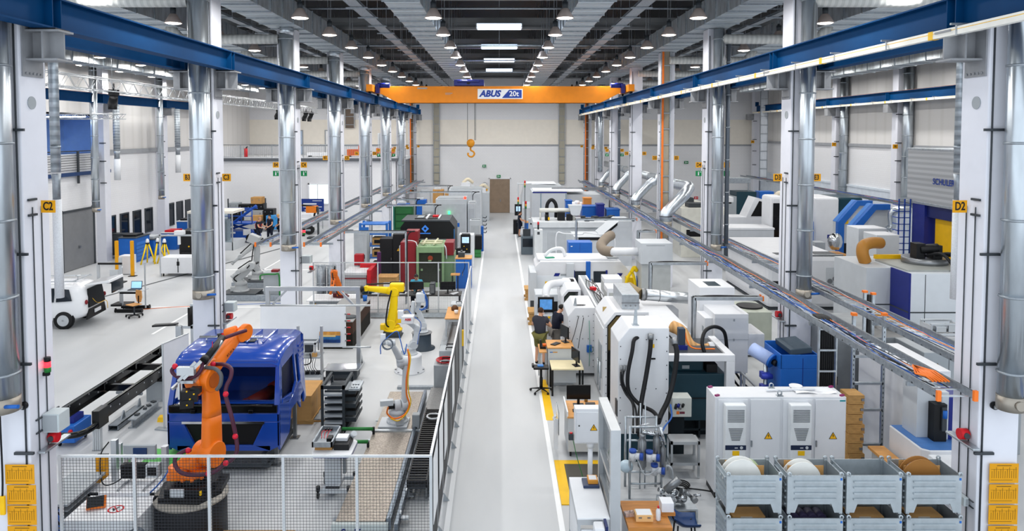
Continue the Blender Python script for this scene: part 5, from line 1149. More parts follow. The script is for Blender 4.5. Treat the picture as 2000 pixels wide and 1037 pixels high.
t=thing('extraction_box','shiny galvanised sheet box on top of the open beige-mouthed hood','duct box',(X_(1214,600,19.5),19.45,2.46));MB().p([(0,0),(.46,0),(.46,.4),(0,.4)],'y',0,1.5).build('sheet_box',GALV,t,bev=.01)
m=MB()
for k in range(3):m.c((.1+k*.13,-.008,.1),(.1+k*.13,0,.1),.025,n=10)
m.b(-.01,.47,-.01,.02,.16,.19);m.build('rivets',STEEL,t)
h3=hood('machine_hood','white machine end panel with thin dangling leads behind the two desks',X_(1109,690,21.4),X_(1162,690,21.4),21.4,23.0,2.05,.26)
MB().p([(.18,2.06),(.28,2.06),(.26,2.3),(.22,2.28)],'y',.2,.23).build('sheet_flap',GALV,h3);b0=Vector((X_(1109,690,21.4),21.4,0))
for q,mt in ((((1133,603,21.6),(1128,625,21.3),(1122,650,21.2),(1116,668,21.2)),CABLE),(((1141,603,21.6),(1138,630,21.3),(1133,655,21.2),(1129,680,21.1)),CABLE),(((1150,605,21.6),(1151,640,21.3),(1152,675,21.3),(1151,715,21.3)),mat('green_lead','5FA08C',.5))):MB().t(bez(*R_(*q),n=5),.01,5).build('dangling_lead',mt,h3)
MB().t([Vector(at(1155,682,21.3))-b0+Vector((.06*math.cos(a*.5),0,.08*math.sin(a*.5))) for a in range(26)],.008,5).build('green_coil',mat('green_lead','5FA08C'),h3);m=MB()
for k in range(5):m.t([(.25+.06*k+.05*math.cos(a*.7),.25+.05*math.sin(a*.7),2.07) for a in range(9)],.008,4)
m.build('cable_nest',CABLE,h3)
MB().cb((.62,-.05,.85),(.14,.08,.2)).build('socket_box',BLUE,h3)
h4=hood('machine_hood','white hood with an open grey mouth farther up the line, behind the two men',X_(1097,640,24.6),X_(1134,640,24.6),24.6,26.6,1.9,.24,mat('grey_green_inner','7F8C80',.5),holes=False)
t=thing('extraction_pipe','white curved pipe along the edge of the machine line above the two men','pipe',(0,0,0));MB().t(bez(at(1068,590,24.8),at(1066,570,25.0),at(1073,556,25.3),at(1092,552,25.8),at(1118,551,26.0),n=6),.13,14).build('pipe_run',MWHITE,t);MB().c(at(1112,551,25.95),at(1118,551,26.0),.14,n=14).build('end_ring',BLACK,t)
t=thing('machine_line','long white machine ridge with cable channel running back between the hoods','machine',(2.86,21.25,0));MB().b(.0,1.0,0,5.2,.4,1.75).build('body',MWHITE,t,bev=.02);MB().b(.0,.3,0,5.2,1.75,2.02).mi(1).b(.06,.24,.05,5.15,2.02,2.03).build('cable_channel',[MWHITE,MGREY2],t,bev=.01);MB().b(.1,.95,.1,5.1,0,.4).build('base',BLACK,t)
m=MB();rnd=random.Random(5)
for k in range(7):m.t(bez((.05+.05*k,.2,2.04),(.1+rnd.random()*.3,1.5,2.09),(.05+rnd.random()*.4,3.0,2.05),(.1+rnd.random()*.3,4.2,2.08),n=6),.012,5)
m.build('loose_cables',CABLE,t);MB().cb((.2,2.6,2.09),(.14,.2,.1),.4).build('red_connector',RED,t)
for i,(yy,w_) in enumerate(((22.8,.62),(24.3,.6))):
 t=thing('filter_box',f'white box with mesh grilles on the machine ridge, {["nearer","farther"][i]} of the two','filter box',(X_(1186 if i==0 else 1180,560,yy),yy,1.752),group='grilled boxes on the ridge');MB().b(0,w_,0,.8,0,.56).build('body',MWHITE,t,bev=.02)
 MB().b(.05,w_-.05,-.012,0,.08,.42).b(-.012,0,.1,.7,.08,.42).build('mesh_grille',mat('mesh_grille','AEB0AE',.5,var=.15,scale=60),t)
t=thing('machine_line','low white block behind the galvanised sheet box','machine',(3.9,19.6,0));MB().b(-.0,1.15,0,2.6,.3,1.95).build('body',MWHITE,t,bev=.02);MB().b(.05,1.1,.05,2.55,0,.3).build('base',BLACK,t);MB().b(.0,.12,-.05,2.6,2.0,2.1).build('cable_channel',MGREY,t);MB().t(bez((.02,-.1,2.06),(.05,1.0,2.12),(.1,2.5,2.1),n=6),.03,6).build('black_cable',CABLE,t)
t=thing('machine_hood','white flat topped hood under the long silver exhaust pipe','machine',(4.3,22.4,0));MB().p([(0,.2),(1.2,.2),(1.2,1.75),(1.0,1.9),(0,1.9)],'y',0,2.2).build('hood_shell',MWHITE,t,bev=.02);MB().b(.02,1.18,.02,2.18,0,.2).build('base',BLACK,t);MB().b(.2,.5,-.01,0,1.0,1.4).build('window',BLACK,t)
# exhaust pipe and tan hose
SILV=mat('silver_pipe','CDD2D6',.25,.9,var=.1)
t=thing('exhaust_pipe','long silver exhaust pipe lying across behind the galvanised sheet box','pipe',(0,0,0));p0,p1=Vector(at(1252,574,22.2)),Vector(at(1392,586,22.2));MB().c(p0,p1,.17,n=18).build('pipe_run',SILV,t);MB().c(p0,p0+(p1-p0)*.06,.185,n=18).c(p0+(p1-p0)*.24,p0+(p1-p0)*.25,.18,n=18).build('pipe_clamp',STEEL,t);MB().t(bez(p0,Vector(at(1240,568,22.4)),Vector(at(1228,560,22.8))),.16,14).build('flex_end',mat('tan_grey_hose','8C7B5C',.6),t)
TAN=band_mat('tan_hose','B98A52','CFA066','X',9,.6)
t=thing('suction_hose','wide tan ribbed hose curving behind the hose-hung white panel','hose',(0,0,0));MB().t(bez(at(1312,636,18.4),at(1330,646,18.2),at(1345,672,17.9),at(1365,683,17.8),at(1391,681,17.8)),.15,16).build('hose',TAN,t);MB().c(at(1384,681,17.8),at(1394,680,17.8),.17,n=16).build('collar',MWHITE,t)
# teal extruder and white gantry
t=thing('extruder','dark teal machine block under the white portal frame','machine',(3.95,17.0,0));MB().b(0,1.32,0,1.6,.45,1.56).build('block',TEAL,t,bev=.02);MB().b(.15,.85,.2,1.3,1.56,1.86).build('upper_block',TEAL,t,bev=.03);MB().b(.05,1.3,.3,1.5,0,.45).b(.7,.74,.0,.3,.05,.45).b(.0,1.3,.0,.05,.22,.26).build('frame',mat('teal_black','0E1B22',.6),t);MB().b(.35,.52,.19,.2,1.62,1.7).mi(1).b(.9,1.15,.1,.4,1.56,1.75).build('type_plate',[MGREY2,BLACK],t);MB().b(-.3,1.32,-.02,0,.98,1.0).build('seam',BLACK,t)
t=thing('portal_gantry','white square-tube portal frame above the teal machine block','frame',(3.85,16.9,0));MB().b(-.05,1.58,-.06,.1,1.9,2.05).b(1.4,1.58,.1,1.55,1.9,2.05).b(-.05,.1,.1,1.55,1.9,2.05).build('top_frame',MWHITE,t,bev=.01);MB().b(1.38,1.58,-.06,.1,0,1.9).b(1.4,1.56,1.4,1.55,0,1.9).build('post',MWHITE,t,bev=.01);MB().b(.1,1.4,.1,1.5,1.96,2.0).build('deck',DGREY,t)
t=thing('drive_motor','dark blue motor standing on the portal frame deck','motor',(X_(1330,690,17.5),17.5,2.0));MB().b(-.08,.08,-.1,.1,0,.5).build('housing',mat('motor_slate','34404F',.5),t,bev=.02);MB().b(-.12,.12,-.15,.15,0,.1).build('flange',NAVY,t);MB().t(bez((.08,-.05,.4),(.12,-.1,.2),(.25,-.2,.06),(.75,-.2,.04)),.018,6).build('orange_lead',CABLEO,t)
tag(MB().t(bez(at(1377,692,17.2),at(1371,668,17.3),at(1377,645,17.5),at(1396,637,17.8),at(1414,648,18.0),at(1420,682,18.1)),.045,10).build('black_hose',CABLE),'thick black hose arching over the white portal frame','hose')
# material dryer
t=thing('material_dryer','white stepped granulate dryer to the right of the black hose arch','machine',(5.6,19.0,0));x0=0
MB().b(0,.88,0,1.3,.9,2.46).build('main_housing',MWHITE,t,bev=.012);MB().b(-.1,.86,1.1,2.3,1.4,2.92).mi(1).b(.2,.55,1.3,1.9,2.92,2.925).build('upper_housing',[MWHITE,mat('dark_sight_glass','23353B',.2)],t,bev=.012)
MB().p([(.88,1.35),(1.05,1.35),(1.32,1.5),(1.32,1.92),(.88,1.92)],'y',.05,1.1).build('side_hopper',MWHITE,t,bev=.012);MB().b(-.2,0,.2,1.0,1.6,2.3).build('side_housing',MWHITE,t,bev=.01)
MB().b(.0,.88,-.006,0,1.78,1.79).cb((.5,-.01,1.78),(.04,.02,.06)).cb((.5,-.01,2.3),(.04,.02,.06)).b(-.205,-.2,.3,.45,1.9,2.05).build('panel_seam',MGREY2,t)
for x in (.05,.8):
 for yy in (.05,1.2):MB().cb((x,yy,.45),(.06,.06,.9)).build('leg',MGREY,t)
for k in range(3):MB().t(bez((.3+.15*k,.3,.9),(.5+.2*k,.2,.5),(.9+.3*k,.3,.1),(1.4,.4,.08)),.03,7).build('hose',CABLE,t)
t=thing('profile_rack','low aluminium profile rack between the dryer and white cabinet','rack',(5.55,17.4,0));m=MB()
for x in (0,.6):
 for yy in (0,1.2):m.cb((x,yy,.55),(.045,.045,1.1))
for z in (.5,1.08):
 for yy in (0,1.2):m.cb((.3,yy,z),(.6,.045,.045))
 for x in (0,.6):m.cb((x,.6,z),(.045,1.2,.045))
m.build('frame',ALU,t);MB().b(.0,.6,0,1.2,.48,.5).build('shelf',MGREY,t)
t=thing('cooling_unit','pale green-grey chiller with a black fan on top near the D3 column','chiller',(7.75,23.3,0));MB().b(0,.95,0,1.5,.05,1.45).build('housing',mat('chiller_grey_green','B5BBAE',.45),t,bev=.015);MB().l([(.42,1.45),(.42,1.5),(.38,1.5),(.1,1.52)],(.48,.75,0),24).build('fan',BLACK,t);m=MB()
for k in range(6):m.b(.1,.85,-.006,0,.2+k*.05,.225+k*.05)
m.build('louvres',MGREY2,t);MB().c((.15,-.04,1.0),(.15,0,1.0),.07).c((.3,-.03,.6),(.3,0,.6),.05).build('fitting',BLACK,t)
# blue cabinet,filter roll
t=thing('parts_bin','tall blue container with a dark slanted lid right of the dryer','container',(6.45,16.75,0));MB().b(0,.88,0,1.05,.0,1.75).b(0,.88,0,.03,1.75,2.08).b(0,.03,0,1.05,1.75,2.08).b(.85,.88,0,1.05,1.75,2.08).b(0,.88,1.02,1.05,1.75,2.12).build('container_body',BLUE,t,bev=.012);MB().cb((.5,.55,2.14),(.5,.95,.14),0,.0,-.12).build('lid',mat('lid_slate','3E4C58',.5),t,bev=.02);MB().b(.5,.51,-.006,0,.1,2.0).build('seam',NAVY,t)
t=thing('filter_valve','blue filter roll and blue valves mounted left of the tall blue container','valve set',(6.1,17.0,0));MB().c((-.05,.5,2.0),(.25,.1,1.85),.16,n=18).build('roll',mat('pale_blue_roll','A9BCE8',.5),t);MB().c((.25,.1,1.85),(.28,.06,1.83),.17,n=18).mi(1).c((.28,.06,1.83),(.34,-.02,1.8),.07).build('roll_end',[BLUE,BLACK],t)
for z in (.5,.9,1.2,1.5):MB().cb((.12,.1,z),(.2,.2,.14)).c((.0,.0,z),(.25,.0,z),.06).build('valve',mat('valve_blue','2F3FA8',.4),t)
MB().c((.15,.15,0),(.15,.15,1.9),.05).build('stand',GALV,t)
# cable riser and trestles below the ladders
t=thing('cable_riser','vertical ladder of thick black cables beside the tall blue container','cable ladder',(6.95,15.5,0));MB().b(-.2,-.17,-.03,.03,0,3.1).b(.17,.2,-.03,.03,0,3.1).build('side_rails',GALV,t);m=MB()
for k in range(7):m.b(-.18,.18,-.05,-.03,.3+k*.45,.34+k*.45)
m.build('rungs',GALV,t);m=MB()
for k in range(7):m.t(bez((-.14+k*.045,.03,0),(-.14+k*.045,.03,1.5),(-.14+k*.045,.03,2.9),(-.12+k*.04,.15,3.18),(-.1+k*.03,.5,3.2),n=5),.024,6)
m.build('cables',CABLE,t)
def trestle(x0,x1,y,label):
 t=thing('support_trestle',label,'trestle',((x0+x1)/2,y,0));w=(x1-x0)/2
 for s in (-1,1):
  MB().b(s*w-.03,s*w+.03,-.03,.03,0,3.3).b(s*w-.08,s*w+.08,-.08,.08,0,.012).build('post',GALV,t);MB().b(s*w-.05,s*w+.05,-.05,.05,3.3,3.36).build('end_cap',CABLEO,t)
  m=MB()
  for k in range(30):m.cb((s*w,-.031,.15+k*.1),(.014,.004,.04))
  tag(m.build('slot_perforation',DGREY,t),kind='stuff')
 m=MB()
 for z in (.5,1.25,1.82,2.4):m.b(-w,w,-.03,.03,z,z+.05)
 m.build('rungs',GALV,t);return t
trestle(7.5,8.14,15.5,'slotted galvanised trestle carrying the cable ladders, near the wooden crates')
t=thing('support_trestle','slim orange capped post with cables between the two cable ladders','trestle',(X_(1690,700,17.5),17.5,0));MB().b(-.08,-.02,-.03,.03,0,3.35).b(.12,.18,-.03,.03,0,3.3).build('post',GALV,t);MB().b(-.1,0,-.05,.05,3.35,3.4).b(.1,.2,-.05,.05,3.3,3.35).build('end_cap',CABLEO,t);MB().c((.05,0,.2),(.05,0,3.3),.05,n=8).build('cables',BLACK,t)
def gantry(xa,xb,y,z,label):
 t=thing('cable_gantry',label,'cable bracket',(xa,y,0),group='galvanised cable gantries from ladder to machine');w=xb-xa
 MB().b(-.03,.03,-.03,.03,0,z).b(-.03,.03,.16,.22,0,z).build('post',GALV,t);MB().b(0,w,-.03,.03,z-.06,z+.02).b(0,w,.16,.22,z-.06,z+.02).build('arm',GALV,t);m=MB()
 for k in range(int(w/.35)):m.b(.1+k*.35,.14+k*.35,0,.2,z-.04,z-.02)
 m.build('rungs',GALV,t);MB().b(w-.01,w+.02,-.04,.04,z-.08,z+.04).b(w-.01,w+.02,.15,.23,z-.08,z+.04).build('end_cap',CABLEO,t);MB().t(bez((.05,.1,.3),(.05,.1,z-.3),(.2,.1,z+.0),(w-.1,.1,z)),.03,6).build('cable',CABLE,t);return t
for px,y,lb in ((1355,18.4,'behind the hose arch, in front of the white stepped dryer'),(1270,23.3,'behind the long silver exhaust pipe'),(1246,30.9,'beside the big pale dust collector box'),(1125,35.2,'over the long grey machine')):
 gantry(X_(px,600,y),6.62,y,3.02,'galvanised cable gantry '+lb)
# grey cabinets and crates under the ladders
GREYC=mat('weathered_grey_sheet','8C9195',.45,.3,var=.14,scale=2)
for i,(x0,x1,y,z,lb) in enumerate(((8.05,8.75,17.6,2.4,'weathered grey metal cabinet, left of the two behind the trestle'),(8.8,9.75,17.4,2.3,'weathered grey metal cabinet, right of the two behind the trestle'))):
 t=thing('metal_cabinet',lb,'cabinet',(x0,y,0));MB().b(0,x1-x0,0,2.4,.08,z).b(.02,x1-x0-.02,.03,2.35,0,.08).build('housing',GREYC,t,bev=.01);MB().b(.02,x1-x0-.02,-.015,0,.15,z-.05).build('door',GREYC,t);MB().b(.06,.09,-.04,-.015,1.1,1.3).build('handle',BLACK,t)
t=thing('control_cabinet','white free-standing cabinet under the right end of the cable ladder','control cabinet',(X_(1769,740,15.0),15.0,0));MB().b(0,.9,0,2.0,.1,2.28).b(.03,.87,.03,1.95,0,.1).build('housing',MWHITE,t,bev=.012);MB().b(.03,.87,-.012,0,.15,2.2).build('door',MWHITE,t);MB().l([(.03,-.01),(.05,-.01),(.05,.01),(.03,.01)],(.2,.3,2.33),12,cap=False,ax='y').c((.1,.9,2.28),(.1,.9,2.5),.012).build('roof_eye',STEEL,t);MB().b(.03,.06,-.03,-.012,1.0,1.2).build('handle',BLACK,t)
for i in range(9):
 t=thing('wooden_box',f'flat beech box, {ORD[8-i]} from the top of the pile behind the trestle','box',(7.12+.02*(i % 3),14.95,.2*i),group='pile of beech boxes');MB().b(0,.32,0,.4,0,.19).build('body',PALLET,t,bev=.005);MB().cb((.28,-.01,.1),(.06,.02,.05)).build('catch',STEEL,t)
t=thing('wooden_crate','open wooden crate on the floor behind the third stacking box','crate',(6.8,13.4,0));MB().b(0,.62,0,.6,0,.6).build('body',PALLET,t,bev=.005);MB().b(.1,.5,-.003,0,.3,.5).build('paper_label',WHITE,t)
t=thing('tool_case','closed blue plastic case lying on the wooden crate','case',(6.95,13.55,.602));MB().b(0,.4,0,.32,0,.1).build('shell',BLUE,t,bev=.015);MB().b(.12,.28,-.02,0,.03,.07).build('handle',NAVY,t)
t=thing('wooden_crate','low wooden crate with red bundles beside the wooden crate','crate',(6.7,12.5,0));MB().b(0,.75,0,.7,0,.55).build('body',PALLET,t,bev=.005)
for k in range(4):MB().cb((.3+.1*k,.2,.58),(.08,.3,.06),.2*k).build('red_bundle',mat('red_bundle','B8502E',.7),t)
# right hand machine under the ladder end
t=thing('milling_machine','white curved machine bed with a navy panel next to the D2 column','machine',(7.85,13.5,0));MB().p([(0,1.2),(0,.1),(.12,0),(1.3,0),(1.3,1.2)],'z',.3,1.28).build('splash_tub',MWHITE,t,bev=.02);MB().p([(.03,1.2),(.03,.12),(.13,.03),(1.27,.03),(1.27,1.2)],'z',1.282,1.284).build('tub_inside',mat('tub_blue','4A77B4',.4),t);MB().b(.05,1.25,.05,1.15,0,.3).build('base',DGREY,t)
MB().b(.2,.6,.6,1.1,1.28,2.3).build('column_head',MGREY,t,bev=.01);MB().b(.42,.66,.4,.6,1.28,2.0).build('spindle_slide',BLACK,t);MB().b(.55,.63,.36,.46,1.5,1.95).mi(1).c((.6,.38,1.75),(.6,.38,1.9),.05).build('air_unit',[DGREY,BLUE],t);MB().b(.62,.75,.5,1.1,1.28,2.2).build('grey_cover',MGREY,t)
MB().b(.75,1.3,.5,1.1,.9,2.1).build('navy_panel',NAVY,t,bev=.01);MB().cb((.93,.485,1.42),(.1,.03,.1)).mi(1).c((.93,.45,1.4),(.93,.49,1.4),.035).mi(0).p([(.9,1.5),(.96,1.5),(.93,1.56)],'y',.47,.5).build('main_switch',[YELLOWP,RED],t)
t=thing('work_bench','beech topped grey bench along the white curved machine bed','bench',(7.68,13.9,0));MB().b(-.22,.1,-.8,.9,.78,.83).build('bench_top',WOOD,t);MB().b(-.16,.08,-.75,.85,0,.78).build('grey_front',MGREY,t)
t=thing('display_box','white box with a dark glass front beside the D2 column','display case',(7.62,12.5,0));MB().b(0,.52,0,.5,.95,1.45).build('housing',mat('case_white','DCE0E4',.4),t,bev=.01);MB().b(.04,.48,-.008,0,1.0,1.38).b(-.008,0,.05,.45,1.0,1.38).build('glass_front',GLASSD,t);MB().b(.03,.49,.03,.47,0,.95).build('stand',MGREY,t)
# ================================================================ BENCHES AND DESKS BY THE AISLE
t=thing('floor_mat','dark ribbed floor mat with a wide yellow border at the aisle line','mat',(1.2,14.05,.0));MB().b(0,.2,0,1.9,0,.02).b(.2,1.1,1.72,1.9,0,.02).build('yellow_border',LINEY,t);MB().b(.2,1.1,.02,1.72,0,.016).build('ribbed_mat',band_mat('ribbed_mat','4A4640','5E5A52','Y',40,.8),t)
t=thing('white_table','white topped aluminium bench beside the aisle at the bottom edge','table',(1.25,11.7,0));MB().b(0,.52,0,1.4,.97,1.0).build('table_top',WHITE,t,bev=.006)
for x in (.03,.49):
 for yy in (.03,1.37):MB().cb((x,yy,.485),(.05,.05,.97)).build('leg',ALU,t)
MB().b(.03,.49,.01,.04,.88,.97).b(.0,.03,.03,1.37,.88,.97).build('apron',ALU,t);MB().b(.06,.46,.02,.05,.1,.8).b(.01,.02,.06,1.34,.1,.86).build('front_panel',WHITE,t)
t=thing('battery_charger','dark blue charger holding an orange battery on the white bench','charger',(1.48,12.75,1.0));MB().b(-.02,.26,-.1,.2,0,.05).build('base',mat('charger_slate','33415E',.4),t,bev=.01);MB().b(.07,.24,-.04,.16,.05,.12).mi(1).b(.09,.22,-.02,.14,.12,.123).build('battery',[mat('battery_orange','E09A3C',.5),WHITE],t,bev=.01)
t=thing('hand_device','white rounded device with a navy stripe standing in front of the white bench','device',(1.6,11.45,0));MB().b(-.12,.05,-.12,.12,0,1.03).build('housing',MWHITE,t,bev=.03);MB().b(.05,.09,-.125,.125,.1,1.06).build('stripe',mat('stripe_navy','1D2A5A',.4),t)
t=thing('glass_partition','aluminium framed transparent partition at the edge of the white bench','partition',(1.86,11.7,0));MB().b(-.08,.08,-.02,.1,0,2.42).b(-.08,.08,1.35,1.45,0,2.42).build('post',ALU,t);MB().b(-.08,.08,.1,1.35,2.34,2.42).b(-.06,.06,.1,1.35,1.45,1.53).b(-.06,.06,.1,1.35,1.0,1.06).build('rail',ALU,t);MB().b(-.004,.004,.1,1.35,1.53,2.34).b(-.004,.004,.1,1.35,1.06,1.45).build('pane',CLEAR,t);MB().b(-.004,.004,.1,1.35,.1,1.0).build('lower_panel',WHITE,t)
t=thing('control_box','white electric control box with warning sign on a white post','control box',(1.77,14.6,0));MB().b(-.27,.25,-.12,.12,1.0,1.7).build('housing',MWHITE,t,bev=.01);MB().b(-.24,.25,-.14,-.12,1.03,1.64).build('door',MWHITE,t,bev=.006);hazard(t,.1,-.146,1.33,.075);MB().cb((-.19,-.145,1.37),(.025,.01,.025)).build('lock',BLACK,t)
MB().c((.05,0,.02),(.05,0,1.0),.05,n=14).c((.05,0,.88),(.05,0,1.0),.075,n=14).b(-.1,.2,-.15,.15,0,.02).build('post',WHITE,t);MB().cb((-.34,-.05,1.12),(.1,.1,.12)).mi(1).c((-.34,-.05,1.18),(-.34,-.05,1.2),.03).build('stop_button',[DGREY,RED],t);MB().t(bez((-.3,-.05,1.05),(-.22,-.05,.7),(-.1,-.1,.3),(.0,-.15,.03)),.008,5).build('green_lead',GREEN,t)
t=thing('mobile_desk','grey wheeled cabinet desk with beech top and a black monitor','desk',(1.52,16.1,0));MB().b(0,.78,0,.95,.12,.88).build('cabinet_body',MGREY,t,bev=.01);MB().b(-.02,.8,-.02,.97,.88,.915).build('desk_top',WOOD,t);MB().b(-.03,0,.0,.95,.88,1.02).build('side_edge',WHITE,t)
for x in (.06,.7):
 for yy in (.08,.85):castor(MB(),x,yy,.05).build('castor',BLACK,t)
MB().b(-.2,-.19,.1,.8,.45,.95).build('side_flap',CLEAR,t);MB().t([(-.28,.1,.9),(-.26,.3,.8)],.03).t([(-.28,.5,.7),(-.26,.6,.6)],.03).b(-.3,-.2,.2,.3,.1,.75).build('hook',WHITE,t)
monitor((1.82,16.75,.916),0,.55,.33,'large black monitor seen from the front on the wheeled beech desk',group=None)
t=thing('keyboard','black keyboard lying on the wheeled beech desk','keyboard',(1.9,16.4,.917));MB().b(-.25,.2,-.07,.07,0,.02).build('body',BLACK,t,bev=.004)
for k in range(4):MB().b(-.24,.19,-.06+.032*k,-.035+.032*k,.02,.026).build('key_row',DGREY,t)
tag(MB().s((0,0,.015),(.03,.05,.018)).build('computer_mouse',BLACK,loc=(2.2,16.42,.916)),'black computer mouse at the right edge of the wheeled beech desk','mouse');tag(MB().b(-.12,.1,-.06,.06,0,.05).build('tool_tray',BLACK,loc=(2.1,16.75,.916)),'black tray right of the large monitor on the wheeled desk','tray')
tag(MB().c((0,0,0),(0,0,.07),.04,n=14).build('metal_pot',mat('brass_pot','9C8455',.35,.8),loc=(2.02,17.0,.916)),'small brass coloured pot behind the keyboard','pot')
t=thing('low_desk','cream topped desk with black legs and grey front panel','desk',(1.42,19.85,0));MB().b(0,.88,0,.78,.72,.755).build('desk_top',mat('cream_top','E2D5AE',.5),t)
for x in (.02,.84):
 for yy in (.03,.74):MB().cb((x+.01,yy,.36),(.05,.05,.72)).build('leg',BLACK,t)
MB().b(.1,.72,.5,.53,.2,.7).build('front_panel',MGREY,t)
t=thing('high_desk','grey cabinet desk with beech top behind the cream desk','desk',(1.38,20.7,0));MB().b(0,.72,0,.75,.0,1.06).build('cabinet_body',MGREY,t,bev=.01);MB().b(-.02,.74,-.02,.77,1.06,1.09).build('desk_top',WOOD,t);MB().b(.05,.14,-.006,0,.94,.965).mi(1).b(.14,.27,-.006,0,.94,.965).build('maker_mark',[mat('mark_blue','3A6FB0',.5),mat('mark_ochre','C98A2C',.5)],t);MB().b(-.03,-.02,0,.75,.02,1.0).build('side_panel',MGREY2,t)
monitor((2.1,20.1,.757),-1.25,.5,.33,'black monitor turned sideways on the cream desk');monitor((1.9,21.2,1.092),-1.2,.5,.34,'black monitor turned sideways on the grey cabinet desk')
tag(MB().cb((0,0,.012),(.3,.16,.02),.9).build('keyboard',BLACK,loc=(1.62,21.0,1.092)),'black keyboard on the grey cabinet desk','keyboard')
t=thing('side_table','small beech side table with a black and orange tool case on it','table',(1.2,21.2,0));MB().b(-.06,.2,-.4,.4,.9,.93).build('table_top',WOOD,t)
for x in (-.03,.17):
 for yy in (-.36,.36):MB().cb((x,yy,.45),(.035,.035,.9)).build('leg',ALU,t)
t=thing('tool_case','open black and orange tool case on the beech side table','case',(1.28,21.2,.932));MB().b(-.1,.12,-.15,.2,0,.06).build('tray',BLACK,t);MB().cb((.03,.0,.08),(.1,.15,.05)).build('drill',mat('tool_orange','EC6A16'),t);MB().b(-.1,-.06,-.1,.0,.06,.25).build('bottle',BLACK,t)
t=thing('standing_stool','black standing stool on a star base carrying a small blue display','stool',(1.16,20.2,0));m=MB()
for k in range(5):a=k*1.257+.3;m.hull([(.03*math.cos(a+1.57),.03*math.sin(a+1.57),.13),(-.03*math.cos(a+1.57),-.03*math.sin(a+1.57),.13),(.32*math.cos(a),.32*math.sin(a),.07),(.03*math.cos(a+1.57),.03*math.sin(a+1.57),.09),(-.03*math.cos(a+1.57),-.03*math.sin(a+1.57),.09),(.32*math.cos(a),.32*math.sin(a),.05)],[(0,1,2),(3,5,4),(0,3,4,1),(1,4,5,2),(2,5,3,0)])
m.build('star_base',BLACK,t)
for k in range(5):MB().s((.3*math.cos(k*1.257+.3),.3*math.sin(k*1.257+.3),.035),.035).build('castor',BLACK,t)
MB().c((0,0,.1),(0,0,.66),.03).c((0,0,.1),(0,0,.4),.045).build('stem',BLACK,t);MB().b(-.22,.2,-.16,.16,.66,.72).b(-.26,-.2,-.12,.1,.7,.78).build('seat',BLACK,t,bev=.02);MB().b(-.1,.06,-.05,.08,.72,.75).build('display',mat('display_blue','3F78B8',.3,emit=.2),t)
# wood bench with parts at the bottom
t=thing('wood_bench','thick beech workbench with small parts at the bottom edge','workbench',(2.05,11.6,0));MB().b(0,.7,0,.85,.84,.9).build('bench_top',mat('worn_beech','B97B3C',.5,var=.2,stretch=(1,8,8)),t);MB().b(.03,.62,.02,.8,0,.84).mi(1).l([(.2,-.02),(.2,.0)],(.18,.03,.62),24,ax='y').build('cabinet_body',[WHITE,BLACK],t)
t=thing('wooden_case','small light wooden case with two catches on the beech workbench','case',(2.2,11.75,.9));MB().b(0,.28,0,.2,0,.11).build('body',mat('pale_ply','E0B47C',.6),t,bev=.004);MB().b(.02,.26,.01,.19,.11,.118).build('white_lid',WHITE,t);MB().cb((.07,-.004,.07),(.05,.008,.02)).cb((.21,-.004,.07),(.05,.008,.02)).build('catch',STEEL,t)
t=thing('bottle','white squeeze bottle with a red cap on the beech workbench','bottle',(2.57,11.8,.9));MB().l([(.035,0),(.04,.02),(.04,.15),(.03,.18),(.012,.2)],(0,0,0),14).build('bottle_body',mat('milky_plastic','DADCE0',.4),t);MB().c((0,0,.2),(0,0,.24),.014).build('cap',RED,t)
t=thing('parts_box','white square box on a wood block right of the squeeze bottle','box',(2.66,11.95,.9));MB().b(0,.2,0,.22,.05,.2).build('carton',WHITE,t,bev=.004);MB().b(-.01,.22,-.02,.24,0,.05).build('wood_block',mat('worn_beech','B97B3C'),t)
tag(MB().cb((0,0,.03),(.16,.1,.06),.2).s((.03,0,.06),.03).build('plastic_bag',mat('clear_bag','B79F96',.2,var=.4,scale=20),loc=(2.13,11.95,.9)),'crumpled clear bag of parts on the beech workbench','bag')
t=thing('sorter_case','blue parts organiser with white trays at the bottom edge','organiser',(2.75,11.3,0));MB().b(0,.68,-.1,.4,.0,.62).build('wood_stand',mat('worn_beech','B97B3C'),t);MB().b(.0,.66,-.12,.36,.62,.74).build('case',BLUE,t,bev=.012)
for k in range(5):MB().b(.04+k*.12,.13+k*.12,-.08,.1,.74,.77).build('lid',BLUE if k!=4 else WHITE,t)
t=thing('shell_chair','dark blue shell chair lying by the pipework trolley','chair',(3.15,12.5,0));MB().grid(lambda u,v:(-.2+.45*u,-.2+.4*v,.45+.12*(2*v-1)**2+.3*max(0,.4-u)),8,6).build('seat',mat('chair_navy','1F3F70',.4),t).modifiers.new('solid','SOLIDIFY').thickness=.02
for x,yy in ((-.15,-.15),(.2,-.15),(-.15,.15),(.2,.15)):MB().c((x,yy,0),(x*.8,yy*.8,.5),.014).build('leg',BLACK,t)
MB().t(bez((-.18,-.18,.6),(-.24,0,.72),(-.18,.18,.6)),.02).build('arm',BLACK,t)
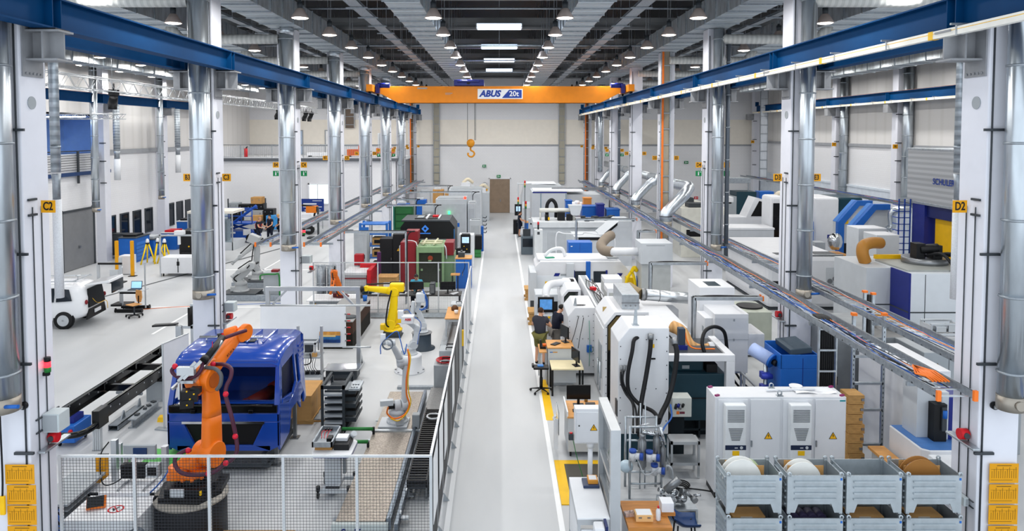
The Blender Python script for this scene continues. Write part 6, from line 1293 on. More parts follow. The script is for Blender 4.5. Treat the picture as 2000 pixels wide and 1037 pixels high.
# pipework in front of the white panel
t=thing('pipe_rack','tubular rack of grey filter cylinders with blue capped transmitters','pipework',(2.55,14.25,0));m=MB()
for x,yy in ((0,0),(.62,0),(0,.5),(.62,.5)):m.c((x,yy,0),(x,yy,1.45),.025,n=8)
for z in (.3,.95,1.43):
 for yy in (0,.5):m.c((0,yy,z),(.62,yy,z),.022,n=8)
m.c((.2,0,.2),(.2,0,1.9),.014,n=6).c((.3,.02,.2),(.3,.02,1.9),.014,n=6);m.build('tube_frame',GALV,t)
for x,z0,z1,r in ((.22,.7,1.2,.085),(.5,.85,1.25,.07),(.62,.55,1.05,.06)):MB().l([(r*.5,z0-.06),(r,z0),(r,z1),(r*.5,z1+.05),(r*.7,z1+.08),(r*.7,z1+.13),(.02,z1+.14)],(x,-.1,0),16).build('filter_cylinder',STEEL,t)
for x,z in ((.02,1.0),(.34,.98),(.44,.72)):
 u=MB().c((x,-.2,z-.14),(x,-.2,z+.02),.065,n=16).c((x,-.2,z-.05),(x+.13,-.24,z-.05),.06,n=16).build('transmitter',MWHITE,t)
 MB().c((x,-.2,z+.02),(x,-.2,z+.07),.07,n=18).c((x+.13,-.24,z-.05),(x+.19,-.26,z-.05),.07,n=18).build('blue_cap',mat('cap_blue','2C4FA4',.35),u)
MB().c((.22,-.1,1.38),(.6,-.1,1.3),.035).c((.55,-.15,1.5),(.65,-.15,1.15),.03).c((.15,-.1,1.5),(.35,-.14,1.55),.012).build('elbow_pipe',CHROME,t)
MB().t(bez((.1,-.2,.9),(.25,-.3,.62),(.5,-.3,.75),n=8),.012,6).t(bez((.6,-.1,.5),(.7,-.1,.7),(.8,-.1,.62),(.85,0,.3)),.02,6).build('lead',MGREY,t);MB().s((-.05,.1,.6),(.14,.14,.12)).build('plastic_wrap',mat('clear_wrap','BFD2DE',.15,var=.2),t)
t=thing('valve_trolley','low trolley heaped with chrome valves and fittings','trolley',(3.3,13.7,0));rnd=random.Random(9);MB().b(-.3,.35,-.3,.25,.22,.25).b(-.3,-.26,-.3,.25,0,.22).b(.31,.35,-.3,.25,0,.22).build('trolley_frame',GALV,t)
for k in range(14):
 a,b_,z=rnd.uniform(-.25,.3),rnd.uniform(-.25,.2),.3+rnd.uniform(0,.22)
 MB().c((a,b_,z),(a+rnd.uniform(-.12,.12),b_+rnd.uniform(-.1,.1),z+rnd.uniform(-.06,.1)),rnd.uniform(.025,.06),n=12).build('valve_fitting',CHROME if k % 3 else STEEL,t)
MB().c((-.2,-.1,.5),(.05,-.1,.72),.075,n=16).build('filter_drum',STEEL,t)
t=thing('switch_box','light grey switch box with cables fixed to the teal machine front','control box',(X_(1308,850,15.9),15.9,.98));MB().b(.05,.47,0,.35,0,.42).build('housing',mat('switch_grey','C9CCC6',.4),t,bev=.01);MB().b(.14,.2,-.004,0,.06,.13).mi(1).b(.21,.32,-.004,0,.07,.12).build('maker_mark',[mat('mark_orange','E8742A',.5),mat('mark_maroon','6A2B3A',.5)],t);hazard(t,.2,-.005,.2,.03)
for k in range(4):MB().c((.1+.05*k,-.06,.2+.05*(k % 2)),(.14+.05*k,.0,.28),.03).build('plug',[BLACK,NAVY,STEEL,BLACK][k],t)
MB().b(.1,.4,.35,.6,-.98,0).build('support',mat('teal_black','0E1B22'),t)
t=thing('utility_cart','small aluminium two-shelf cart beside the white control cabinet','cart',(3.55,15.1,0));MB().b(0,.6,0,.4,.72,.78).b(0,.6,0,.4,.28,.34).build('shelf',ALU,t)
for x in (.02,.58):
 for yy in (.02,.38):MB().cb((x,yy,.4),(.04,.04,.76)).build('leg',ALU,t)
t=thing('cable_coil','black cable coiled on the floor under the aluminium cart','cable',(3.65,14.7,0));m=MB()
for k in range(4):m.t([((.12+.02*k)*math.cos(a*.45),(.12+.02*k)*math.sin(a*.45),.02+.025*k) for a in range(15)],.014,5)
m.t(bez((.1,0,.02),(.5,-.1,.015),(.9,-.3,.015),n=6),.012,5);m.build('windings',CABLE,t)
tag(MB().p([(12.6,0),(12.75,0),(12.9,.7),(12.86,.7)],'x',0,.5).build('chipboard',CARD,loc=(3.15,-1.3,0)),'brown board leaning against the leftmost stack of stacking boxes','board')
# ================================================================ MACHINES FARTHER DOWN THE HALL
def K(name,label,cat,loc,*parts,rz=0.,group=None,bev=.012):
 """thing from parts: (name, material, box, box, ...) with box = (x0,x1,y0,y1,z0,z1), or ready builders"""
 t=thing(name,label,cat,loc,rz,group);zm=min([q[4] for p in parts for q in p[2:] if isinstance(q,tuple)]+[9])
 for p in parts:
  m=MB()
  for q in p[2:]:
   if isinstance(q,tuple):m.b(*q[:4],0 if 0 < q[4]<=.12 and q[4]==zm and loc[2]==0 else q[4],q[5])
   else:q(m)
  m.build(p[0],p[1],t,bev=bev if isinstance(p[2],tuple) else 0)
 return t
def Cy(p0,p1,r,n=12):return lambda m:m.c(p0,p1,r,n=n)
def Tb(*P,r=.02,n=6):return lambda m:m.t(bez(*P,n=6),r,n)
def Pr(pts,ax,a,b):return lambda m:m.p(pts,ax,a,b)
WBLUE=mat('machine_white_blue','DDE3E9',.38,var=.02);SCR=mat('screen_lit','A9C8E8',.2,emit=.5,var=.25,scale=8)
# ---- left of the aisle
K('long_desk','long desk with computers behind the rear mesh fence','desk',(-5.6,28.75,0),('desk_top',mat('desk_dark','3B3A38',.5),(0,4.1,0,.8,.74,.78)),*[('leg',BLACK,(x,x+.06,.05,.75,0,.74)) for x in (.05,1.3,2.7,4.0)])
for x,w_,lb in ((-4.1,.5,'black monitor on the long desk, right behind the yellow robot'),(-3.3,.58,'black monitor in front of the seated person'),(-2.05,.62,'black monitor at the aisle end of the long desk')):monitor((x,29.1,.782),.05,w_,.32,lb)
K('computer_tower','computer tower on the long desk between two monitors','computer',(-2.65,29.05,.782),('case',DGREY,(-.1,.1,-.2,.25,0,.42)),('front_panel',STEEL,(-.08,.08,-.21,-.2,.05,.38)))
for i,x in enumerate((-4.9,-3.85,-2.75,-1.8)):tag(MB().cb((0,0,.015),(.3,.22,.02),.3*i).cb((.08,.05,.035),(.2,.15,.02),.5).build('paper_stack',WHITE,loc=(x,28.95,.784)),f'{ORD[i]} stack of white papers along the long desk, counted towards the aisle','papers','papers on the long desk')
K('bottle_crate','pair of teal tubs at the left end of the long desk','tub',(-5.35,29.1,.782),('tub',mat('tub_teal','2F5A70',.4),Cy((0,0,0),(0,0,.28),.12),Cy((.28,0,0),(.28,0,.26),.12)))
K('wooden_crate','wooden shipping crate with a white label beyond the long desk','crate',(-5.35,32.0,0),('crate_body',PALLET,(0,.85,0,.8,.2,.82)),('pallet',PALLET,(0,.85,0,.1,0,.2),(0,.85,.7,.8,0,.2)),('paper_label',WHITE,(.28,.6,-.008,0,.35,.62)),('lid',CARD,(-.02,.87,-.02,.82,.82,.85)))
DR=DRED
K('press_cabinet','tall dark red cabinet left of the pale green machine','cabinet',(-4.6,34,0),('housing',DR,(0,.72,0,1.4,.05,2.07)),('side_strip',MGREY,(-.06,0,.05,1.3,.1,1.9)),('upper_block',DR,(.15,.75,.7,1.6,2.07,2.5)),('door',DR,(.04,.68,-.015,0,.1,2.0)),('handle',mat('knob_orange','E8872A',.4),(.1,.16,-.06,-.015,1.12,1.18)),('white_hoses',WHITE,Tb((.1,.3,2.08),(.4,.1,2.15),(.7,.0,2.1),(.8,-.05,1.9))))
K('press_machine','pale green machine with a large dark window among the red cabinets','machine',(-3.85,33.9,0),('frame',GREENM,(0,1.3,.1,2.2,.05,1.88),(0,.12,0,.1,.05,1.88),(1.18,1.3,0,.1,.05,1.88),(.12,1.18,0,.1,1.6,1.88),(.12,1.18,0,.1,.05,.2)),('dark_window',mat('window_olive','2E332A',.15),(.12,1.18,.06,.08,.2,1.6)),('window_handle',GREENM,(.2,.3,.02,.06,.75,.85),(1.0,1.1,.02,.06,.75,.85),(.55,.7,.02,.06,1.2,1.26)),('roof_pipes',mat('pipe_cream','C9C7A8',.5),Cy((.15,.5,1.98),(1.15,.5,1.98),.05),Cy((.3,.3,1.98),(.3,1.9,1.98),.05),Cy((.8,.3,1.98),(.85,1.9,1.98),.05),(.15,1.15,1.2,1.4,1.88,2.0)),('side_unit',GREENM,(1.3,1.75,.3,1.6,.05,1.5)),('red_unit',DR,(1.3,1.72,.2,1.4,1.45,2.05)),('feed_hose',MGREY,Tb((1.3,.1,1.95),(1.38,.0,1.8),(1.4,.1,1.3),r=.03)),('red_pointer',mat('dull_red','8A3A22',.5),Cy((.65,.05,1.35),(.65,.03,1.35),.12)))
for i,(x,w_,z) in enumerate(((-5.8,.62,2.02),(-5.17,.55,2.24))):
 t=K('control_cabinet',['matt black cabinet, lower and left one of the pair','taller matt black cabinet with a warning sign'][i],'control cabinet',(x,35.5,0),('housing',mat('matt_black','17181B',.6),(0,w_,0,.9,.05,z)),('door',mat('matt_black','17181B'),(.02,w_-.02,-.015,0,.1,z-.05)),('lock',STEEL,(w_-.08,w_-.05,-.03,-.015,1.0,1.1)))
 if i:hazard(t,.28,-.02,1.5,.1)
t=K('lathe','large black machining centre with a blue diamond emblem on its front','machine',(-5.2,38.5,0),('housing',mat('lathe_black','1A1B1E',.35),Pr([(0,.05),(2.85,.05),(2.85,2.2),(2.6,2.53),(.25,2.53),(0,2.2)],'y',0,2.6)),('top_cover',DGREY,(.05,2.6,-.05,2.5,2.5,2.58)),('silver_band',STEEL,(.3,2.75,-.02,0,1.5,1.58)),('roof_recess',BLACK,(.7,1.9,.4,2.0,2.58,2.62)),('roof_parts',RED,(1.6,1.9,1.0,1.5,2.62,2.7)),('roof_rail',WHITE,(1.3,1.4,.3,2.0,2.6,2.68),(1.95,2.03,.3,1.8,2.6,2.68)),('sheet_cover',MGREY2,(.8,1.15,.6,1.4,2.62,2.66)),('side_glow',mat('edge_blue','2E5C8C',.4),(2.8,2.86,-.01,.02,.2,2.1)))
MB().p([(0,-.2),(.2,0),(0,.2),(-.2,0)],'y',-.01,0).mi(1).p([(0,-.08),(.08,0),(0,.08),(-.08,0)],'y',-.014,-.01).mi(0).b(-.28,.28,-.01,0,-.27,-.22).build('emblem',[mat('emblem_blue','3D7DD8',.4,emit=.15),BLACK],t,loc=(1.3,-.0,2.12))
K('operator_console','white console with black panel and lit screen by the aisle','console',(-2.15,39,0),('housing',MWHITE,(0,.8,0,.9,.05,1.72)),('panel',BLACK,(.1,.62,-.06,0,.75,1.75)),('screen',SCR,(.17,.54,-.068,-.06,1.3,1.62)),('keys',YELLOWP,(.25,.3,-.068,-.06,1.1,1.15),(.4,.45,-.068,-.06,.95,1.0)),('side_box',BLACK,(-.2,.2,-.4,-.1,.6,1.05)),('rear_bar',DGREY,(.15,.6,.0,.1,1.75,1.8)))
K('tool_cupboard','blue cupboard with beech top at the aisle end of the rear fence','cabinet',(-2.0,33.6,0),('body',BLUE,(0,.72,0,.8,.03,1.36)),('beech_top',WOOD,(-.02,.74,-.02,.82,1.36,1.42)),('door',BLUE,(.02,.7,-.015,0,.08,1.32)),('handle',STEEL,(.3,.33,-.03,-.015,.6,.8)),('air_hose',CABLE,Tb((.4,-.02,1.3),(.42,-.05,1.0),(.3,-.05,.7),r=.012)))
K('tool_rack','small dark machine parts standing on the blue cupboard','parts',(-1.9,33.7,1.422),('parts',DGREY,(0,.3,0,.4,0,.22),(.1,.2,.1,.3,.22,.3)),('lid',STEEL,(-.02,.32,.05,.35,.22,.24)))
K('shelf_board','beech board jutting out before the blue cupboard','shelf',(-2.2,33.0,0),('board',WOOD,(0,.42,0,.4,.72,.77)),('leg',BLACK,(.05,.1,.1,.15,0,.72),(.3,.35,.1,.15,0,.72)))
for i,(x,y,w_,d,z,lb) in enumerate(((-4.0,46,1.95,2.0,3.0,'large pale grey machining centre with green signal light'),(-4.9,46.5,.9,1.6,2.5,'lower pale grey control unit left of the large machining centre'),(-2.0,46.2,.5,1.8,2.7,'narrow grey wing of the large machining centre'),(-3.7,53.5,2.4,3,3.0,'farthest pale grey machine on the left near the brown door'),(-1.75,43.2,.65,.6,2.0,'plain grey box cabinet at the aisle before the large machining centre'))):
 t=K('machining_centre' if i!=4 else 'control_cabinet',lb,'machine',(x,y,0),('housing',MGREY,(0,w_,0,d,.05,z)),('front_door',mat('door_grey','B6BBC0',.4),(.08,w_-.08,-.02,0,.3,z-.3)),('top_rim',MGREY2,(.1,w_-.02,.2,d-.1,z,z+.06)))
 if i==0:
  MB().b(1.35,1.5,-.03,-.02,1.25,1.5).build('socket',BLUE,t)
  g_=MB().c((.85,-.1,2.05),(.85,-.1,2.25),.06).mi(1).c((.85,-.1,1.95),(.85,-.1,2.05),.06).build('signal_light',[mat('light_green','2FE070',.4,emit=3),BLACK],t);MB().c((1.85,.1,3.0),(1.85,.1,3.15),.07).build('red_light',mat('light_red','FF3020',.4,emit=3),t)
 if i==1:MB().b(.2,.75,-.03,-.02,1.5,2.1).mi(1).b(.3,.65,-.04,-.03,1.65,2.0).build('panel',[MGREY2,MWHITE],t)
K('drawer_stack','small green drawer unit topped by a black box at the aisle edge','drawers',(-1.5,42,0),('body',GREEN,(0,.45,0,.5,.02,.45)),('drawer',mat('drawer_green','3E8A4C',.5),(.02,.43,-.02,0,.06,.2),(.02,.43,-.02,0,.25,.42)),('black_box',BLACK,(.1,.5,.05,.6,.45,1.25)))
K('tool_cupboard','slim blue cupboard beside the grey box cabinet at the aisle','cabinet',(-1.35,44.2,0),('body',BLUE,(0,.4,0,.5,.02,1.5)),('label',CARD,(.1,.3,-.01,0,.8,1.0)))
K('spiral_chute','ladder of curved grey hooks at the far aisle edge','rack',(-1.15,49,0),('post',GALV,(0,.05,0,.05,0,1.7)),*[('hook',DGREY,Tb((.05,0,z),(.25,0,z-.02),(.3,0,z+.1),r=.03)) for z in (.5,.75,1.0,1.25,1.5)])
K('drawer_cabinet','tall dark green drawer cabinet beside the left cable ladder','drawers',(-6.3,44,0),('body',mat('deep_green','1F5A32',.5),(0,1.1,0,.8,0,2.72)),*[('drawer',mat('drawer_deep','2C6B3C',.5),(.08,1.05,-.03,0,.2+k*.42,.54+k*.42)) for k in range(6)],('side_post',mat('post_teal','2C7A6C',.5),(-.08,0,-.05,.05,0,2.75)))
SB=mat('shelf_blue','2E6FC0',.5)
t=K('storage_rack','blue storage rack with wooden boxes behind the black cabinets','rack',(-7.1,37,0),*[('upright',SB,(x,x+.12,y,y+.1,0,2.6)) for x in (0,1.35) for y in (0,1.0)],*[('shelf',SB,(.1,1.4,0,1.1,z,z+.06)) for z in (.15,.8,1.4,2.0,2.5)],('side_sheet',SB,(.0,.5,-.02,.0,.1,2.4)))
for k,z in enumerate((.21,.86,1.46)):K('wooden_box',f'wooden box on the blue storage rack, {["bottom", "middle", "upper"][k]} shelf','box',(-6.45,37.1,z),('body',PALLET,(0,.65,0,.7,0,.38)),('dark_slot',BLACK,(.1,.5,-.005,0,.1,.28)),group='boxes on the blue rack')
K('control_cabinet','pale grey steel cabinet beside the C5 column','control cabinet',(-7.0,35.2,0),('housing',mat('cab_pale','B4BCC0',.45),(0,.62,0,.8,.05,2.36)),('door',mat('cab_pale','B4BCC0'),(.02,.6,-.015,0,.1,2.3)),('handle',BLACK,(.5,.53,-.035,-.015,1.1,1.3)))
K('test_bench','white topped machine with a red angled side behind the orange robot','machine',(-6.95,32.4,0),('table',MWHITE,(0,1.1,0,1.5,.85,.97)),('body',MGREY,(.05,1.05,.05,1.4,.05,.85)),('red_side',RED,(1.1,1.28,-.1,1.5,.1,1.1),(.55,1.28,1.2,1.5,.97,1.14)),('red_stripe',DRED,(.1,1.1,-.012,0,.68,.74)))
K('control_box','red metal box on a stand behind the white topped machine','control box',(-6.75,34.0,0),('box',mat('box_red','A81C26',.45),(0,.4,0,.4,1.0,1.5)),('stand',GALV,(.15,.22,.15,.22,0,1.0)))
for i,x in enumerate((-7.75,-7.3)):K('gas_tank',f'grey wrapped tank near column C4, {["closer to","farther from"][i]} the column','tank',(x,30.8,0),('vessel',GALVD,Cy((.2,.2,.15),(.2,.2,1.55),.2,18)),('cage',GALV,(0,.02,0,.02,0,1.6),(.38,.4,0,.02,0,1.6),(0,.4,0,.02,.8,.83),(0,.4,0,.02,1.55,1.6)),group='grey tanks near column C4')
K('purple_post','dark purple upright post left of the wooden shipping crate','post',(-5.55,33.2,0),('tube',mat('post_purple','4A1F50',.5),(0,.16,0,.16,0,1.75)),('foot',BLACK,(-.08,.24,-.08,.24,0,.02)))
t=robot('industrial_robot','smaller orange robot on a dark red base behind the rear mesh fence',[Vector((X_(668,585,29.9),29.9,.45))]+rp((665,574,29.9),(653,533,29.9),(649,560,29.5),(645,575,29.4)),RORANGE,.8,base_mat=mat('base_maroon','5C1820',.5),n=(.3,-1,0),hose_mat=BLACK)
K('robot_table','white low table carrying the smaller orange robot','table',(X_(668,585,29.9)-1.3,29.3,0),('table_top',WHITE,(0,2.0,0,1.2,.4,.45)),('body',MGREY2,(.1,1.9,.1,1.1,0,.4)))
hazard(bpy.data.objects['robot_table'],.35,.09,.22,.12)
for i,(y,xb) in enumerate(((30.5,-3.9),(41.7,-3.7),(45.3,-5.2),(51,-1.9),(57,-4))):gantry(xb,-6.45,y,3.05,f'galvanised cable gantry from the left cable ladder, {ORD[i]} from the camera')
for i,(x,y,z,c) in enumerate(((-7.0,50,2.3,BLUE),(-6.0,52,2.4,BLUE),(-5.0,55,2.9,CARD),(-4.1,55,2.6,PALLET),(-6.2,57,2.6,MGREY),(-4.6,50,1.9,MGREY2))):
 K('equipment_cabinet',f'far {["blue cupboard left of the grey machines","blue locker nearer the aisle","stack of brown cartons","pile of wooden boxes","grey unit near the end wall","dark grey unit under the gantries"][i]} in the left row','cabinet',(x,y,0),('body',c,(0,.8,0,.8,.02,z)),('front',c,(.04,.76,-.02,0,.1,z-.1)),('top',MGREY,(.1,.6,.1,.6,z,z+.12)))
for i,(x,y,z) in enumerate(((-3.2,57.5,2.9),(-2.0,59.5,2.3))):K('machining_centre',f'far grey machine before the end wall  by the C side ladder, {["larger","smaller"][i]} one','machine',(x,y,0),('housing',MGREY,(0,1.2,0,2,.05,z)),('roof_unit',MWHITE,(.2,.9,.3,1.2,z,z+.35)),('vent_hose',mat('cream_hose','D8CDB4',.5),Tb((.3,.5,z+.3),(.7,.6,z+.6),(1.1,.8,z+.3),r=.12,n=8)))
# end wall details
for i,(px,py,s,c,lb) in enumerate(((946,324,.28,SGREEN,'green emergency exit sign high on the end wall'),(974,344,.3,SGREEN,'green lit exit sign above the brown door'),(947,360,.34,WHITE,'round wall clock left of the brown door'),(947,371,.24,RED,'red fire equipment sign left of the brown door'),(947,388,.22,RED,'red call point sign lower left of the brown door'),(1340,317,.3,SGREEN,'green exit sign on the end wall behind the D4 column'),(1350,367,.22,mat('amber_box','C88A30',.4),'amber box on the end wall right of the D5 pipes'),(1359,386,.3,RED,'red fire box low on the end wall'))):
 x,y,z=at(px,py,WE)
 if 'clock' in lb:K('wall_clock',lb,'clock',(x,y-.08,z),('case',BLACK,Cy((0,0,0),(0,.06,0),.2,20)),('dial',WHITE,Cy((0,-.006,0),(0,0,0),.175,20)),('hands',BLACK,(-.01,.01,-.012,-.006,0,.14),(0,.09,-.012,-.006,-.01,.01)))
 else:K('wall_sign',lb,'sign',(x,y-.05,z),('plate',c,(-s*.6,s*.6,0,.04,-s*.4,s*.4)),('pictogram',WHITE if c!=WHITE else BLACK,(-s*.3,-s*.1,-.006,0,-s*.25,s*.25),(.05*s,s*.4,-.006,0,-s*.08,s*.08)))
K('fire_hose','yellow hose hanging beside the brown door','hose',(X_(951,395,64.9),64.9,0),('hose',YELLOWP,Tb((0,0,2.2),(.05,0,1.6),(-.1,0,1.1),(.12,0,.9),r=.07)))
K('fire_extinguisher','red fire extinguisher standing left of the brown door','extinguisher',(X_(944,400,64.6),64.6,.5),('cylinder',RED,Cy((0,0,0),(0,0,.55),.12)),('nozzle',BLACK,Cy((0,0,.55),(.1,0,.65),.04)),('bracket',GALV,(-.15,.15,.1,.16,-.5,.6)))
# ---- right of the aisle
WIN=mat('machine_window','28303A',.12)
t=K('moulding_machine','long white and blue moulding machine with two windows facing the camera','machine',(1.44,29,0),('housing',MWHITE,Pr([(0,.1),(3.66,.1),(3.66,1.75),(3.4,2.05),(.2,2.05),(0,1.85)],'y',0,1.8)),('lower_band',WBLUE,(.02,3.64,-.01,0,.15,1.5)),('window',WIN,(1.55,2.1,-.03,-.01,.95,1.68),(2.3,2.82,-.03,-.01,.95,1.68)),('blue_pillar',BLUE,(2.0,2.18,-.06,.1,.85,2.06)),('sliding_door',MGREY,(1.22,1.52,-.12,-.04,.7,2.0)),('window_frame',NAVY,(2.78,2.86,-.035,-.005,.9,1.72),(1.5,1.56,-.035,-.005,.9,1.72)),('yellow_frame',YELLOWP,(.38,.52,-.03,-.01,1.12,1.27)),('roof_ridge',MWHITE,(.1,3.3,.3,1.7,2.05,2.12)),('roof_grille',MGREY2,(2.9,3.35,.3,1.6,2.12,2.18)),('base',DGREY,(.05,3.6,.05,1.75,0,.1)))
for x in (.72,3.2):MB().p([(x,1.48),(x+.2,1.48),(x+.26,1.6),(x+.06,1.6)],'y',-.02,-.01).mi(1).b(x-.5 if x > 1 else x+.28,x-.05 if x > 1 else x+.7,-.02,-.01,1.5,1.57).build('stripe_emblem',[NAVY,MGREY2],t)
MB().t(bez((.4,.8,2.15),(.7,.8,2.4),(1.1,.8,2.45),(1.25,.8,2.15),n=6),.07,8).build('white_arm',MWHITE,t);MB().cb((.6,.5,2.13),(.35,.2,.05),.3).build('green_cloth',mat('cloth_green','2E8C6C',.7),t);MB().cb((1.75,-.2,1.05),(.12,.12,.16)).build('red_knob',RED,t)
K('control_cabinet','narrow grey cabinet at the aisle end of the white and blue machine','control cabinet',(1.2,28.6,0),('housing',MGREY,(0,.26,0,1.6,.05,1.7)),('vent',DGREY,(.02,.24,-.006,0,.3,.6)))
K('control_cabinet','low grey cabinet with two vents below the curved white pipe','control cabinet',(1.3,26.3,0),('housing',MGREY,(0,.85,0,1.0,.05,1.35)),('vent',DGREY,(.08,.22,-.006,0,.7,1.0),(.35,.55,-.006,0,.7,1.0)),('gap',BLACK,(.62,.8,-.006,0,.3,1.1)))
for i,(x,y) in enumerate(((1.08,31.2),(1.08,27.2))):K('wooden_pallet',f'wooden pallet box at the aisle line, {["farther","nearer"][i]} of the two','pallet',(x,y,0),('deck',PALLET,(0,.7,0,.8,.42,.5)),('box',PALLET,(.05,.65,.05,.75,.1,.42)),('runner',PALLET,(0,.7,0,.1,0,.1),(0,.7,.7,.8,0,.1)),group='pallets along the aisle line')
K('hydraulic_unit','plain blue box unit standing above the white and blue machine','unit',(3.05,32.2,0),('box',BLUE,(0,1.05,0,.8,1.4,2.34)),('label',WHITE,(.1,.18,-.006,0,2.15,2.19)),('frame',GALV,(.05,.1,.1,.15,0,1.4),(.95,1.0,.1,.15,0,1.4)),('seam',NAVY,(.5,.51,-.006,0,1.42,2.3)))
K('grinding_machine','light grey machine with a sloped front and dark window strip','machine',(3.7,36,0),('bed',MGREY,(0,1.5,0,2,.05,2.05)),('sloped_head',MGREY,Pr([(1.3,.6),(2.85,.6),(2.85,2.83),(2.2,2.83),(1.3,2.1)],'y',0,2)),('dark_slot',BLACK,(.2,1.35,-.02,0,1.88,2.02)),('window_strip',BLACKG,Pr([(1.38,2.0),(2.12,2.62),(2.12,2.75),(1.38,2.13)],'y',-.02,0)),('guard_rail',WHITE,Tb((-.9,-.3,.8),(-.9,-.3,2.2),(-.5,-.3,2.25),(.3,-.3,2.2),(.5,-.3,2.3),(1.2,-.3,2.2),(1.9,-.3,2.2),(1.95,-.3,.8),r=.03)),('base',DGREY,(.05,2.8,.05,1.9,0,.05)))
K('dust_collector','big pale grey dust collector box on legs under the right cable ladder','machine',(5.35,27.6,0),('box',MGREY,(0,1.2,0,1.2,2.2,3.0)),('body',mat('collector_grey','B4B8B8',.45),(.05,1.15,.1,1.1,1.0,2.2)),*[('leg',GALV,(x,x+.07,y,y+.07,0,1.0)) for x in (.05,1.08) for y in (.1,1.0)],('vent_holes',MGREY2,(.2,.9,-.005,0,2.9,2.93)))
K('exhaust_pipe','white pipe with a brown elbow running left from the dust collector','pipe',(0,0,0),('pipe_run',MWHITE,Cy(at(1190,491,28.2),at(1251,491,28.2),.16,16)),('elbow',mat('hose_taupe','84786A',.6),lambda m:m.t(bez(at(1196,491,28.2),at(1180,489,28.4),at(1174,478,28.8),at(1184,465,29.4),at(1193,459,29.8)),.2,12)))
K('robot_gripper','yellow hose-wrapped robot wrist right of the white and blue machine','robot',(X_(1231,530,28.6),28.6,0),('wrist',RYELLOW,(-.15,.2,0,.4,.6,1.5)),('hoses',RYELLOW,Tb((-.1,-.1,.7),(-.2,-.15,1.3),(.0,-.2,1.75),(.15,-.15,1.3),(.1,-.1,.7),r=.06),Tb((0,-.2,1.75),(.1,-.25,1.95),(.2,-.2,1.8),r=.08)),('blue_cable',CABLEB,Tb((.2,-.1,.7),(.25,-.1,1.2),(.22,-.1,1.6))),('stand',DGREY,(-.15,.2,.1,.4,0,.6)))
t=K('transfer_machine','long low grey machine with pipes on its top in the right row','machine',(1.95,40,0),('bed',MGREY,(0,4.5,0,2.2,.05,2.0)),('top_ledge',mat('ledge_grey','D0D4D8',.4),(-.1,4.5,-.15,2.2,2.0,2.3)),('panel',mat('door_grey','B6BBC0'),(.7,1.7,-.02,0,.2,1.7),(2.7,3.3,-.02,0,1.0,1.95),(3.4,3.95,-.02,0,1.0,1.95)),('base',DGREY,(.05,4.4,.05,2.1,0,.05)),('feed_pipe',mat('pipe_cream_white','DADAD4',.45),Cy((.3,.8,2.85),(2.4,.8,2.85),.12),Cy((.35,.8,2.3),(.35,.8,2.85),.05),Cy((2.2,.8,2.3),(2.2,.8,2.85),.1)),('black_hose_loop',CABLE,Tb((.75,1.2,2.3),(.75,1.2,3.1),(1.0,1.2,3.4),(1.25,1.2,3.1),(1.25,1.2,2.4),r=.1,n=8)),('motors',BLACK,(1.3,1.7,.5,1.0,2.3,2.75),(1.8,2.1,.5,1.0,2.3,2.65),(.6,.8,.5,1.0,2.3,2.6)),('hopper',MGREY,Pr([(2.05,2.6),(2.5,2.6),(2.65,3.15),(1.9,3.15)],'y',.5,1.2)),('yellow_marks',YELLOWP,(.75,.85,.4,.5,2.35,2.5)))
hazard(t,3.05,-.03,1.2,.1);hazard(t,2.5,-.03,1.2,.1)
m=MB();rnd=random.Random(11)
for k in range(14):m.cb((2.6+rnd.random()*1.8,.3+rnd.random(),2.38),(.25,.25,rnd.uniform(.1,.3)),rnd.random())
tag(m.build('machine_clutter',DGREY,t),kind='stuff')
t=K('control_tower','slim white control pillar with a red-topped signal lamp','control cabinet',(1.85,38.2,0),('housing',mat('pillar_white','D2D6D8',.4),(0,.42,0,.5,.05,2.1)),('display',DGREY,(.14,.27,-.01,0,1.85,2.0)),('signal_lamp',[RED][0],Cy((.2,.2,2.35),(.2,.2,2.5),.05),),('lamp_base',BLACK,Cy((.2,.2,2.1),(.2,.2,2.35),.045)))
K('workstation','dark grey workstation with a window standing at the yellow floor mark','cabinet',(1.3,43,0),('housing',mat('station_grey','67737C',.5),(0,.85,0,.8,.05,1.08)),('window',GLASSD,(.08,.75,-.012,0,.45,.95)),('monitor',DGREY,(.1,.55,.1,.2,1.08,1.5)))
K('tool_cupboard','blue workbench cupboard beside the person at the far machines','cabinet',(1.75,50,0),('body',BLUE,(0,.8,0,.8,.03,1.0)),('top',WOOD,(0,.5,0,.8,1.0,1.06)))
K('operator_terminal','pale grey button panel behind the dark grey workstation','console',(1.85,46,0),('housing',MGREY,(0,.6,0,.4,.6,1.75)),('buttons',BLACK,(.1,.2,-.01,0,1.4,1.5),(.3,.4,-.01,0,1.4,1.5),(.4,.46,-.01,0,1.1,1.2)),('foot',MGREY2,(.1,.5,.1,.3,0,.6)))
K('operator_terminal','black screen console hanging on a grey arm at the far right aisle edge','console',(1.1,52,0),('arm',MGREY,Tb((.25,0,1.9),(.25,0,3.45),(.3,0,3.55),(1.2,0,3.55),r=.05)),('housing',BLACK,(0,.5,-.1,.1,1.3,2.1)),('screen',SCR,(.1,.4,-.11,-.1,1.6,1.95)),('desk',BLACK,(-.1,.35,-.4,.2,0,1.0)))
t=K('machining_centre','large grey machining centre with white roof panels in the right row','machine',(2.15,48,0),('housing',MGREY,(0,2.3,0,3,.05,3.3),(2.3,5.1,.4,3,.05,3.1)),('roof_panel',WHITE,(.1,3.4,.1,2.5,3.3,3.38)),('seam',mat('seam_slate','8296A2',.5),(.55,.62,-.02,0,.2,3.2),(2.2,2.28,-.02,0,.2,3.2)),('navy_strip',NAVY,(.05,2.3,-.02,.1,3.22,3.3)),('grey_rail',STEEL,(1.4,5.1,1.4,1.5,3.3,3.5)))
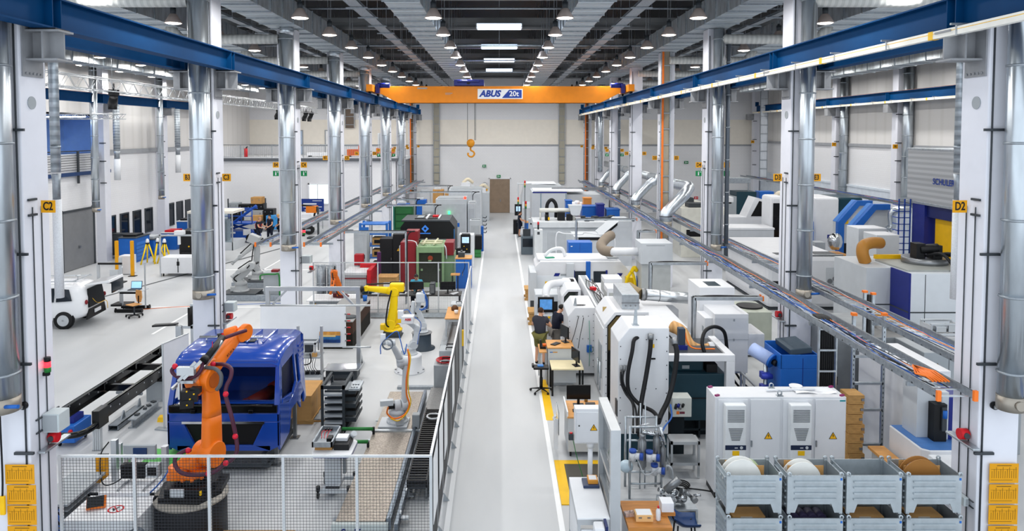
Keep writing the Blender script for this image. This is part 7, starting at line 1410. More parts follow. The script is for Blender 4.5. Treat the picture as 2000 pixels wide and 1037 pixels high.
K('machining_centre','farthest pale grey machine with rounded roof in the right row','machine',(1.7,55,0),('housing',MGREY,Pr([(0,.05),(3.6,.05),(3.6,2.6),(3.0,3.2),(.25,3.3),(0,2.2)],'y',0,3)),('roof',WHITE,(.4,2.6,.3,2.6,3.28,3.36)),('front_panel',WBLUE,(.05,1.4,-.03,0,1.5,2.0)))
for i,(px,y,z) in enumerate(((1025,52,3.6),(1012,50,2.6),(1027,46,2.7))):K('signal_lamp',f'thin signal lamp with coloured rings at the far right machines, {["topmost","beside the black console","lowest"][i]}','lamp',(X_(px,380,y),y,0),('pole',DGREY,Cy((0,0,0),(0,0,z),.025)),('red_ring',RED,Cy((0,0,z),(0,0,z+.18),.055)),('amber_ring',mat('amber_ring','E8A020',.4),Cy((0,0,z-.15),(0,0,z),.055)),('green_ring',GREEN,Cy((0,0,z-.3),(0,0,z-.15),.055)),group='signal lamps of the right row')
for i,(px0,px1,py0,y,d,c,lb) in enumerate(((1105,1117,393,44,.8,BLUE,'blue unit behind the hopper'),(1137,1165,404,44.2,1,BLUE,'long blue container with an orange engine on top'),(1166,1180,400,43,.8,NAVY,'navy container at the right cable ladder'),(1185,1210,410,42.8,1,BLUE,'blue box covered with a blue cloth'),(1115,1135,390,46,.8,WHITE,'heap of white bags'),(1140,1155,388,45.5,.7,mat('engine_orange','D88A3C',.5),'orange engine block on a trolley'))):
 x0,x1=X_(px0,400,y),X_(px1,400,y);z=Z_(py0,y)
 if c==WHITE:K('bag_pile',lb+' between the far right machines','bags',(x0,y,0),('stand',MGREY,(0,x1-x0,0,d,0,z-.5)),('bags',WHITE,*[(lambda q:(lambda m:m.s((.2+q*.22,.4,z-.35+.1*(q % 2)),(.22,.3,.2),10,6)))(q) for q in range(3)]))
 else:K('storage_container',lb+' in the far right row','container',(x0,y,0),('body',c,(0,x1-x0,0,d,.02,z)),('rim',c,(-.03,x1-x0+.03,-.03,d+.03,z,z+.06)),('front',mat('front_slate','4A5568',.5),(.05,x1-x0-.05,-.01,0,z*.3,z*.6)))
# big ducts rising to the D columns
SPD=band_mat('spiral_big','A9B0B5','BEC5CA','Y',5,.35,.8)
K('main_duct','large horizontal silver duct running behind the right columns','duct',(0,0,0),('duct_run',SPD,Cy((9.0,36.5,4.56),(9.0,62,4.56),.24,20)),('joint_rings',GALVD,*[Cy((9.0,y,4.56),(9.0,y+.1,4.56),.26,20) for y in (37.5,40,43,46,49,52,55,58)]))
for i,(yc,x,r) in enumerate(((33.1,7.55,.27),(40.7,7.6,.25),(48.2,7.7,.24),(55.7,7.8,.2))):
 y2=yc+(1.7 if i==0 else 1.0);zb=3.15;dx=8.95-x
 K('branch_duct',f'silver elbow duct dropping beside the D{5+i} column','duct',(0,0,0),('duct_run',GALVP,lambda m:m.t(bez((x,yc,zb),(x,yc,zb+.3),(x+dx*.2,yc+.1,zb+.62),(x+dx*.65,yc+.4,zb+1.15),(x+dx*.9,y2-.6,4.5),(9.0,y2,4.6),(9.0,y2+1.8,4.56)),r,18)),('collar',mat('bare_steel_collar','A39C92'),Cy((x,yc,zb-.25),(x,yc,zb),r*1.05,18)),('joint_ring',DGREY,Cy((x,yc,zb+.22),(x,yc,zb+.26),r*1.08,18)),group='silver elbow ducts at the right columns')
# ---- right hall beyond the D columns
t=K('press','tall blue and yellow press with a ribbed grey crown behind the D2 column','press',(16,25.6,0),('crown',band_mat('ribbed_crown','A3A6AA','B7BABE','Z',5,.5),(0,3.2,0,3.1,4.5,6.55)),('crown_edge',GALV,(-.03,3.2,-.03,3.13,6.5,6.58),(-.03,3.2,-.03,3.13,4.45,4.55)),('column',NAVY,(.0,.6,1.9,2.7,0,4.5),(.2,.7,-.6,.0,0,4.5),(1.8,2.6,1.9,2.7,0,4.5)),('ram',mat('press_yellow','EDB80E',.45),(.3,.5,.0,1.7,2.0,4.0)),('bolster',BLUE,(0,2.4,-.5,2.7,0,1.4)),('yellow_door',mat('press_yellow','EDB80E'),(-.1,0,1.9,2.5,2.0,2.9)),('upper_beam',mat('deep_navy','16205C',.4),(.1,2.4,.0,2.7,4.0,4.5)),('work_light',mat('press_light','D8ECFF',.4,emit=1.5),(.55,.6,.4,1.6,3.9,4.05)))
MB().txt('SCHULER',.31,face_mx(-.035,.72,5.37),bold=True).build('lettering',mat('crown_blue','1C3F96',.4),t)
m=MB()
for k in range(12):m.b(-.5,-.05,2.75,2.8,1.6+k*.25,1.63+k*.25).b(-.5,-.46,2.75,3.2,1.6+k*.25,1.63+k*.25)
for x in (-.5,-.28,-.06):m.b(x,x+.04,2.75,2.79,1.2,4.6)
m.build('ladder_cage',mat('cage_blue','24479C',.45),t)
t=K('forming_machine','big white and navy cell with a grey block in the right hall','machine',(12.1,23,0),('white_front',WBLUE,(.84,3.4,0,2.4,0,2.74)),('navy_side',NAVY,(.8,.86,-.01,1.12,0,2.74)),('grey_block',MGREY,(0,1.6,1.1,3.4,0,2.72)),('panel_gap',DGREY,(.84,3.4,-.012,0,1.48,1.52),(1.3,1.32,-.012,0,0,2.7),(2.7,2.72,-.012,0,0,1.5),(-.01,1.6,1.09,1.1,1.48,1.52),(-.012,0,1.1,3.4,1.48,1.52),(.79,.8,0,1.1,1.48,1.52)),('window',GLASSD,(1.75,2.4,-.02,0,.55,1.05)),('top_deck',mat('deck_grey','A5A8A4',.5),(.9,3.3,.3,2.3,2.74,2.8)),('turntable',STEEL,Cy((2.2,1.6,2.74),(2.2,1.6,3.0),.7,24)),('hydraulics',BLACK,(1.7,2.0,1.2,1.6,3.0,3.5),(2.2,2.5,1.1,1.5,3.0,3.45),Cy((1.85,1.3,3.3),(2.4,1.2,3.35),.16)),('yellow_edge',YELLOWP,(.9,1.9,2.3,2.42,2.8,2.95)),*[('hose',CABLE,Tb((2.0+.25*k,1.2,3.1),(2.2+.3*k,.7,3.25),(2.3+.3*k,.3,3.0),(2.3+.3*k,.2,2.75),r=.05)) for k in range(5)])
K('suction_hose','wide golden brown elbow hose on the grey block of the white and navy cell','hose',(0,0,0),('hose',mat('golden_hose','B07A34',.45),lambda m:m.t(bez(at(1690,512,24.9),at(1684,495,24.9),at(1686,480,25.0),at(1700,474,25.3),at(1718,474,25.6)),.2,14)))
for i,(x0,x1,py,y) in enumerate(((1675,1730,447,28.9),(1710,1754,460,27.3))):K('control_cabinet',f'pale grey cabinet behind the golden brown hose, {["rear","front"][i]} one','control cabinet',(X_(x0,450,y),y,0),('housing',MGREY,(0,(x1-x0)*y/1425,0,1.0,.05,Z_(py,y))),('top',MWHITE,(.0,(x1-x0)*y/1425,.0,1.0,Z_(py,y),Z_(py,y)+.04)))
for i,(px0,px1,y) in enumerate(((1662,1734,33),(1634,1700,36))):
 x=X_(px0,450,y);w_=(px1-px0)*y/1425;z=Z_(398 if i==0 else 391,y);c=w_*.55
 K('stamping_machine',f'grey machine with a bright blue slanted hood edge, {["front","rear"][i]} of the two','machine',(x,y,0),('side_wall',MGREY,Pr([(0.02,0),(w_,0),(w_,z-.05),(c+.1,z-.05),(.02,z-1.1)],'y',.02,.5)),('hood_edge',BLUE,Pr([(0,0),(.3,0),(.3,z-1.15),(c+.12,z-.25),(w_,z-.25),(w_,z),(c,z),(0,z-1.05)],'y',-.12,.15)),('hood_skin',mat('hood_blue','3E7BC8',.4),Pr([(0,z-1.05),(c,z),(c+.1,z),(.06,z-1.1)],'y',.1,.5)),('name_plate',BLUE,(w_*.5,w_*.9,-.01,.02,z*.52,z*.58)),('yellow_sticker',YELLOWP,(.35,.55,-.01,.02,z*.7,z*.76)),('dark_inside',BLACK,(.3,w_*.45,0,.02,.1,z*.45)),group='blue hooded machines of the right hall')
K('exhaust_pipe','silver elbow pipe right of the blue hooded machine','pipe',(0,0,0),('pipe_run',GALVP,lambda m:m.t(bez(at(1735,448,32.5),at(1742,440,32.5),at(1741,418,32.5),at(1752,410,32.4),at(1776,410,32.4)),.17,12)))
t=K('laser_cutter','long white rounded machine behind the D3 column','machine',(10.8,29.4,0),('housing',MWHITE,(0,3.2,0,5.6,.1,2.2)),('roof_recess',DGREY,(.5,1.5,.4,.9,2.2,2.21),(2.1,3.0,.5,1.2,2.2,2.21)),('roof_rail',STEEL,(1.0,3.1,.1,.2,2.2,2.26)),('media_recess',MGREY,(2.35,2.85,-.01,0,.7,1.75)),('valves',STEEL,Cy((2.5,-.05,1.2),(2.5,0,1.2),.1),Cy((2.7,-.05,1.3),(2.7,0,1.3),.09),Cy((2.6,-.05,1.0),(2.6,0,1.0),.08)),('red_valve',RED,Cy((2.62,-.06,.93),(2.62,0,.93),.05)),('notice',BLUE,(2.95,3.1,-.01,0,.8,1.4)),('slot',BLACK,(.1,.5,-.01,0,.5,1.2)),('base',DGREY,(.05,3.1,.1,5.5,0,.1)),bev=.18)
K('measuring_machine','white low bed with steel edge beyond the rounded white machine','machine',(12.2,37.5,0),('bed',MGREY,(-.5,1.9,0,1.6,.1,2.2)),('top_edge',WHITE,(-.5,1.92,-.03,1.6,2.2,2.3)),('base',DGREY,(-.4,1.85,.1,1.5,0,.1)))
K('optical_scanner','white console with a slanted dark window in the right hall','machine',(13.2,40.5,0),('base',MWHITE,(-.4,2.2,0,1.4,.1,2.5)),('slanted_head',MWHITE,Pr([(.5,2.5),(2.2,2.5),(1.7,3.4),(1.0,3.6)],'y',0,1.2)),('window',BLACKG,Pr([(.75,2.55),(1.35,2.55),(1.75,3.25),(1.2,3.4)],'y',-.02,0)),('cream_arm',mat('arm_cream','DDD2BE',.5),Tb((1.9,.3,2.5),(2.0,.3,3.2),(2.3,.3,3.7),(2.5,.3,3.8),r=.16,n=8)))
K('printer_unit','white boxy printer shaped unit left of the slanted dark window','machine',(12.6,44,0),('body',MWHITE,(-.3,1.2,0,1.2,.1,2.9)),('upper_body',MWHITE,(.3,1.5,0,1.0,3.0,3.3)),('dark_gap',BLACK,(.35,1.4,.05,.9,2.9,3.0)))
K('tank_cabinet','very dark teal cabinet with equipment on its roof near the far right corner','cabinet',(15.6,48,0),('housing',TEAL,(0,1.3,0,1.5,.05,3.3)),('roof_frame',GALVD,(-.9,-.84,.2,.26,2.6,4.2),(.8,.86,.2,.26,3.3,4.2),(-1,.95,.15,.9,3.85,4.2)),('grey_plate',MGREY2,(-.9,.0,0,1.5,.05,3.0)))
K('tool_cupboard','blue box cabinet beside the dark teal cabinet in the far right corner','cabinet',(17.6,49.5,0),('body',BLUE,(0,1.0,0,.8,.05,3.2)),('door',BLUE,(.04,.96,-.02,0,.2,3.1)))
K('machining_centre','white and dark teal machine behind the D3 pipe in the right hall','machine',(16.6,38.5,0),('white_end',MWHITE,(0,1.3,0,2.4,.1,3.75)),('teal_body',mat('teal_gloss','0D3644',.3),(1.3,2.6,.1,2.4,.1,3.75)),('blue_side',BLUE,(-.5,-.2,-.5,0,0,2.6)),('socket',NAVY,(.7,.9,-.02,0,1.6,1.8)),('green_bottle',GREEN,Cy((1.7,-.3,1.6),(1.7,-.3,2.3),.12)),bev=.1)
K('machining_centre','white rounded upright unit with a glossy black door beside the D3 column','machine',(14.2,38.2,0),('housing',MWHITE,(0,.8,0,1.5,.1,3.85)),('black_door',BLACKG,(.1,.72,-.04,0,.6,3.5)),bev=.15)
K('foil_object','crumpled silver foil wrapped part on a bench in the right hall','part',(16.0,34.8,0),('foil',CHROME,lambda m:m.s((0,0,2.0),(.35,.3,.45),9,6)),('bench',WOOD,(-1.2,.4,-.4,.5,1.35,1.45)),('bench_legs',DGREY,(-.7,-.6,-.3,.4,0,1.35),(.25,.35,-.3,.4,0,1.35)),('grey_case',MGREY2,(-1.1,-.6,-.3,.3,1.45,2.0)))
K('work_table','white table with an aluminium test fixture near the D2 column','table',(11.0,20.0,0),('table_top',WHITE,(0,3.0,0,1.6,1.35,1.5)),('cabinet_body',MGREY,(.1,2.9,.1,1.5,0,1.35)),bev=.02)
K('test_fixture','aluminium cage fixture with clamps on the white table','fixture',(12.0,20.3,1.502),('frame',ALU,(0,.9,0,.05,.0,.08),(0,.9,.5,.55,0,.08),(0,.05,0,.55,0,.3),(.85,.9,0,.55,0,.3),(0,.9,0,.05,.3,.36),(0,.9,.5,.55,.3,.36)),('clamps',CHROME,(.2,.5,.1,.4,.08,.25),(.55,.8,.1,.3,.08,.3)),('cables',CABLEB,Tb((.1,-.05,.1),(-.2,-.2,.05),(-.1,-.4,.05),(.4,-.5,.05))))
t=K('control_cabinet','grey cabinet row with two warning signs beside the D2 column','control cabinet',(9.4,16.2,0),('housing',MGREY2,(0,2.2,0,1.2,.05,2.3)),('door_gap',DGREY,(.55,.56,-.006,0,.1,2.25),(1.2,1.21,-.006,0,.1,2.25)));hazard(t,.3,-.008,2.0,.07);hazard(t,.85,-.008,1.75,.07)
for i,(px,py,y,w_,h) in enumerate(((1700,672,18.2,.3,.35),(1733,676,17.9,.5,.18))):x,_,z=at(px,py,y);K('carton',['upright brown carton on the grey cabinets under the outer cable ladder','flat brown carton on the grey cabinets under the outer cable ladder'][i],'carton',(x,y,2.402),('body',CARD,(0,w_,0,.4,0,h)),('tape',PALLET,(w_*.4,w_*.55,-.003,0,0,h)))
K('waste_container','black container with white sacks behind the D3 column foot','container',(9.3,20.8,0),('body',BLACK,(0,.9,0,.9,0,1.35)),('blue_drum',NAVY,(.92,1.05,0,.5,0,1.5)),('sacks',WHITE,lambda m:m.s((.3,.4,1.5),(.4,.4,.3),12,8),lambda m:m.s((.7,.3,1.45),(.3,.3,.25),12,8)))
T5=ladder_tray(19.8,20.3,3.6,27,60,'cable ladder with bundled cables along the right outer wall',False);cables(T5,3,.25,32,8)
for i,(px,py,y,lb) in enumerate(((1300,387,50,'white machine with bottles seen between the D4 and D5 columns'),(1330,398,42,'cream coloured machine bed seen between the D4 and D5 columns'))):
 x=X_(px,py,y);K('machine_bed',lb,'machine',(x,y,0),('bed',mat('bed_cream','DDDCD2',.45),(0,2.6,0,2,.1,Z_(py+8,y))),('slot',BLACK,(.3,2.4,-.01,0,1.2,1.6)),('top_parts',DGREY,(.5,2.0,.3,1.2,Z_(py+8,y),Z_(py,y))))
# ================================================================ LEFT HALL
def wheel(parent,c,r,w_,side):
 tw=MB().l([(r*.62,-w_/2),(r*.95,-w_/2),(r,-w_/3),(r,w_/3),(r*.95,w_/2),(r*.62,w_/2)],c,28,ax='y').build('wheel',RUBBER,parent);y=c[1]-side*w_*.46;m=MB().l([(r*.64,-.02),(r*.6,.0),(r*.57,-.01)],(c[0],y,c[2]),28,ax='y')
 for k in range(5):
  for e in (-.13,.13):a=k*1.2566+e;m.cb((c[0]+r*.32*math.cos(a),y,c[2]+r*.32*math.sin(a)),(r*.6,.03,r*.07),0,0,-a)
 m.c((c[0],y-.02,c[2]),(c[0],y+.02,c[2]),r*.13,n=12);m.build('rim',ALU,tw)
car=thing('car','white electric test car with open tailgate parked behind the C2 column','car',(-15.15,26.7,0),.09);CW_=mat('car_white','E8EAEE',.2,var=.02,coat=.6)
ST_=[(.02,1.12,.7,.5,.5),(-.04,1.34,.84,.6,.4),(-.25,1.56,.88,.68,.3),(-.8,1.63,.89,.71,.24),(-1.6,1.64,.89,.72,.22),(-2.3,1.58,.89,.7,.22),(-2.9,1.28,.88,.62,.22),(-3.3,1.0,.87,.62,.24),(-3.8,.84,.82,.55,.3),(-4.05,.68,.66,.48,.36)]
def ring_(x,zr,w_,wr,zb):
 zs=min(1.0,zr-.12);h=[(w_-.12,zb),(w_-.02,zb+.1),(w_,.55),(w_-.01,.8),(w_-.05,zs),((w_+wr)/2-.02,(zs+zr)/2),(wr,zr-.07),(wr-.12,zr),(.0,zr+.03)]
 return [(x,.87+q,z) for q,z in h]+[(x,.87-q,z) for q,z in h[-2::-1]]
MB().rings([ring_(*q) for q in ST_]).build('body',CW_,car,sub=1)
for x in (-.75,-3.25):wheel(car,(x,.05,.32),.32,.22,1);wheel(car,(x,1.68,.32),.32,.22,-1)
m=MB()
for x in (-.75,-3.25):m.c((x,.0,.34),(x,.04,.34),.37,n=24)
m.build('wheel_arch',BLACK,car)
MB().hull([(-.45,.0,1.02),(-1.0,.0,.99),(-1.0,.12,1.46),(-.6,.13,1.42)],[(0,1,2,3)]).hull([(-1.08,.0,.99),(-2.2,.0,.98),(-2.1,.12,1.46),(-1.08,.12,1.48)],[(0,1,2,3)]).build('side_window',GLASSD,car).modifiers.new('s','SOLIDIFY').thickness=.03
MB().hull([(.01,.22,.72),(.01,1.52,.72),(-.06,1.42,1.4),(-.06,.32,1.4)],[(0,1,2,3)]).build('boot_opening',mat('boot_shade','0E1116',.6),car).modifiers.new('s','SOLIDIFY').thickness=.05  # dark panel stands in for the shade inside the open boot
MB().hull([(-.1,.2,1.58),(-.1,1.54,1.58),(.75,1.5,1.72),(.75,.25,1.72),(-.1,.2,1.53),(-.1,1.54,1.53),(.78,1.5,1.62),(.78,.25,1.62)],[(0,1,2,3),(4,7,6,5),(0,4,5,1),(1,5,6,2),(2,6,7,3),(3,7,4,0)]).mi(1).b(.76,.8,.4,1.4,1.2,1.62).build('tailgate',[CW_,GLASSD],car,bev=.02)
MB().hull([(.03,.1,.3),(.03,1.64,.3),(.04,1.5,.66),(.04,.26,.66)],[(0,1,2,3)]).mi(1).b(.05,.08,.62,1.1,.45,.58).build('rear_bumper',[BLACK,WHITE],car).modifiers.new('s','SOLIDIFY').thickness=.06
for y in (.12,1.6):MB().s((.0,y,.95),(.05,.07,.09)).build('tail_lamp',DRED,car)
MB().b(-2.2,-.4,.25,.3,1.68,1.71).b(-2.2,-.4,1.45,1.5,1.68,1.71).b(-.5,-.45,.2,1.55,1.7,1.73).c((-.45,.5,1.7),(-.45,.5,1.85),.02).l([(.1,0),(.1,.03),(.03,.05)],(-.45,.5,1.85),14).build('roof_rack',ALU,car)
MB().t(bez((-.3,.5,1.2),(.0,.5,1.05),(.05,.9,.75),(.1,1.5,.7),(.15,1.5,.4)),.012,5).build('test_cable',YELLOWP,car)
K('sensor_stand','grey aluminium stand with a small tray behind the open car boot','stand',(-15.75,30.4,0),('post',ALU,(-.06,.06,-.05,.05,0,2.0),(-1.0,-.9,0,.1,0,1.7)),('tray',BLACK,(-.5,.3,-.4,-.05,.98,1.03)),('crossbar',BLACK,(-.9,.1,-.1,-.04,1.7,1.78)),('foot',BLACK,(-.3,.4,-.3,.3,0,.08)))
t=K('laptop_cart','tall thin framed cart with a laptop shelf behind the wooden office chair','cart',(-14.75,29.4,0),('post',ALU,(-.46,-.41,0,.05,.1,1.78),(.46,.51,0,.05,.1,1.95)),('shelf',MGREY,(-.46,.5,-.3,.3,.82,.86)),('drawer',BLACK,(-.4,.3,-.28,-.26,.74,.82)),('base',BLACK,(-.5,.52,-.35,-.29,.08,.14),(-.5,.52,.3,.36,.08,.14),(-.4,.1,-.2,.2,.14,.24)))
for x in (-.55,.5):castor(castor(MB(),x,-.32,.08),x,.32,.08).build('castor',BLACK,t)
t=thing('laptop','open laptop with a lit blue-white screen on the thin cart','laptop',(-14.65,29.35,.862));MB().b(-.22,.22,-.15,.15,0,.025).cb((0,.17,.17),(.44,.02,.3),rx=-.2).build('casing',DGREY,t);MB().cb((0,.157,.17),(.4,.004,.26),rx=-.2).build('screen',mat('laptop_screen','8FBCE8',.2,emit=.7,var=.2),t)
t=thing('office_chair','beech shell office chair on a black star base behind the car','chair',(-14.2,28.4,0),-.5);m=MB()
for k in range(5):a=k*1.257;m.cb((.16*math.cos(a),.16*math.sin(a),.09),(.32,.05,.035),a)
m.build('star_base',BLACK,t)
for k in range(5):MB().s((.3*math.cos(k*1.257),.3*math.sin(k*1.257),.04),.04,8,6).build('castor',BLACK,t)
MB().c((0,0,.1),(0,0,.46),.03).b(-.15,.15,-.1,.12,.44,.48).build('stem',DGREY,t);MB().b(-.22,.22,-.22,.2,.48,.51).build('seat',WOOD,t,bev=.02);MB().p([(-.12,.55),(.12,.55),(.2,.75),(.17,1.02),(-.17,1.02),(-.2,.75)],'y',.2,.225).build('backrest',WOOD,t,bev=.01);MB().b(-.025,.025,.18,.21,.46,.8).build('back_bar',BLACK,t)
tag(MB().t([(-14.6,29.6,.01),(-13.5,30.0,.01),(-11.5,30.4,.01)],.012,5).mi(1).t([(-11.5,30.4,.01),(-9.5,30.7,.01),(-8.4,30.7,.01)],.012,5).build('floor_cable',[CABLEO,CABLEB]),'orange and blue cable running over the floor from the laptop cart to the C4 column','cable')
for i,(px,lb) in enumerate(((229,'left of the white box'),(259,'right of the white box'))):K('barrier_post',f'yellow light barrier post with black foot, {lb}','post',(X_(px,500,36.5),36.5+.0*i,0),('tube',YELLOW,(-.07,.07,-.07,.07,.03,1.78)),('foot',BLACK,(-.18,.18,-.15,.15,0,.03)),group='yellow light barrier posts')
K('white_box','plain white box cabinet between the two yellow barrier posts','cabinet',(X_(244,510,36.9),36.9,0),('housing',MWHITE,(-.3,.3,0,.6,.03,.95)),('grey_unit',MGREY,(-.5,-.1,-.5,-.35,.0,.35)))
for i,(y,h,z1) in enumerate(((40.3,1.35,'nearest the barrier posts'),(42.4,.95,'second from the barrier posts'),(44.8,1.0,'third from the barrier posts, topped with red parts'),(47.0,1.45,'farthest along the window wall'))):
 t=K('drawer_cabinet',f'blue drawer cabinet along the left wall, {z1}','drawers',(-21.0+.25*(i > 1),y,0),('body',BLUE,(0,.95,0,1.6,.05,h)),*[('drawer',mat('drawer_blue','2B70C6',.4),(.95,.97,.05,1.55,.12+k*.2,.28+k*.2)) for k in range(int(h/.2)-1)],('worktop',DGREY if i < 2 else MGREY,(-.05,1.0,-.03,1.63,h,h+.05)),group='blue drawer cabinets on the left wall')
 MB().b(.1,.8,.3,1.2,h+.05,h+.16).build('tool_tray',[BLACK,MGREY,RED,BLACK][i],t)
K('wall_rack','small wall rack with red equipment beside the grey steel gate','rack',(-22.2,41.6,0),('frame',DGREY,(0,.8,0,.06,.2,1.4),(0,.8,.7,.76,.2,1.4),(0,.8,0,.76,1.36,1.4),(0,.8,0,.76,.2,.24)),('devices',STEEL,(.1,.75,.06,.7,.3,1.3)),('red_units',RED,(.2,.4,.04,.06,.5,.7),(.5,.7,.04,.06,.9,1.05),(.2,.35,.04,.06,1.1,1.25)))
for i,px in enumerate((289,304,322)):
 x=X_(px,500,40);t=thing('tripod',f'yellow surveying tripod with white instrument, {["beside the barrier posts","middle one of three","beside the white test cabinet"][i]}','tripod',(x,40+.3*(i % 2),0),.5*i,'yellow tripods')
 for k in range(3):a=k*2.094;MB().c((.42*math.cos(a),.42*math.sin(a),0),(.06*math.cos(a),.06*math.sin(a),1.1),.04,n=6).build('leg',RYELLOW,t)
 MB().c((0,0,1.08),(0,0,1.16),.1,n=12).build('head',BLACK,t);MB().l([(.09,0),(.1,.06),(.06,.2),(.02,.22)],(0,0,1.16),12).build('instrument',MWHITE,t)
t=K('trolley_cabinet','white wheeled test cabinet with an aluminium arch at the left hall centre','cabinet',(-16.9,36.4,0),('housing',MWHITE,(0,1.75,0,1.0,.15,.95)),('door_gap',DGREY,(.85,.9,-.006,0,.2,.9)),('handle',BLACK,(.82,.95,-.03,-.006,.55,.75)),('arch',ALU,(-.05,.03,0,.08,.1,2.1),(-.05,1.8,0,.08,2.02,2.1)),('hanging_unit',MWHITE,(.75,1.2,-.1,.2,2.1,2.3),(.9,1.0,-.05,.1,1.6,2.05)))
for x in (.1,1.6):castor(castor(MB(),x,.1,.06),x,.9,.06).build('castor',BLACK,t)
K('test_machine','black test machine with small yellow lamps behind the white wheeled cabinet','machine',(-18.0,40.4,0),('body',BLACK,(.3,2.3,0,1.2,.3,1.75)),('lower_body',RUBBER,(.5,2.2,-.2,1.0,0,.6)),('lamps',YELLOWP,*[(.8+.3*k,.88+.3*k,-.03,0,.85,.92) for k in range(4)]))
t=K('glass_enclosure','clear glazed test enclosure with white roof frame by the left windows','enclosure',(-19.0,44.5,0),('roof',mat('roof_cream','E2DDD2',.5),(0,2.8,0,2,2.25,2.4)),('frame',ALU,(0,.06,0,.06,0,2.25),(1.2,1.26,0,.06,0,2.25),(2.7,2.76,0,.06,0,2.25),(0,.06,1.9,2,0,2.25)),('base',MGREY,(0,2.8,0,2,0,.5)),bev=0);MB().b(.06,2.7,.02,.03,.5,2.25).b(.02,.03,.06,1.9,.5,2.25).build('pane',CLEAR,t);MB().b(1.6,2.2,.6,1.2,.5,1.8).build('test_rig',MGREY2,t)
# blue scissor lift and the pile of cases
LB=mat('lift_blue','1F4FA8',.4)
t=K('scissor_lift','blue mobile working platform parked at the left of the C3 column','lift',(-18.2,47.6,0),('chassis',LB,(0,2.3,0,1.1,.3,.75)),('platform',LB,(-.1,2.1,0,1.1,1.2,1.3)),('guard_rail',LB,Cy((-.1,0,2.15),(2.1,0,2.15),.04),Cy((-.1,0,1.75),(2.1,0,1.75),.03),Cy((-.1,1.1,2.15),(2.1,1.1,2.15),.04),*[Cy((x,0,1.3),(x,0,2.15),.035) for x in (-.1,.6,1.4,2.1)]),('boom',LB,Tb((.4,.3,1.0),(1.6,.3,1.9),(2.3,.3,2.4),r=.1)),('scissor_arm',LB,Cy((.2,.5,.75),(1.9,.5,1.25),.06),Cy((1.9,.5,.75),(.2,.5,1.25),.06)),('white_panel',MWHITE,(.3,1.0,-.02,0,.6,.72),(1.5,2.0,-.02,0,.5,.9)))
for x in (.2,2.0):MB().l([(.12,-.1),(.3,-.1),(.3,.1),(.12,.1)],(x,0,.3),16,ax='y').l([(.12,-.1),(.3,-.1),(.3,.1),(.12,.1)],(x,1.1,.3),16,ax='y').build('wheel',RUBBER,t)
for i,(px0,px1,py0,py1,y,c,lb) in enumerate(((447,466,396,410,54,MGREY2,'grey equipment case, top left of the case pile'),(466,490,399,410,54,BLACK,'long flat black case on the case pile'),(488,515,398,410,53.8,BLACK,'black case under the brown carton'),(490,511,385,398,53.8,CARD,'brown carton on top of the case pile'),(447,470,411,432,53.5,BLACK,'black flight case low in the case pile'),(490,513,411,426,53.5,MGREY2,'grey metal case with red stickers in the case pile'),(490,510,421,432,53,CARD,'lower brown carton behind the walking men'),(515,534,408,440,53.5,BLACK,'tall black flight case right of the case pile'),(520,543,421,448,53,mat('panel_azure','3C8FD0',.4),'bright blue panel case behind the men'))):
 x0,_,z1=at(px0,py0,y);x1,_,z0=at(px1,py1,y);K('equipment_case',lb,'case',(x0,y,0),('shell',c,(0,x1-x0,0,.8,max(0,z0),z1)),('latches',STEEL,(.1,.16,-.02,0,z1-.25,z1-.15),(x1-x0-.2,x1-x0-.14,-.02,0,z1-.25,z1-.15)),group='cases piled before the gallery wall',bev=.02)
x0=X_(447,420,53.2);K('case_rack','dark metal rack carrying the pile of equipment cases','rack',(x0,53.0,0),('shelf',DGREY,(0,2.7,-.1,1.2,.62,.68),(0,2.7,.6,1.8,1.42,1.47)),('leg',DGREY,(0,.08,0,.08,0,2.4),(2.55,2.63,.5,.58,0,2.4),(0,.08,1.2,1.28,0,1.45)))
# advertising banner,orange tool,vehicle below the gallery
t=K('banner','dark blue printed banner below the bright window of the gallery wall','banner',(-14.85,54.6,0),('sheet',mat('banner_blue','1A3580',.5),(0,1.75,0,.03,1.3,2.25)),('white_lines',WHITE,(.9,1.6,-.006,0,2.08,2.12),(.2,1.6,-.006,0,1.62,1.67),(.3,1.5,-.006,0,1.38,1.44),(.2,1.2,-.006,0,1.82,1.92)),('stand',ALU,(.1,.16,.03,.08,0,2.2),(1.6,1.66,.03,.08,0,2.2)),bev=0)
K('white_trailer','white low vehicle body parked beneath the blue banner','vehicle',(-15.0,51.5,0),('body',MWHITE,(0,1.9,0,2,.5,1.1)),('bonnet',MWHITE,Pr([(0,1.1),(1.9,1.1),(1.6,1.4),(.3,1.4)],'y',.3,1.7)),('grille',MGREY2,(.3,1.6,-.02,0,.6,.8)),('wheels',RUBBER,Cy((.4,-.05,.35),(.4,.2,.35),.35),Cy((1.6,-.05,.35),(1.6,.2,.35),.35)))
K('engine_hoist','orange block hanging on a black hoist right of the blue banner','hoist',(-12.6,49.5,0),('load',mat('hoist_orange','E07A1E',.5),(-.5,.2,0,.6,1.75,2.2)),('boom',BLACK,Tb((-1.6,.1,2.3),(-.6,.1,2.25),(.3,.1,2.1),r=.07)),('hook',BLACK,Tb((.3,.1,2.1),(.05,.1,1.6),(.2,.1,1.2),(.45,.1,1.3),r=.07)),('mast',DGREY,(.25,.37,0,.15,0,2.15),(-.4,.9,-.2,.4,0,.12)))
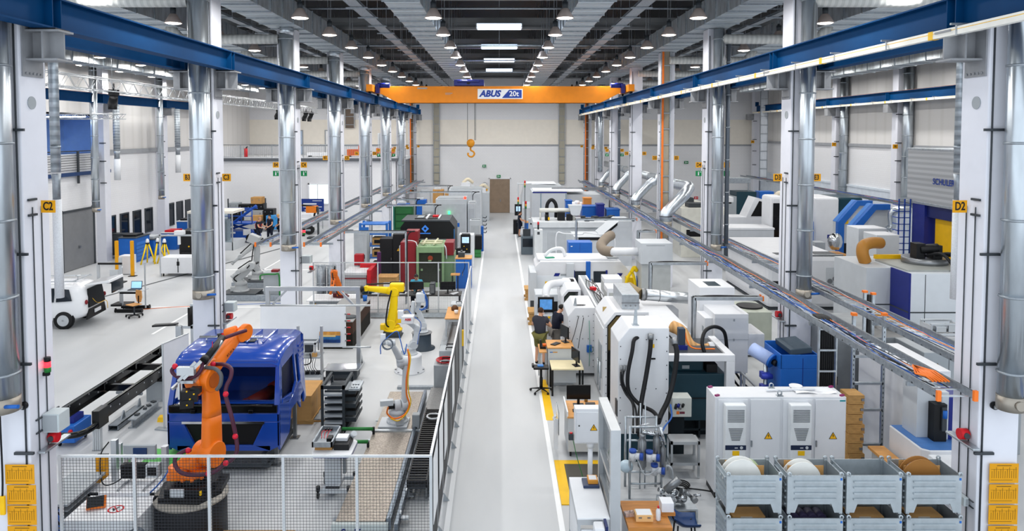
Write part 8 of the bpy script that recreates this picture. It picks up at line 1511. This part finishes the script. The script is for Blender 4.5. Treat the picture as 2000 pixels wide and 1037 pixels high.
# gallery objects
K('fire_extinguisher','red fire extinguisher on the gallery behind the railing','extinguisher',(X_(481,295,57.5),57.5,5.25),('cylinder',RED,Cy((0,0,0),(0,0,.7),.14)),('hose',BLACK,Cy((0,0,.7),(.12,0,.85),.05)))
for i,(px,w_,h,c,lb) in enumerate(((678,1.2,.6,mat('rust_orange','C25A28',.5),'long rust orange machine part on the gallery'),(700,.9,.9,mat('rust_orange','C25A28'),'rust orange frame on the gallery by the C6 column'),(735,1.4,.7,mat('rust_orange','C25A28'),'rust orange drum unit at the right end of the gallery'),(600,1.6,.35,MWHITE,'white crumpled bundle on the gallery floor'),(738,.5,1.9,MGREY,'grey lifting post on the gallery at far right'))):
 x=X_(px,300,58.5);K('gallery_part',lb,'machine part',(x,58.5,5.252),('body',c,(0,w_,0,.8,.1,h)),('feet',DGREY,(.05,.2,.1,.7,0,.1),(w_-.2,w_-.05,.1,.7,0,.1)),('ribs',c,*[(w_*k/5,w_*k/5+.05,-.05,0,.1,h) for k in range(1,5)]))
# pale grey robot pair on floor frames
r1=[Vector((X_(471,562,31.6),31.6,.32))]+rp((464,543,31.6),(492,518,31.6),(466,530,31.0),(452,541,30.8));r2=[Vector((X_(503,542,34.2),34.2,.32))]+rp((499,524,34.2),(503,474,34.2),(470,500,33.4),(451,517,33.2))
ROBG=mat('robot_mid_grey','AEB1B3',.45,var=.04)
a=robot('industrial_robot','grey robot with folded arm on a floor frame, nearer of the pair beside C4',r1,ROBG,.95,n=(.2,-1,0),hose_mat=BLACK);b=robot('industrial_robot','grey robot reaching upwards, farther of the pair beside C4',r2,ROBG,.95,n=(.2,-1,0),hose_mat=BLACK)
MB().cb(r2[2]-r2[0]+Vector((-.1,-.1,.2)),(.5,.4,.4),0,0,.4).build('head_housing',ROBG,b,bev=.03)
for i,(x,y) in enumerate(((X_(480,562,31.6),31.6),(X_(510,545,34.2),34.2))):K('floor_platform',f'low steel floor frame carrying the {["nearer","farther"][i]} grey robot','frame',(x,y,0),('plate',DGREY,(-.9,.6,-.5,.5,.26,.32)),('beam',GALVD,(-1.2,1.8,-.5,-.36,0,.26),(-1.2,1.8,.36,.5,0,.26),(.6,1.8,-.3,-.2,.1,.2)))
K('robot_controller','grey slanted cabinet with green pipework left of the C4 column','cabinet',(X_(515,560,31.2),31.2,0),('housing',MGREY2,(0,.65,0,.6,.1,1.2)),('green_pipe',GREEN,Tb((-.1,-.1,.9),(-.05,-.1,1.12),(.5,-.1,1.15),(.7,-.1,1.1),(.72,-.1,.2),r=.035)),('red_top',DRED,(.3,.6,.1,.4,1.2,1.3)))
K('tool_bench','low white bench with tools in front of the C3 column foot','bench',(X_(455,640,20.6),20.9,0),('bench_top',WHITE,(-.3,1.6,0,.8,.95,1.0)),('legs',ALU,(-.25,-.2,.05,.1,0,.95),(1.5,1.55,.05,.1,0,.95)),('black_tool',BLACK,(.7,1.2,.2,.35,1.0,1.1)),('carton',MGREY,(-.2,.4,.1,.5,1.0,1.12)))
# ================================================================ PEOPLE
def skin_mesh(V,E,R,sub=1):
 me=bpy.data.meshes.new('s');me.from_pydata([tuple(v) for v in V],E,[]);o=bpy.data.objects.new('s',me);COL.objects.link(o);md=o.modifiers.new('k','SKIN');md.use_smooth_shade=True
 if sub:q=o.modifiers.new('u','SUBSURF');q.levels=q.render_levels=sub
 for i,v in enumerate(me.skin_vertices[0].data):v.radius=(R[i] if isinstance(R[i],tuple) else (R[i],R[i]));v.use_root=(i==0)
 r_=bpy.data.meshes.new_from_object(o.evaluated_get(bpy.context.evaluated_depsgraph_get()));bpy.data.objects.remove(o);bpy.data.meshes.remove(me);return r_
def put(name,me,m,parent):
 me.materials.clear();me.materials.append(m);o=bpy.data.objects.new(name,me);COL.objects.link(o);o.parent=parent;return o
def person(label,loc,rz,shirt,trousers,hair,arms,lean=0.,nod=.2,shorts=False,seated=False,sleeve=.55,stride=.0):
 t=thing('person',label,'person',loc,rz);L=Vector;Rm=Matrix.Translation((0,0,.95)) @ Matrix.Rotation(lean,4,'X') @ Matrix.Translation((0,0,-.95));U=lambda p:Rm @ L(p)
 pel,wai,che,nec=L((0,0,.95)),U((0,0,1.12)),U((0,.0,1.33)),U((0,.01,1.5));hd=U((0,-.02,1.5));H=Matrix.Translation(hd) @ Matrix.Rotation(lean*.3+nod,4,'X');hp=lambda p:H @ L(p)
 V=[pel,wai,che,nec,hp((0,-.01,.08)),hp((0,-.02,.15)),hp((0,-.01,.24))];R=[(.15,.11),(.135,.1),(.16,.11),.06,.068,(.082,.1),.06];E=[(0,1),(1,2),(2,3),(3,4),(4,5),(5,6)];leg={};arm={}
 def add(p,r,par):V.append(L(p));R.append(r);E.append((par,len(V)-1));return len(V)-1
 for s,(el,wr) in zip((-1,1),arms):
  sh=U((s*.19,0,1.43));el,wr=L(el),L(wr);i=add(sh,.062,2);i=add(el,.045,i);i=add(wr,.03,i);d=(wr-el).normalized();pa=wr+d*.06;j=add(pa,(.038,.022),i);arm[s]=(sh,el,wr);n=d.cross(L((0,0,1)));n=n.normalized() if n.length > .1 else L((1,0,0))
  for q,ln in zip((-.028,-.01,.01,.028),(.06,.075,.07,.055)):k=add(pa+n*q+d*.03,.0095,j);add(pa+n*q*1.15+d*(.03+ln)+L((0,0,-.012)),.008,k)
  add(pa+n*s*.045-d*.0,.01,j)
 for s in (-1,1):
  hip=L((s*.095,0,.92));kn,an=((s*.12,-.42,.98-.4+.35-.02),(s*.12,-.4,.5)) if seated else ((s*.11,-.03+s*stride*.5,.5),(s*.12,.03+s*stride,.09))
  i=add(hip,.095,0);i=add(kn,.06,i);i=add(an,.042,i);leg[s]=(hip,L(kn),L(an));add(L(an)+L((0,-.14,-.055)),(.04,.03),i)
 put('body',skin_mesh(V,E,R),SKIN,t)
 m=MB();m.s(hp((0,-.115,.145)),(.014,.022,.02),8,6)
 for s in (-1,1):m.s(hp((s*.08,.0,.15)),(.012,.025,.032),8,6)
 m.mi(1)
 for s in (-1,1):m.s(hp((s*.032,-.098,.17)),.011,8,6)
 m.mi(2).s(hp((0,-.1,.1)),(.025,.012,.007),8,6);m.build('face',[SKIN,BLACK,mat('lips','B5705E',.5)],t)
 m=MB();m.grid(lambda u,v:hp((.088*math.sin(PI*(.02+.72*v))*math.cos(2*PI*u)*1.0,.015+.108*math.sin(PI*(.02+.72*v))*math.sin(2*PI*u),.175+(.095*math.cos(PI*(.02+.72*v)) if math.sin(2*PI*u) > -.35 or v < .39 else .095*math.cos(PI*(.02+.72*.39))))),18,8);m.build('hair',hair,t)
 V=[pel-L((0,0,.07)),wai,che,nec-L((0,0,.03))];R=[(.21,.165),(.19,.15),(.22,.165),(.1,.1)];E=[(0,1),(1,2),(2,3)]
 for s in (-1,1):sh,el,wr=arm[s];i=add(sh,.1,2);add(sh.lerp(el,sleeve),.085,i)
 put('shirt',skin_mesh(V,E,R),shirt,t)
 V=[pel];R=[(.2,.155)];E=[]
 for s in (-1,1):
  hip,kn,an=leg[s];i=add(hip-L((0,0,.02)),.13,0);i=add(kn,.092 if not shorts else .1,i)
  if not shorts:add(an,.07,i)
 put('shorts' if shorts else 'trousers',skin_mesh(V,E,R),trousers,t)
 for s in (-1,1):an=leg[s][2];put('shoe',skin_mesh([an+L((0,.03,-.045)),an+L((0,-.06,-.045)),an+L((0,-.15,-.055))],[(0,1),(1,2)],[.045,.048,.034]),BLACK,t)
 return t
CH=mat('shirt_charcoal','3A3B44',.8);NV=mat('shirt_navy','15192B',.8);OL=mat('shorts_olive','6E6A3A',.8);GT=mat('trousers_grey','77726C',.8);BRH=mat('hair_brown','3E2A1E',.7);DKH=mat('hair_dark','17110E',.6);DN=mat('trousers_navy','1A2030',.8);CYAN=mat('shirt_cyan','3FA9C9',.8)
person('young man in dark grey t-shirt and olive shorts seen from behind, hand at his chin',(1.27,22.6,0),PI-.35,CH,OL,BRH,[((-.33,-.1,1.18),(-.06,-.26,1.22)),((.3,-.16,1.16),(.04,-.2,1.44))],shorts=True)
person('man in black polo shirt and grey trousers bending towards the machine',(1.78,23.1,0),PI/2+.35,NV,GT,DKH,[((-.25,-.3,1.12),(-.18,-.52,1.0)),((.25,-.3,1.12),(.15,-.55,1.02))],lean=.22,nod=.45)
person('man in light blue t-shirt sitting behind the monitors on the long desk',(X_(814,560,29.95),29.95,-.33),0,CYAN,DN,DKH,[((-.28,-.12,1.12),(-.15,-.4,1.14)),((.28,-.12,1.12),(.15,-.4,1.14))],lean=.12,nod=.5,seated=True)
person('person in black shirt and shorts standing at the far right machines',(1.4,50.5,0),PI/2,NV,DN,BRH,[((-.27,-.12,1.15),(-.2,-.38,1.1)),((.27,-.12,1.15),(.2,-.38,1.1))],shorts=True,nod=.3)
p3=person('bald man in navy work clothes with red straps stepping towards his colleague',(X_(505,476,47.0),47.0,0),PI/2-.3,DN,DN,mat('shaved_head','A87C62',.6),[((-.25,-.2,1.15),(-.2,-.45,1.1)),((.25,-.2,1.15),(.2,-.48,1.15))],lean=.15,stride=.18,shorts=True)
MB().t([(-.12,-.14,1.05),(-.1,-.17,1.3),(-.1,.02,1.5),(-.1,.14,1.3),(-.12,.12,1.05)],.022,6).t([(.12,-.14,1.05),(.1,-.17,1.3),(.1,.02,1.5),(.1,.14,1.3),(.12,.12,1.05)],.022,6).build('red_straps',RED,p3)
person('man in dark navy polo shirt and trousers standing before the blue panel case',(X_(528,470,48.2),48.2,0),-.5,NV,DN,BRH,[((-.27,.0,1.15),(-.24,-.12,.92)),((.27,-.08,1.15),(.12,-.28,1.0))],stride=.08)
person('fair haired person in dark clothes half hidden by the C4 pipe',(X_(547,468,48.8),48.8,0),-1.2,NV,DN,mat('hair_fair','C79A5A',.6),[((-.27,-.02,1.15),(-.22,-.2,1.0)),((.27,-.02,1.15),(.22,-.2,1.0))],lean=.1)
K('office_chair','black office chair under the seated man at the long desk','chair',(X_(814,560,29.95),30.0,0),('seat',BLACK,(-.22,.22,-.25,.2,.42,.49)),('backrest',BLACK,(-.2,.2,.22,.27,.55,.98)),('stem',DGREY,Cy((0,0,.05),(0,0,.42),.03),(-.02,.02,.2,.23,.44,.6)),('star_base',BLACK,(-.28,.28,-.03,.03,.03,.07),(-.03,.03,-.28,.28,.03,.07)))
t=K('operator_console','machine control console with a lit blue screen in front of the two men','console',(X_(1066,600,23.7),23.6,0),('pedestal',MWHITE,(-.25,.25,0,.4,.05,1.1)),('keyboard_panel',MGREY,(-.28,.28,-.12,.1,1.1,1.3)),('screen_housing',BLACK,(-.26,.26,.05,.15,1.35,1.85)),('screen',mat('console_screen','4F86C0',.2,emit=.35,var=.25,scale=9),(-.2,.2,.04,.05,1.45,1.78)),('yellow_button',YELLOWP,(.05,.13,-.14,-.12,1.2,1.27)),('arm',MWHITE,(-.05,.05,.15,.25,.9,1.9)))
settle([o for o in bpy.data.objects if o not in DONE and o.parent is None])
# ================================================================ FITTINGS ON THE NEAR COLUMNS
def fit(side,k,px,py):return COLUMNS[side,k]
def notice(px,py,Y,w_,h,lb):
 x,_,z=at_exact(px,py,Y);t=thing('notice_sheet',lb,'notice',(x,Y,z),group='yellow notices on the near columns');MB().b(-w_/2,w_/2,-.006,0,-h/2,h/2).build('sheet',YELLOW,t);m=MB().b(-w_*.25,w_*.25,-.008,-.006,h*.38,h*.42)
 for q in range(12):m.b(-w_*.42+q*w_*.075,-w_*.42+q*w_*.075+.006,-.008,-.006,-h*.25,h*.12+.03*(q % 3))
 m.b(-w_*.45,w_*.3,-.008,-.006,-h*.36,-h*.34).b(-w_*.45,w_*.45,-.008,-.006,h*.2,h*.21).build('print',mat('notice_brown','7A5A10',.6),t)
for s,n_ in ((0,'left C2'),(1,'right D2')):
 for i in range(4):notice((39,42.5,43.5,44)[i] if not s else (1960.5,1959.5,1958.5,1957.5)[i],926+40*i if not s else 924+40.5*i,11.06,.45,.305,f'yellow printed notice on the {n_} column, {["top","second","third","lowest"][i]} of four')
CX=-7.27;DX=7.42
def atX(px,py,X):r=ray(px,py);q=X/r.x;return (X,r.y*q,HC+r.z*q)
def signal(px,py,X,lb,on=True):
 x,y,z=atX(px,py,X);d_=.07 if X < 0 else -.07;K('signal_lamp',lb,'lamp',(x+d_,y,z-.12),('black_cap',BLACK,Cy((0,0,.17),(0,0,.24),.05)),('red_segment',mat('lamp_red','FF2430',.3,emit=2.5),Cy((0,0,.08),(0,0,.17),.05)),('green_segment',mat('lamp_green','1F7A32',.3),Cy((0,0,0),(0,0,.08),.05)),('bracket',BLACK,(-.07,.03,-.03,.03,-.06,0)))
signal(84,712,CX,'red lit signal lamp on the side of the C2 column');signal(590,452,CX,'red lit signal lamp on the side of the C4 column')
def alarm(px,py,X,lb):
 x,y,z=atX(px,py,X);d_=1 if X < 0 else -1;K('alarm_sounder',lb,'alarm',(x+d_*.02,y,z),('housing',RED,Cy((d_*.0,-.02,.0),(d_*.13,-.02,.0),.085,16)),('horn',DGREY,Cy((d_*.06,-.125,0),(d_*.06,-.09,0),.045,14)),('mounting_bar',GALV,(min(0,d_*.12),max(0,d_*.12),-.35,.35,-.14,-.1)))
alarm(97,852,CX,'red alarm sounder on the side of the C2 column');alarm(1890,846,DX,'red alarm sounder on the side of the D2 column');alarm(443,617,CX,'red alarm sounder on the side of the C3 column');alarm(604,523,CX,'red alarm sounder on the side of the C4 column');alarm(1526,613,DX,'red alarm sounder on the side of the D3 column')
def jbox(px,py,X,w_,d,h,lb):
 x,y,z=atX(px,py,X);d_=1 if X < 0 else -1;K('junction_box',lb,'junction box',(x,y,z),('housing',mat('junction_grey','BCC5C8',.45),(min(.02*d_,d_*w_),max(.02*d_,d_*w_),-d/2,d/2,-h/2,h/2)),('lid_seam',MGREY2,(min(.02*d_,d_*(w_-.03)),max(.02*d_,d_*(w_-.03)),-d/2-.005,-d/2,-h/2+.02,h/2-.02)),('fixing_rail',DGREY,(min(0,d_*.03),max(0,d_*.03),-d,d,h*.3,h*.4),(min(0,d_*.03),max(0,d_*.03),-d,d,-h*.4,-h*.3)))
jbox(92,820,CX,.28,.3,.3,'pale grey junction box jutting from the C2 column');jbox(440,598,CX,.28,.25,.25,'pale grey junction box jutting from the C3 column');jbox(590,506,CX,.35,.3,.28,'pale grey junction box jutting from the C4 column');jbox(1887,975,DX,.1,.2,.14,'small white socket box on the D2 column')
x,y,z=at_exact(8,985,11.05);K('crane_pendant','yellow crane pendant control hanging on the C2 column','remote control',(x,11.04,z),('housing',YELLOWP,(-.04,.04,-.04,0,-.15,.15)),('buttons',RED,(-.05,-.03,-.05,-.03,.05,.09)),('cable',CABLE,Tb((0,-.02,.15),(.01,-.02,.5),(0,-.02,1.4),r=.014)))
for px,py,s in ((45,793,'C2'),(1944,793,'D2')):x,_,z=at_exact(px,py,11.05);K('cable_switch',f'small black round switch on the front of the {s} column','switch',(x,11.06,z),('plate',BLACK,Cy((0,-.02,0),(0,0.03,0),.06,16)),('knob',STEEL,(-.04,.02,-.06,-.02,-.04,.02)))
# ================================================================ COUNTABLE PARTS BECOME PARTS OF THEIR OWN
def split_parts(names):
 for o in list(bpy.data.objects):
  if o.type!='MESH' or o.parent is None or o.name.split('.')[0] not in names or o.get('kind') or o.data.users > 1:continue
  bm=bmesh.new();bm.from_mesh(o.data);left=set(bm.verts);groups=[]
  while left:
   st=[left.pop()];g=set(st)
   while st:
    for e in st.pop().link_edges:
     for v in e.verts:
      if v in left:left.discard(v);g.add(v);st.append(v)
   groups.append(g)
  if 1 < len(groups) < 100:
   idx=[{v.index for v in g} for g in groups];nm=o.name.split('.')[0];nm=SING.get(nm,nm)
   for k,ids in enumerate(idx):
    b2=bm.copy();b2.verts.ensure_lookup_table();bmesh.ops.delete(b2,geom=[v for v in b2.verts if v.index not in ids],context='VERTS')
    me=bpy.data.meshes.new(nm);b2.to_mesh(me);b2.free()
    for m_ in o.data.materials:me.materials.append(m_)
    n=o.copy();n.data=me;n.name=nm;COL.objects.link(n)
   bpy.data.objects.remove(o)
  bm.free()
SING={'castors':'castor','side_rails':'side_rail','clamps':'clamp','latches':'latch','motors':'motor','lamps':'lamp','legs':'leg','bench_legs':'bench_leg','feet':'foot','hoses':'hose','cables':'cable','wheels':'wheel','red_units':'red_unit','hanger_rods':'hanger_rod','rungs':'rung','blue_cables':'blue_cable','bags':'bag','valves':'valve','buttons':'button','keys':'key','joint_rings':'joint_ring','flange_rings':'flange_ring','white_hoses':'white_hose','chords':'chord','hanger_clips':'hanger_clip','support_bars':'support_bar','rail_bars':'rail_bar'}
split_parts({'frame_rail','web_stiffener','side_rail','side_rails','side_plates','guide_rail','apron','clamp_rail','conduit','hanger_rods','rungs','end_cap','shelf','tub','window','leg','post','upright','arm','beam','clamps','latches','lamps','bench_legs','feet','red_units','hose','rail','roof_rail','vent','buttons','keys','window_frame','handle','green_bar','column','red_stripe','stripe_emblem','yellow_marks','catch','joint_rings','flange_rings','wheels','cage','roof_clip','fitting','valves','housing','runner','pallet','guard_rail','chords','hanger_clips','support_bars','rail_bars','white_board','bearing_pad','type_plate','air_grille','foot','drawer','bands','pane','side_window','hydraulics','clamp_bar','lifting_eye','tail_lamp','bag'})
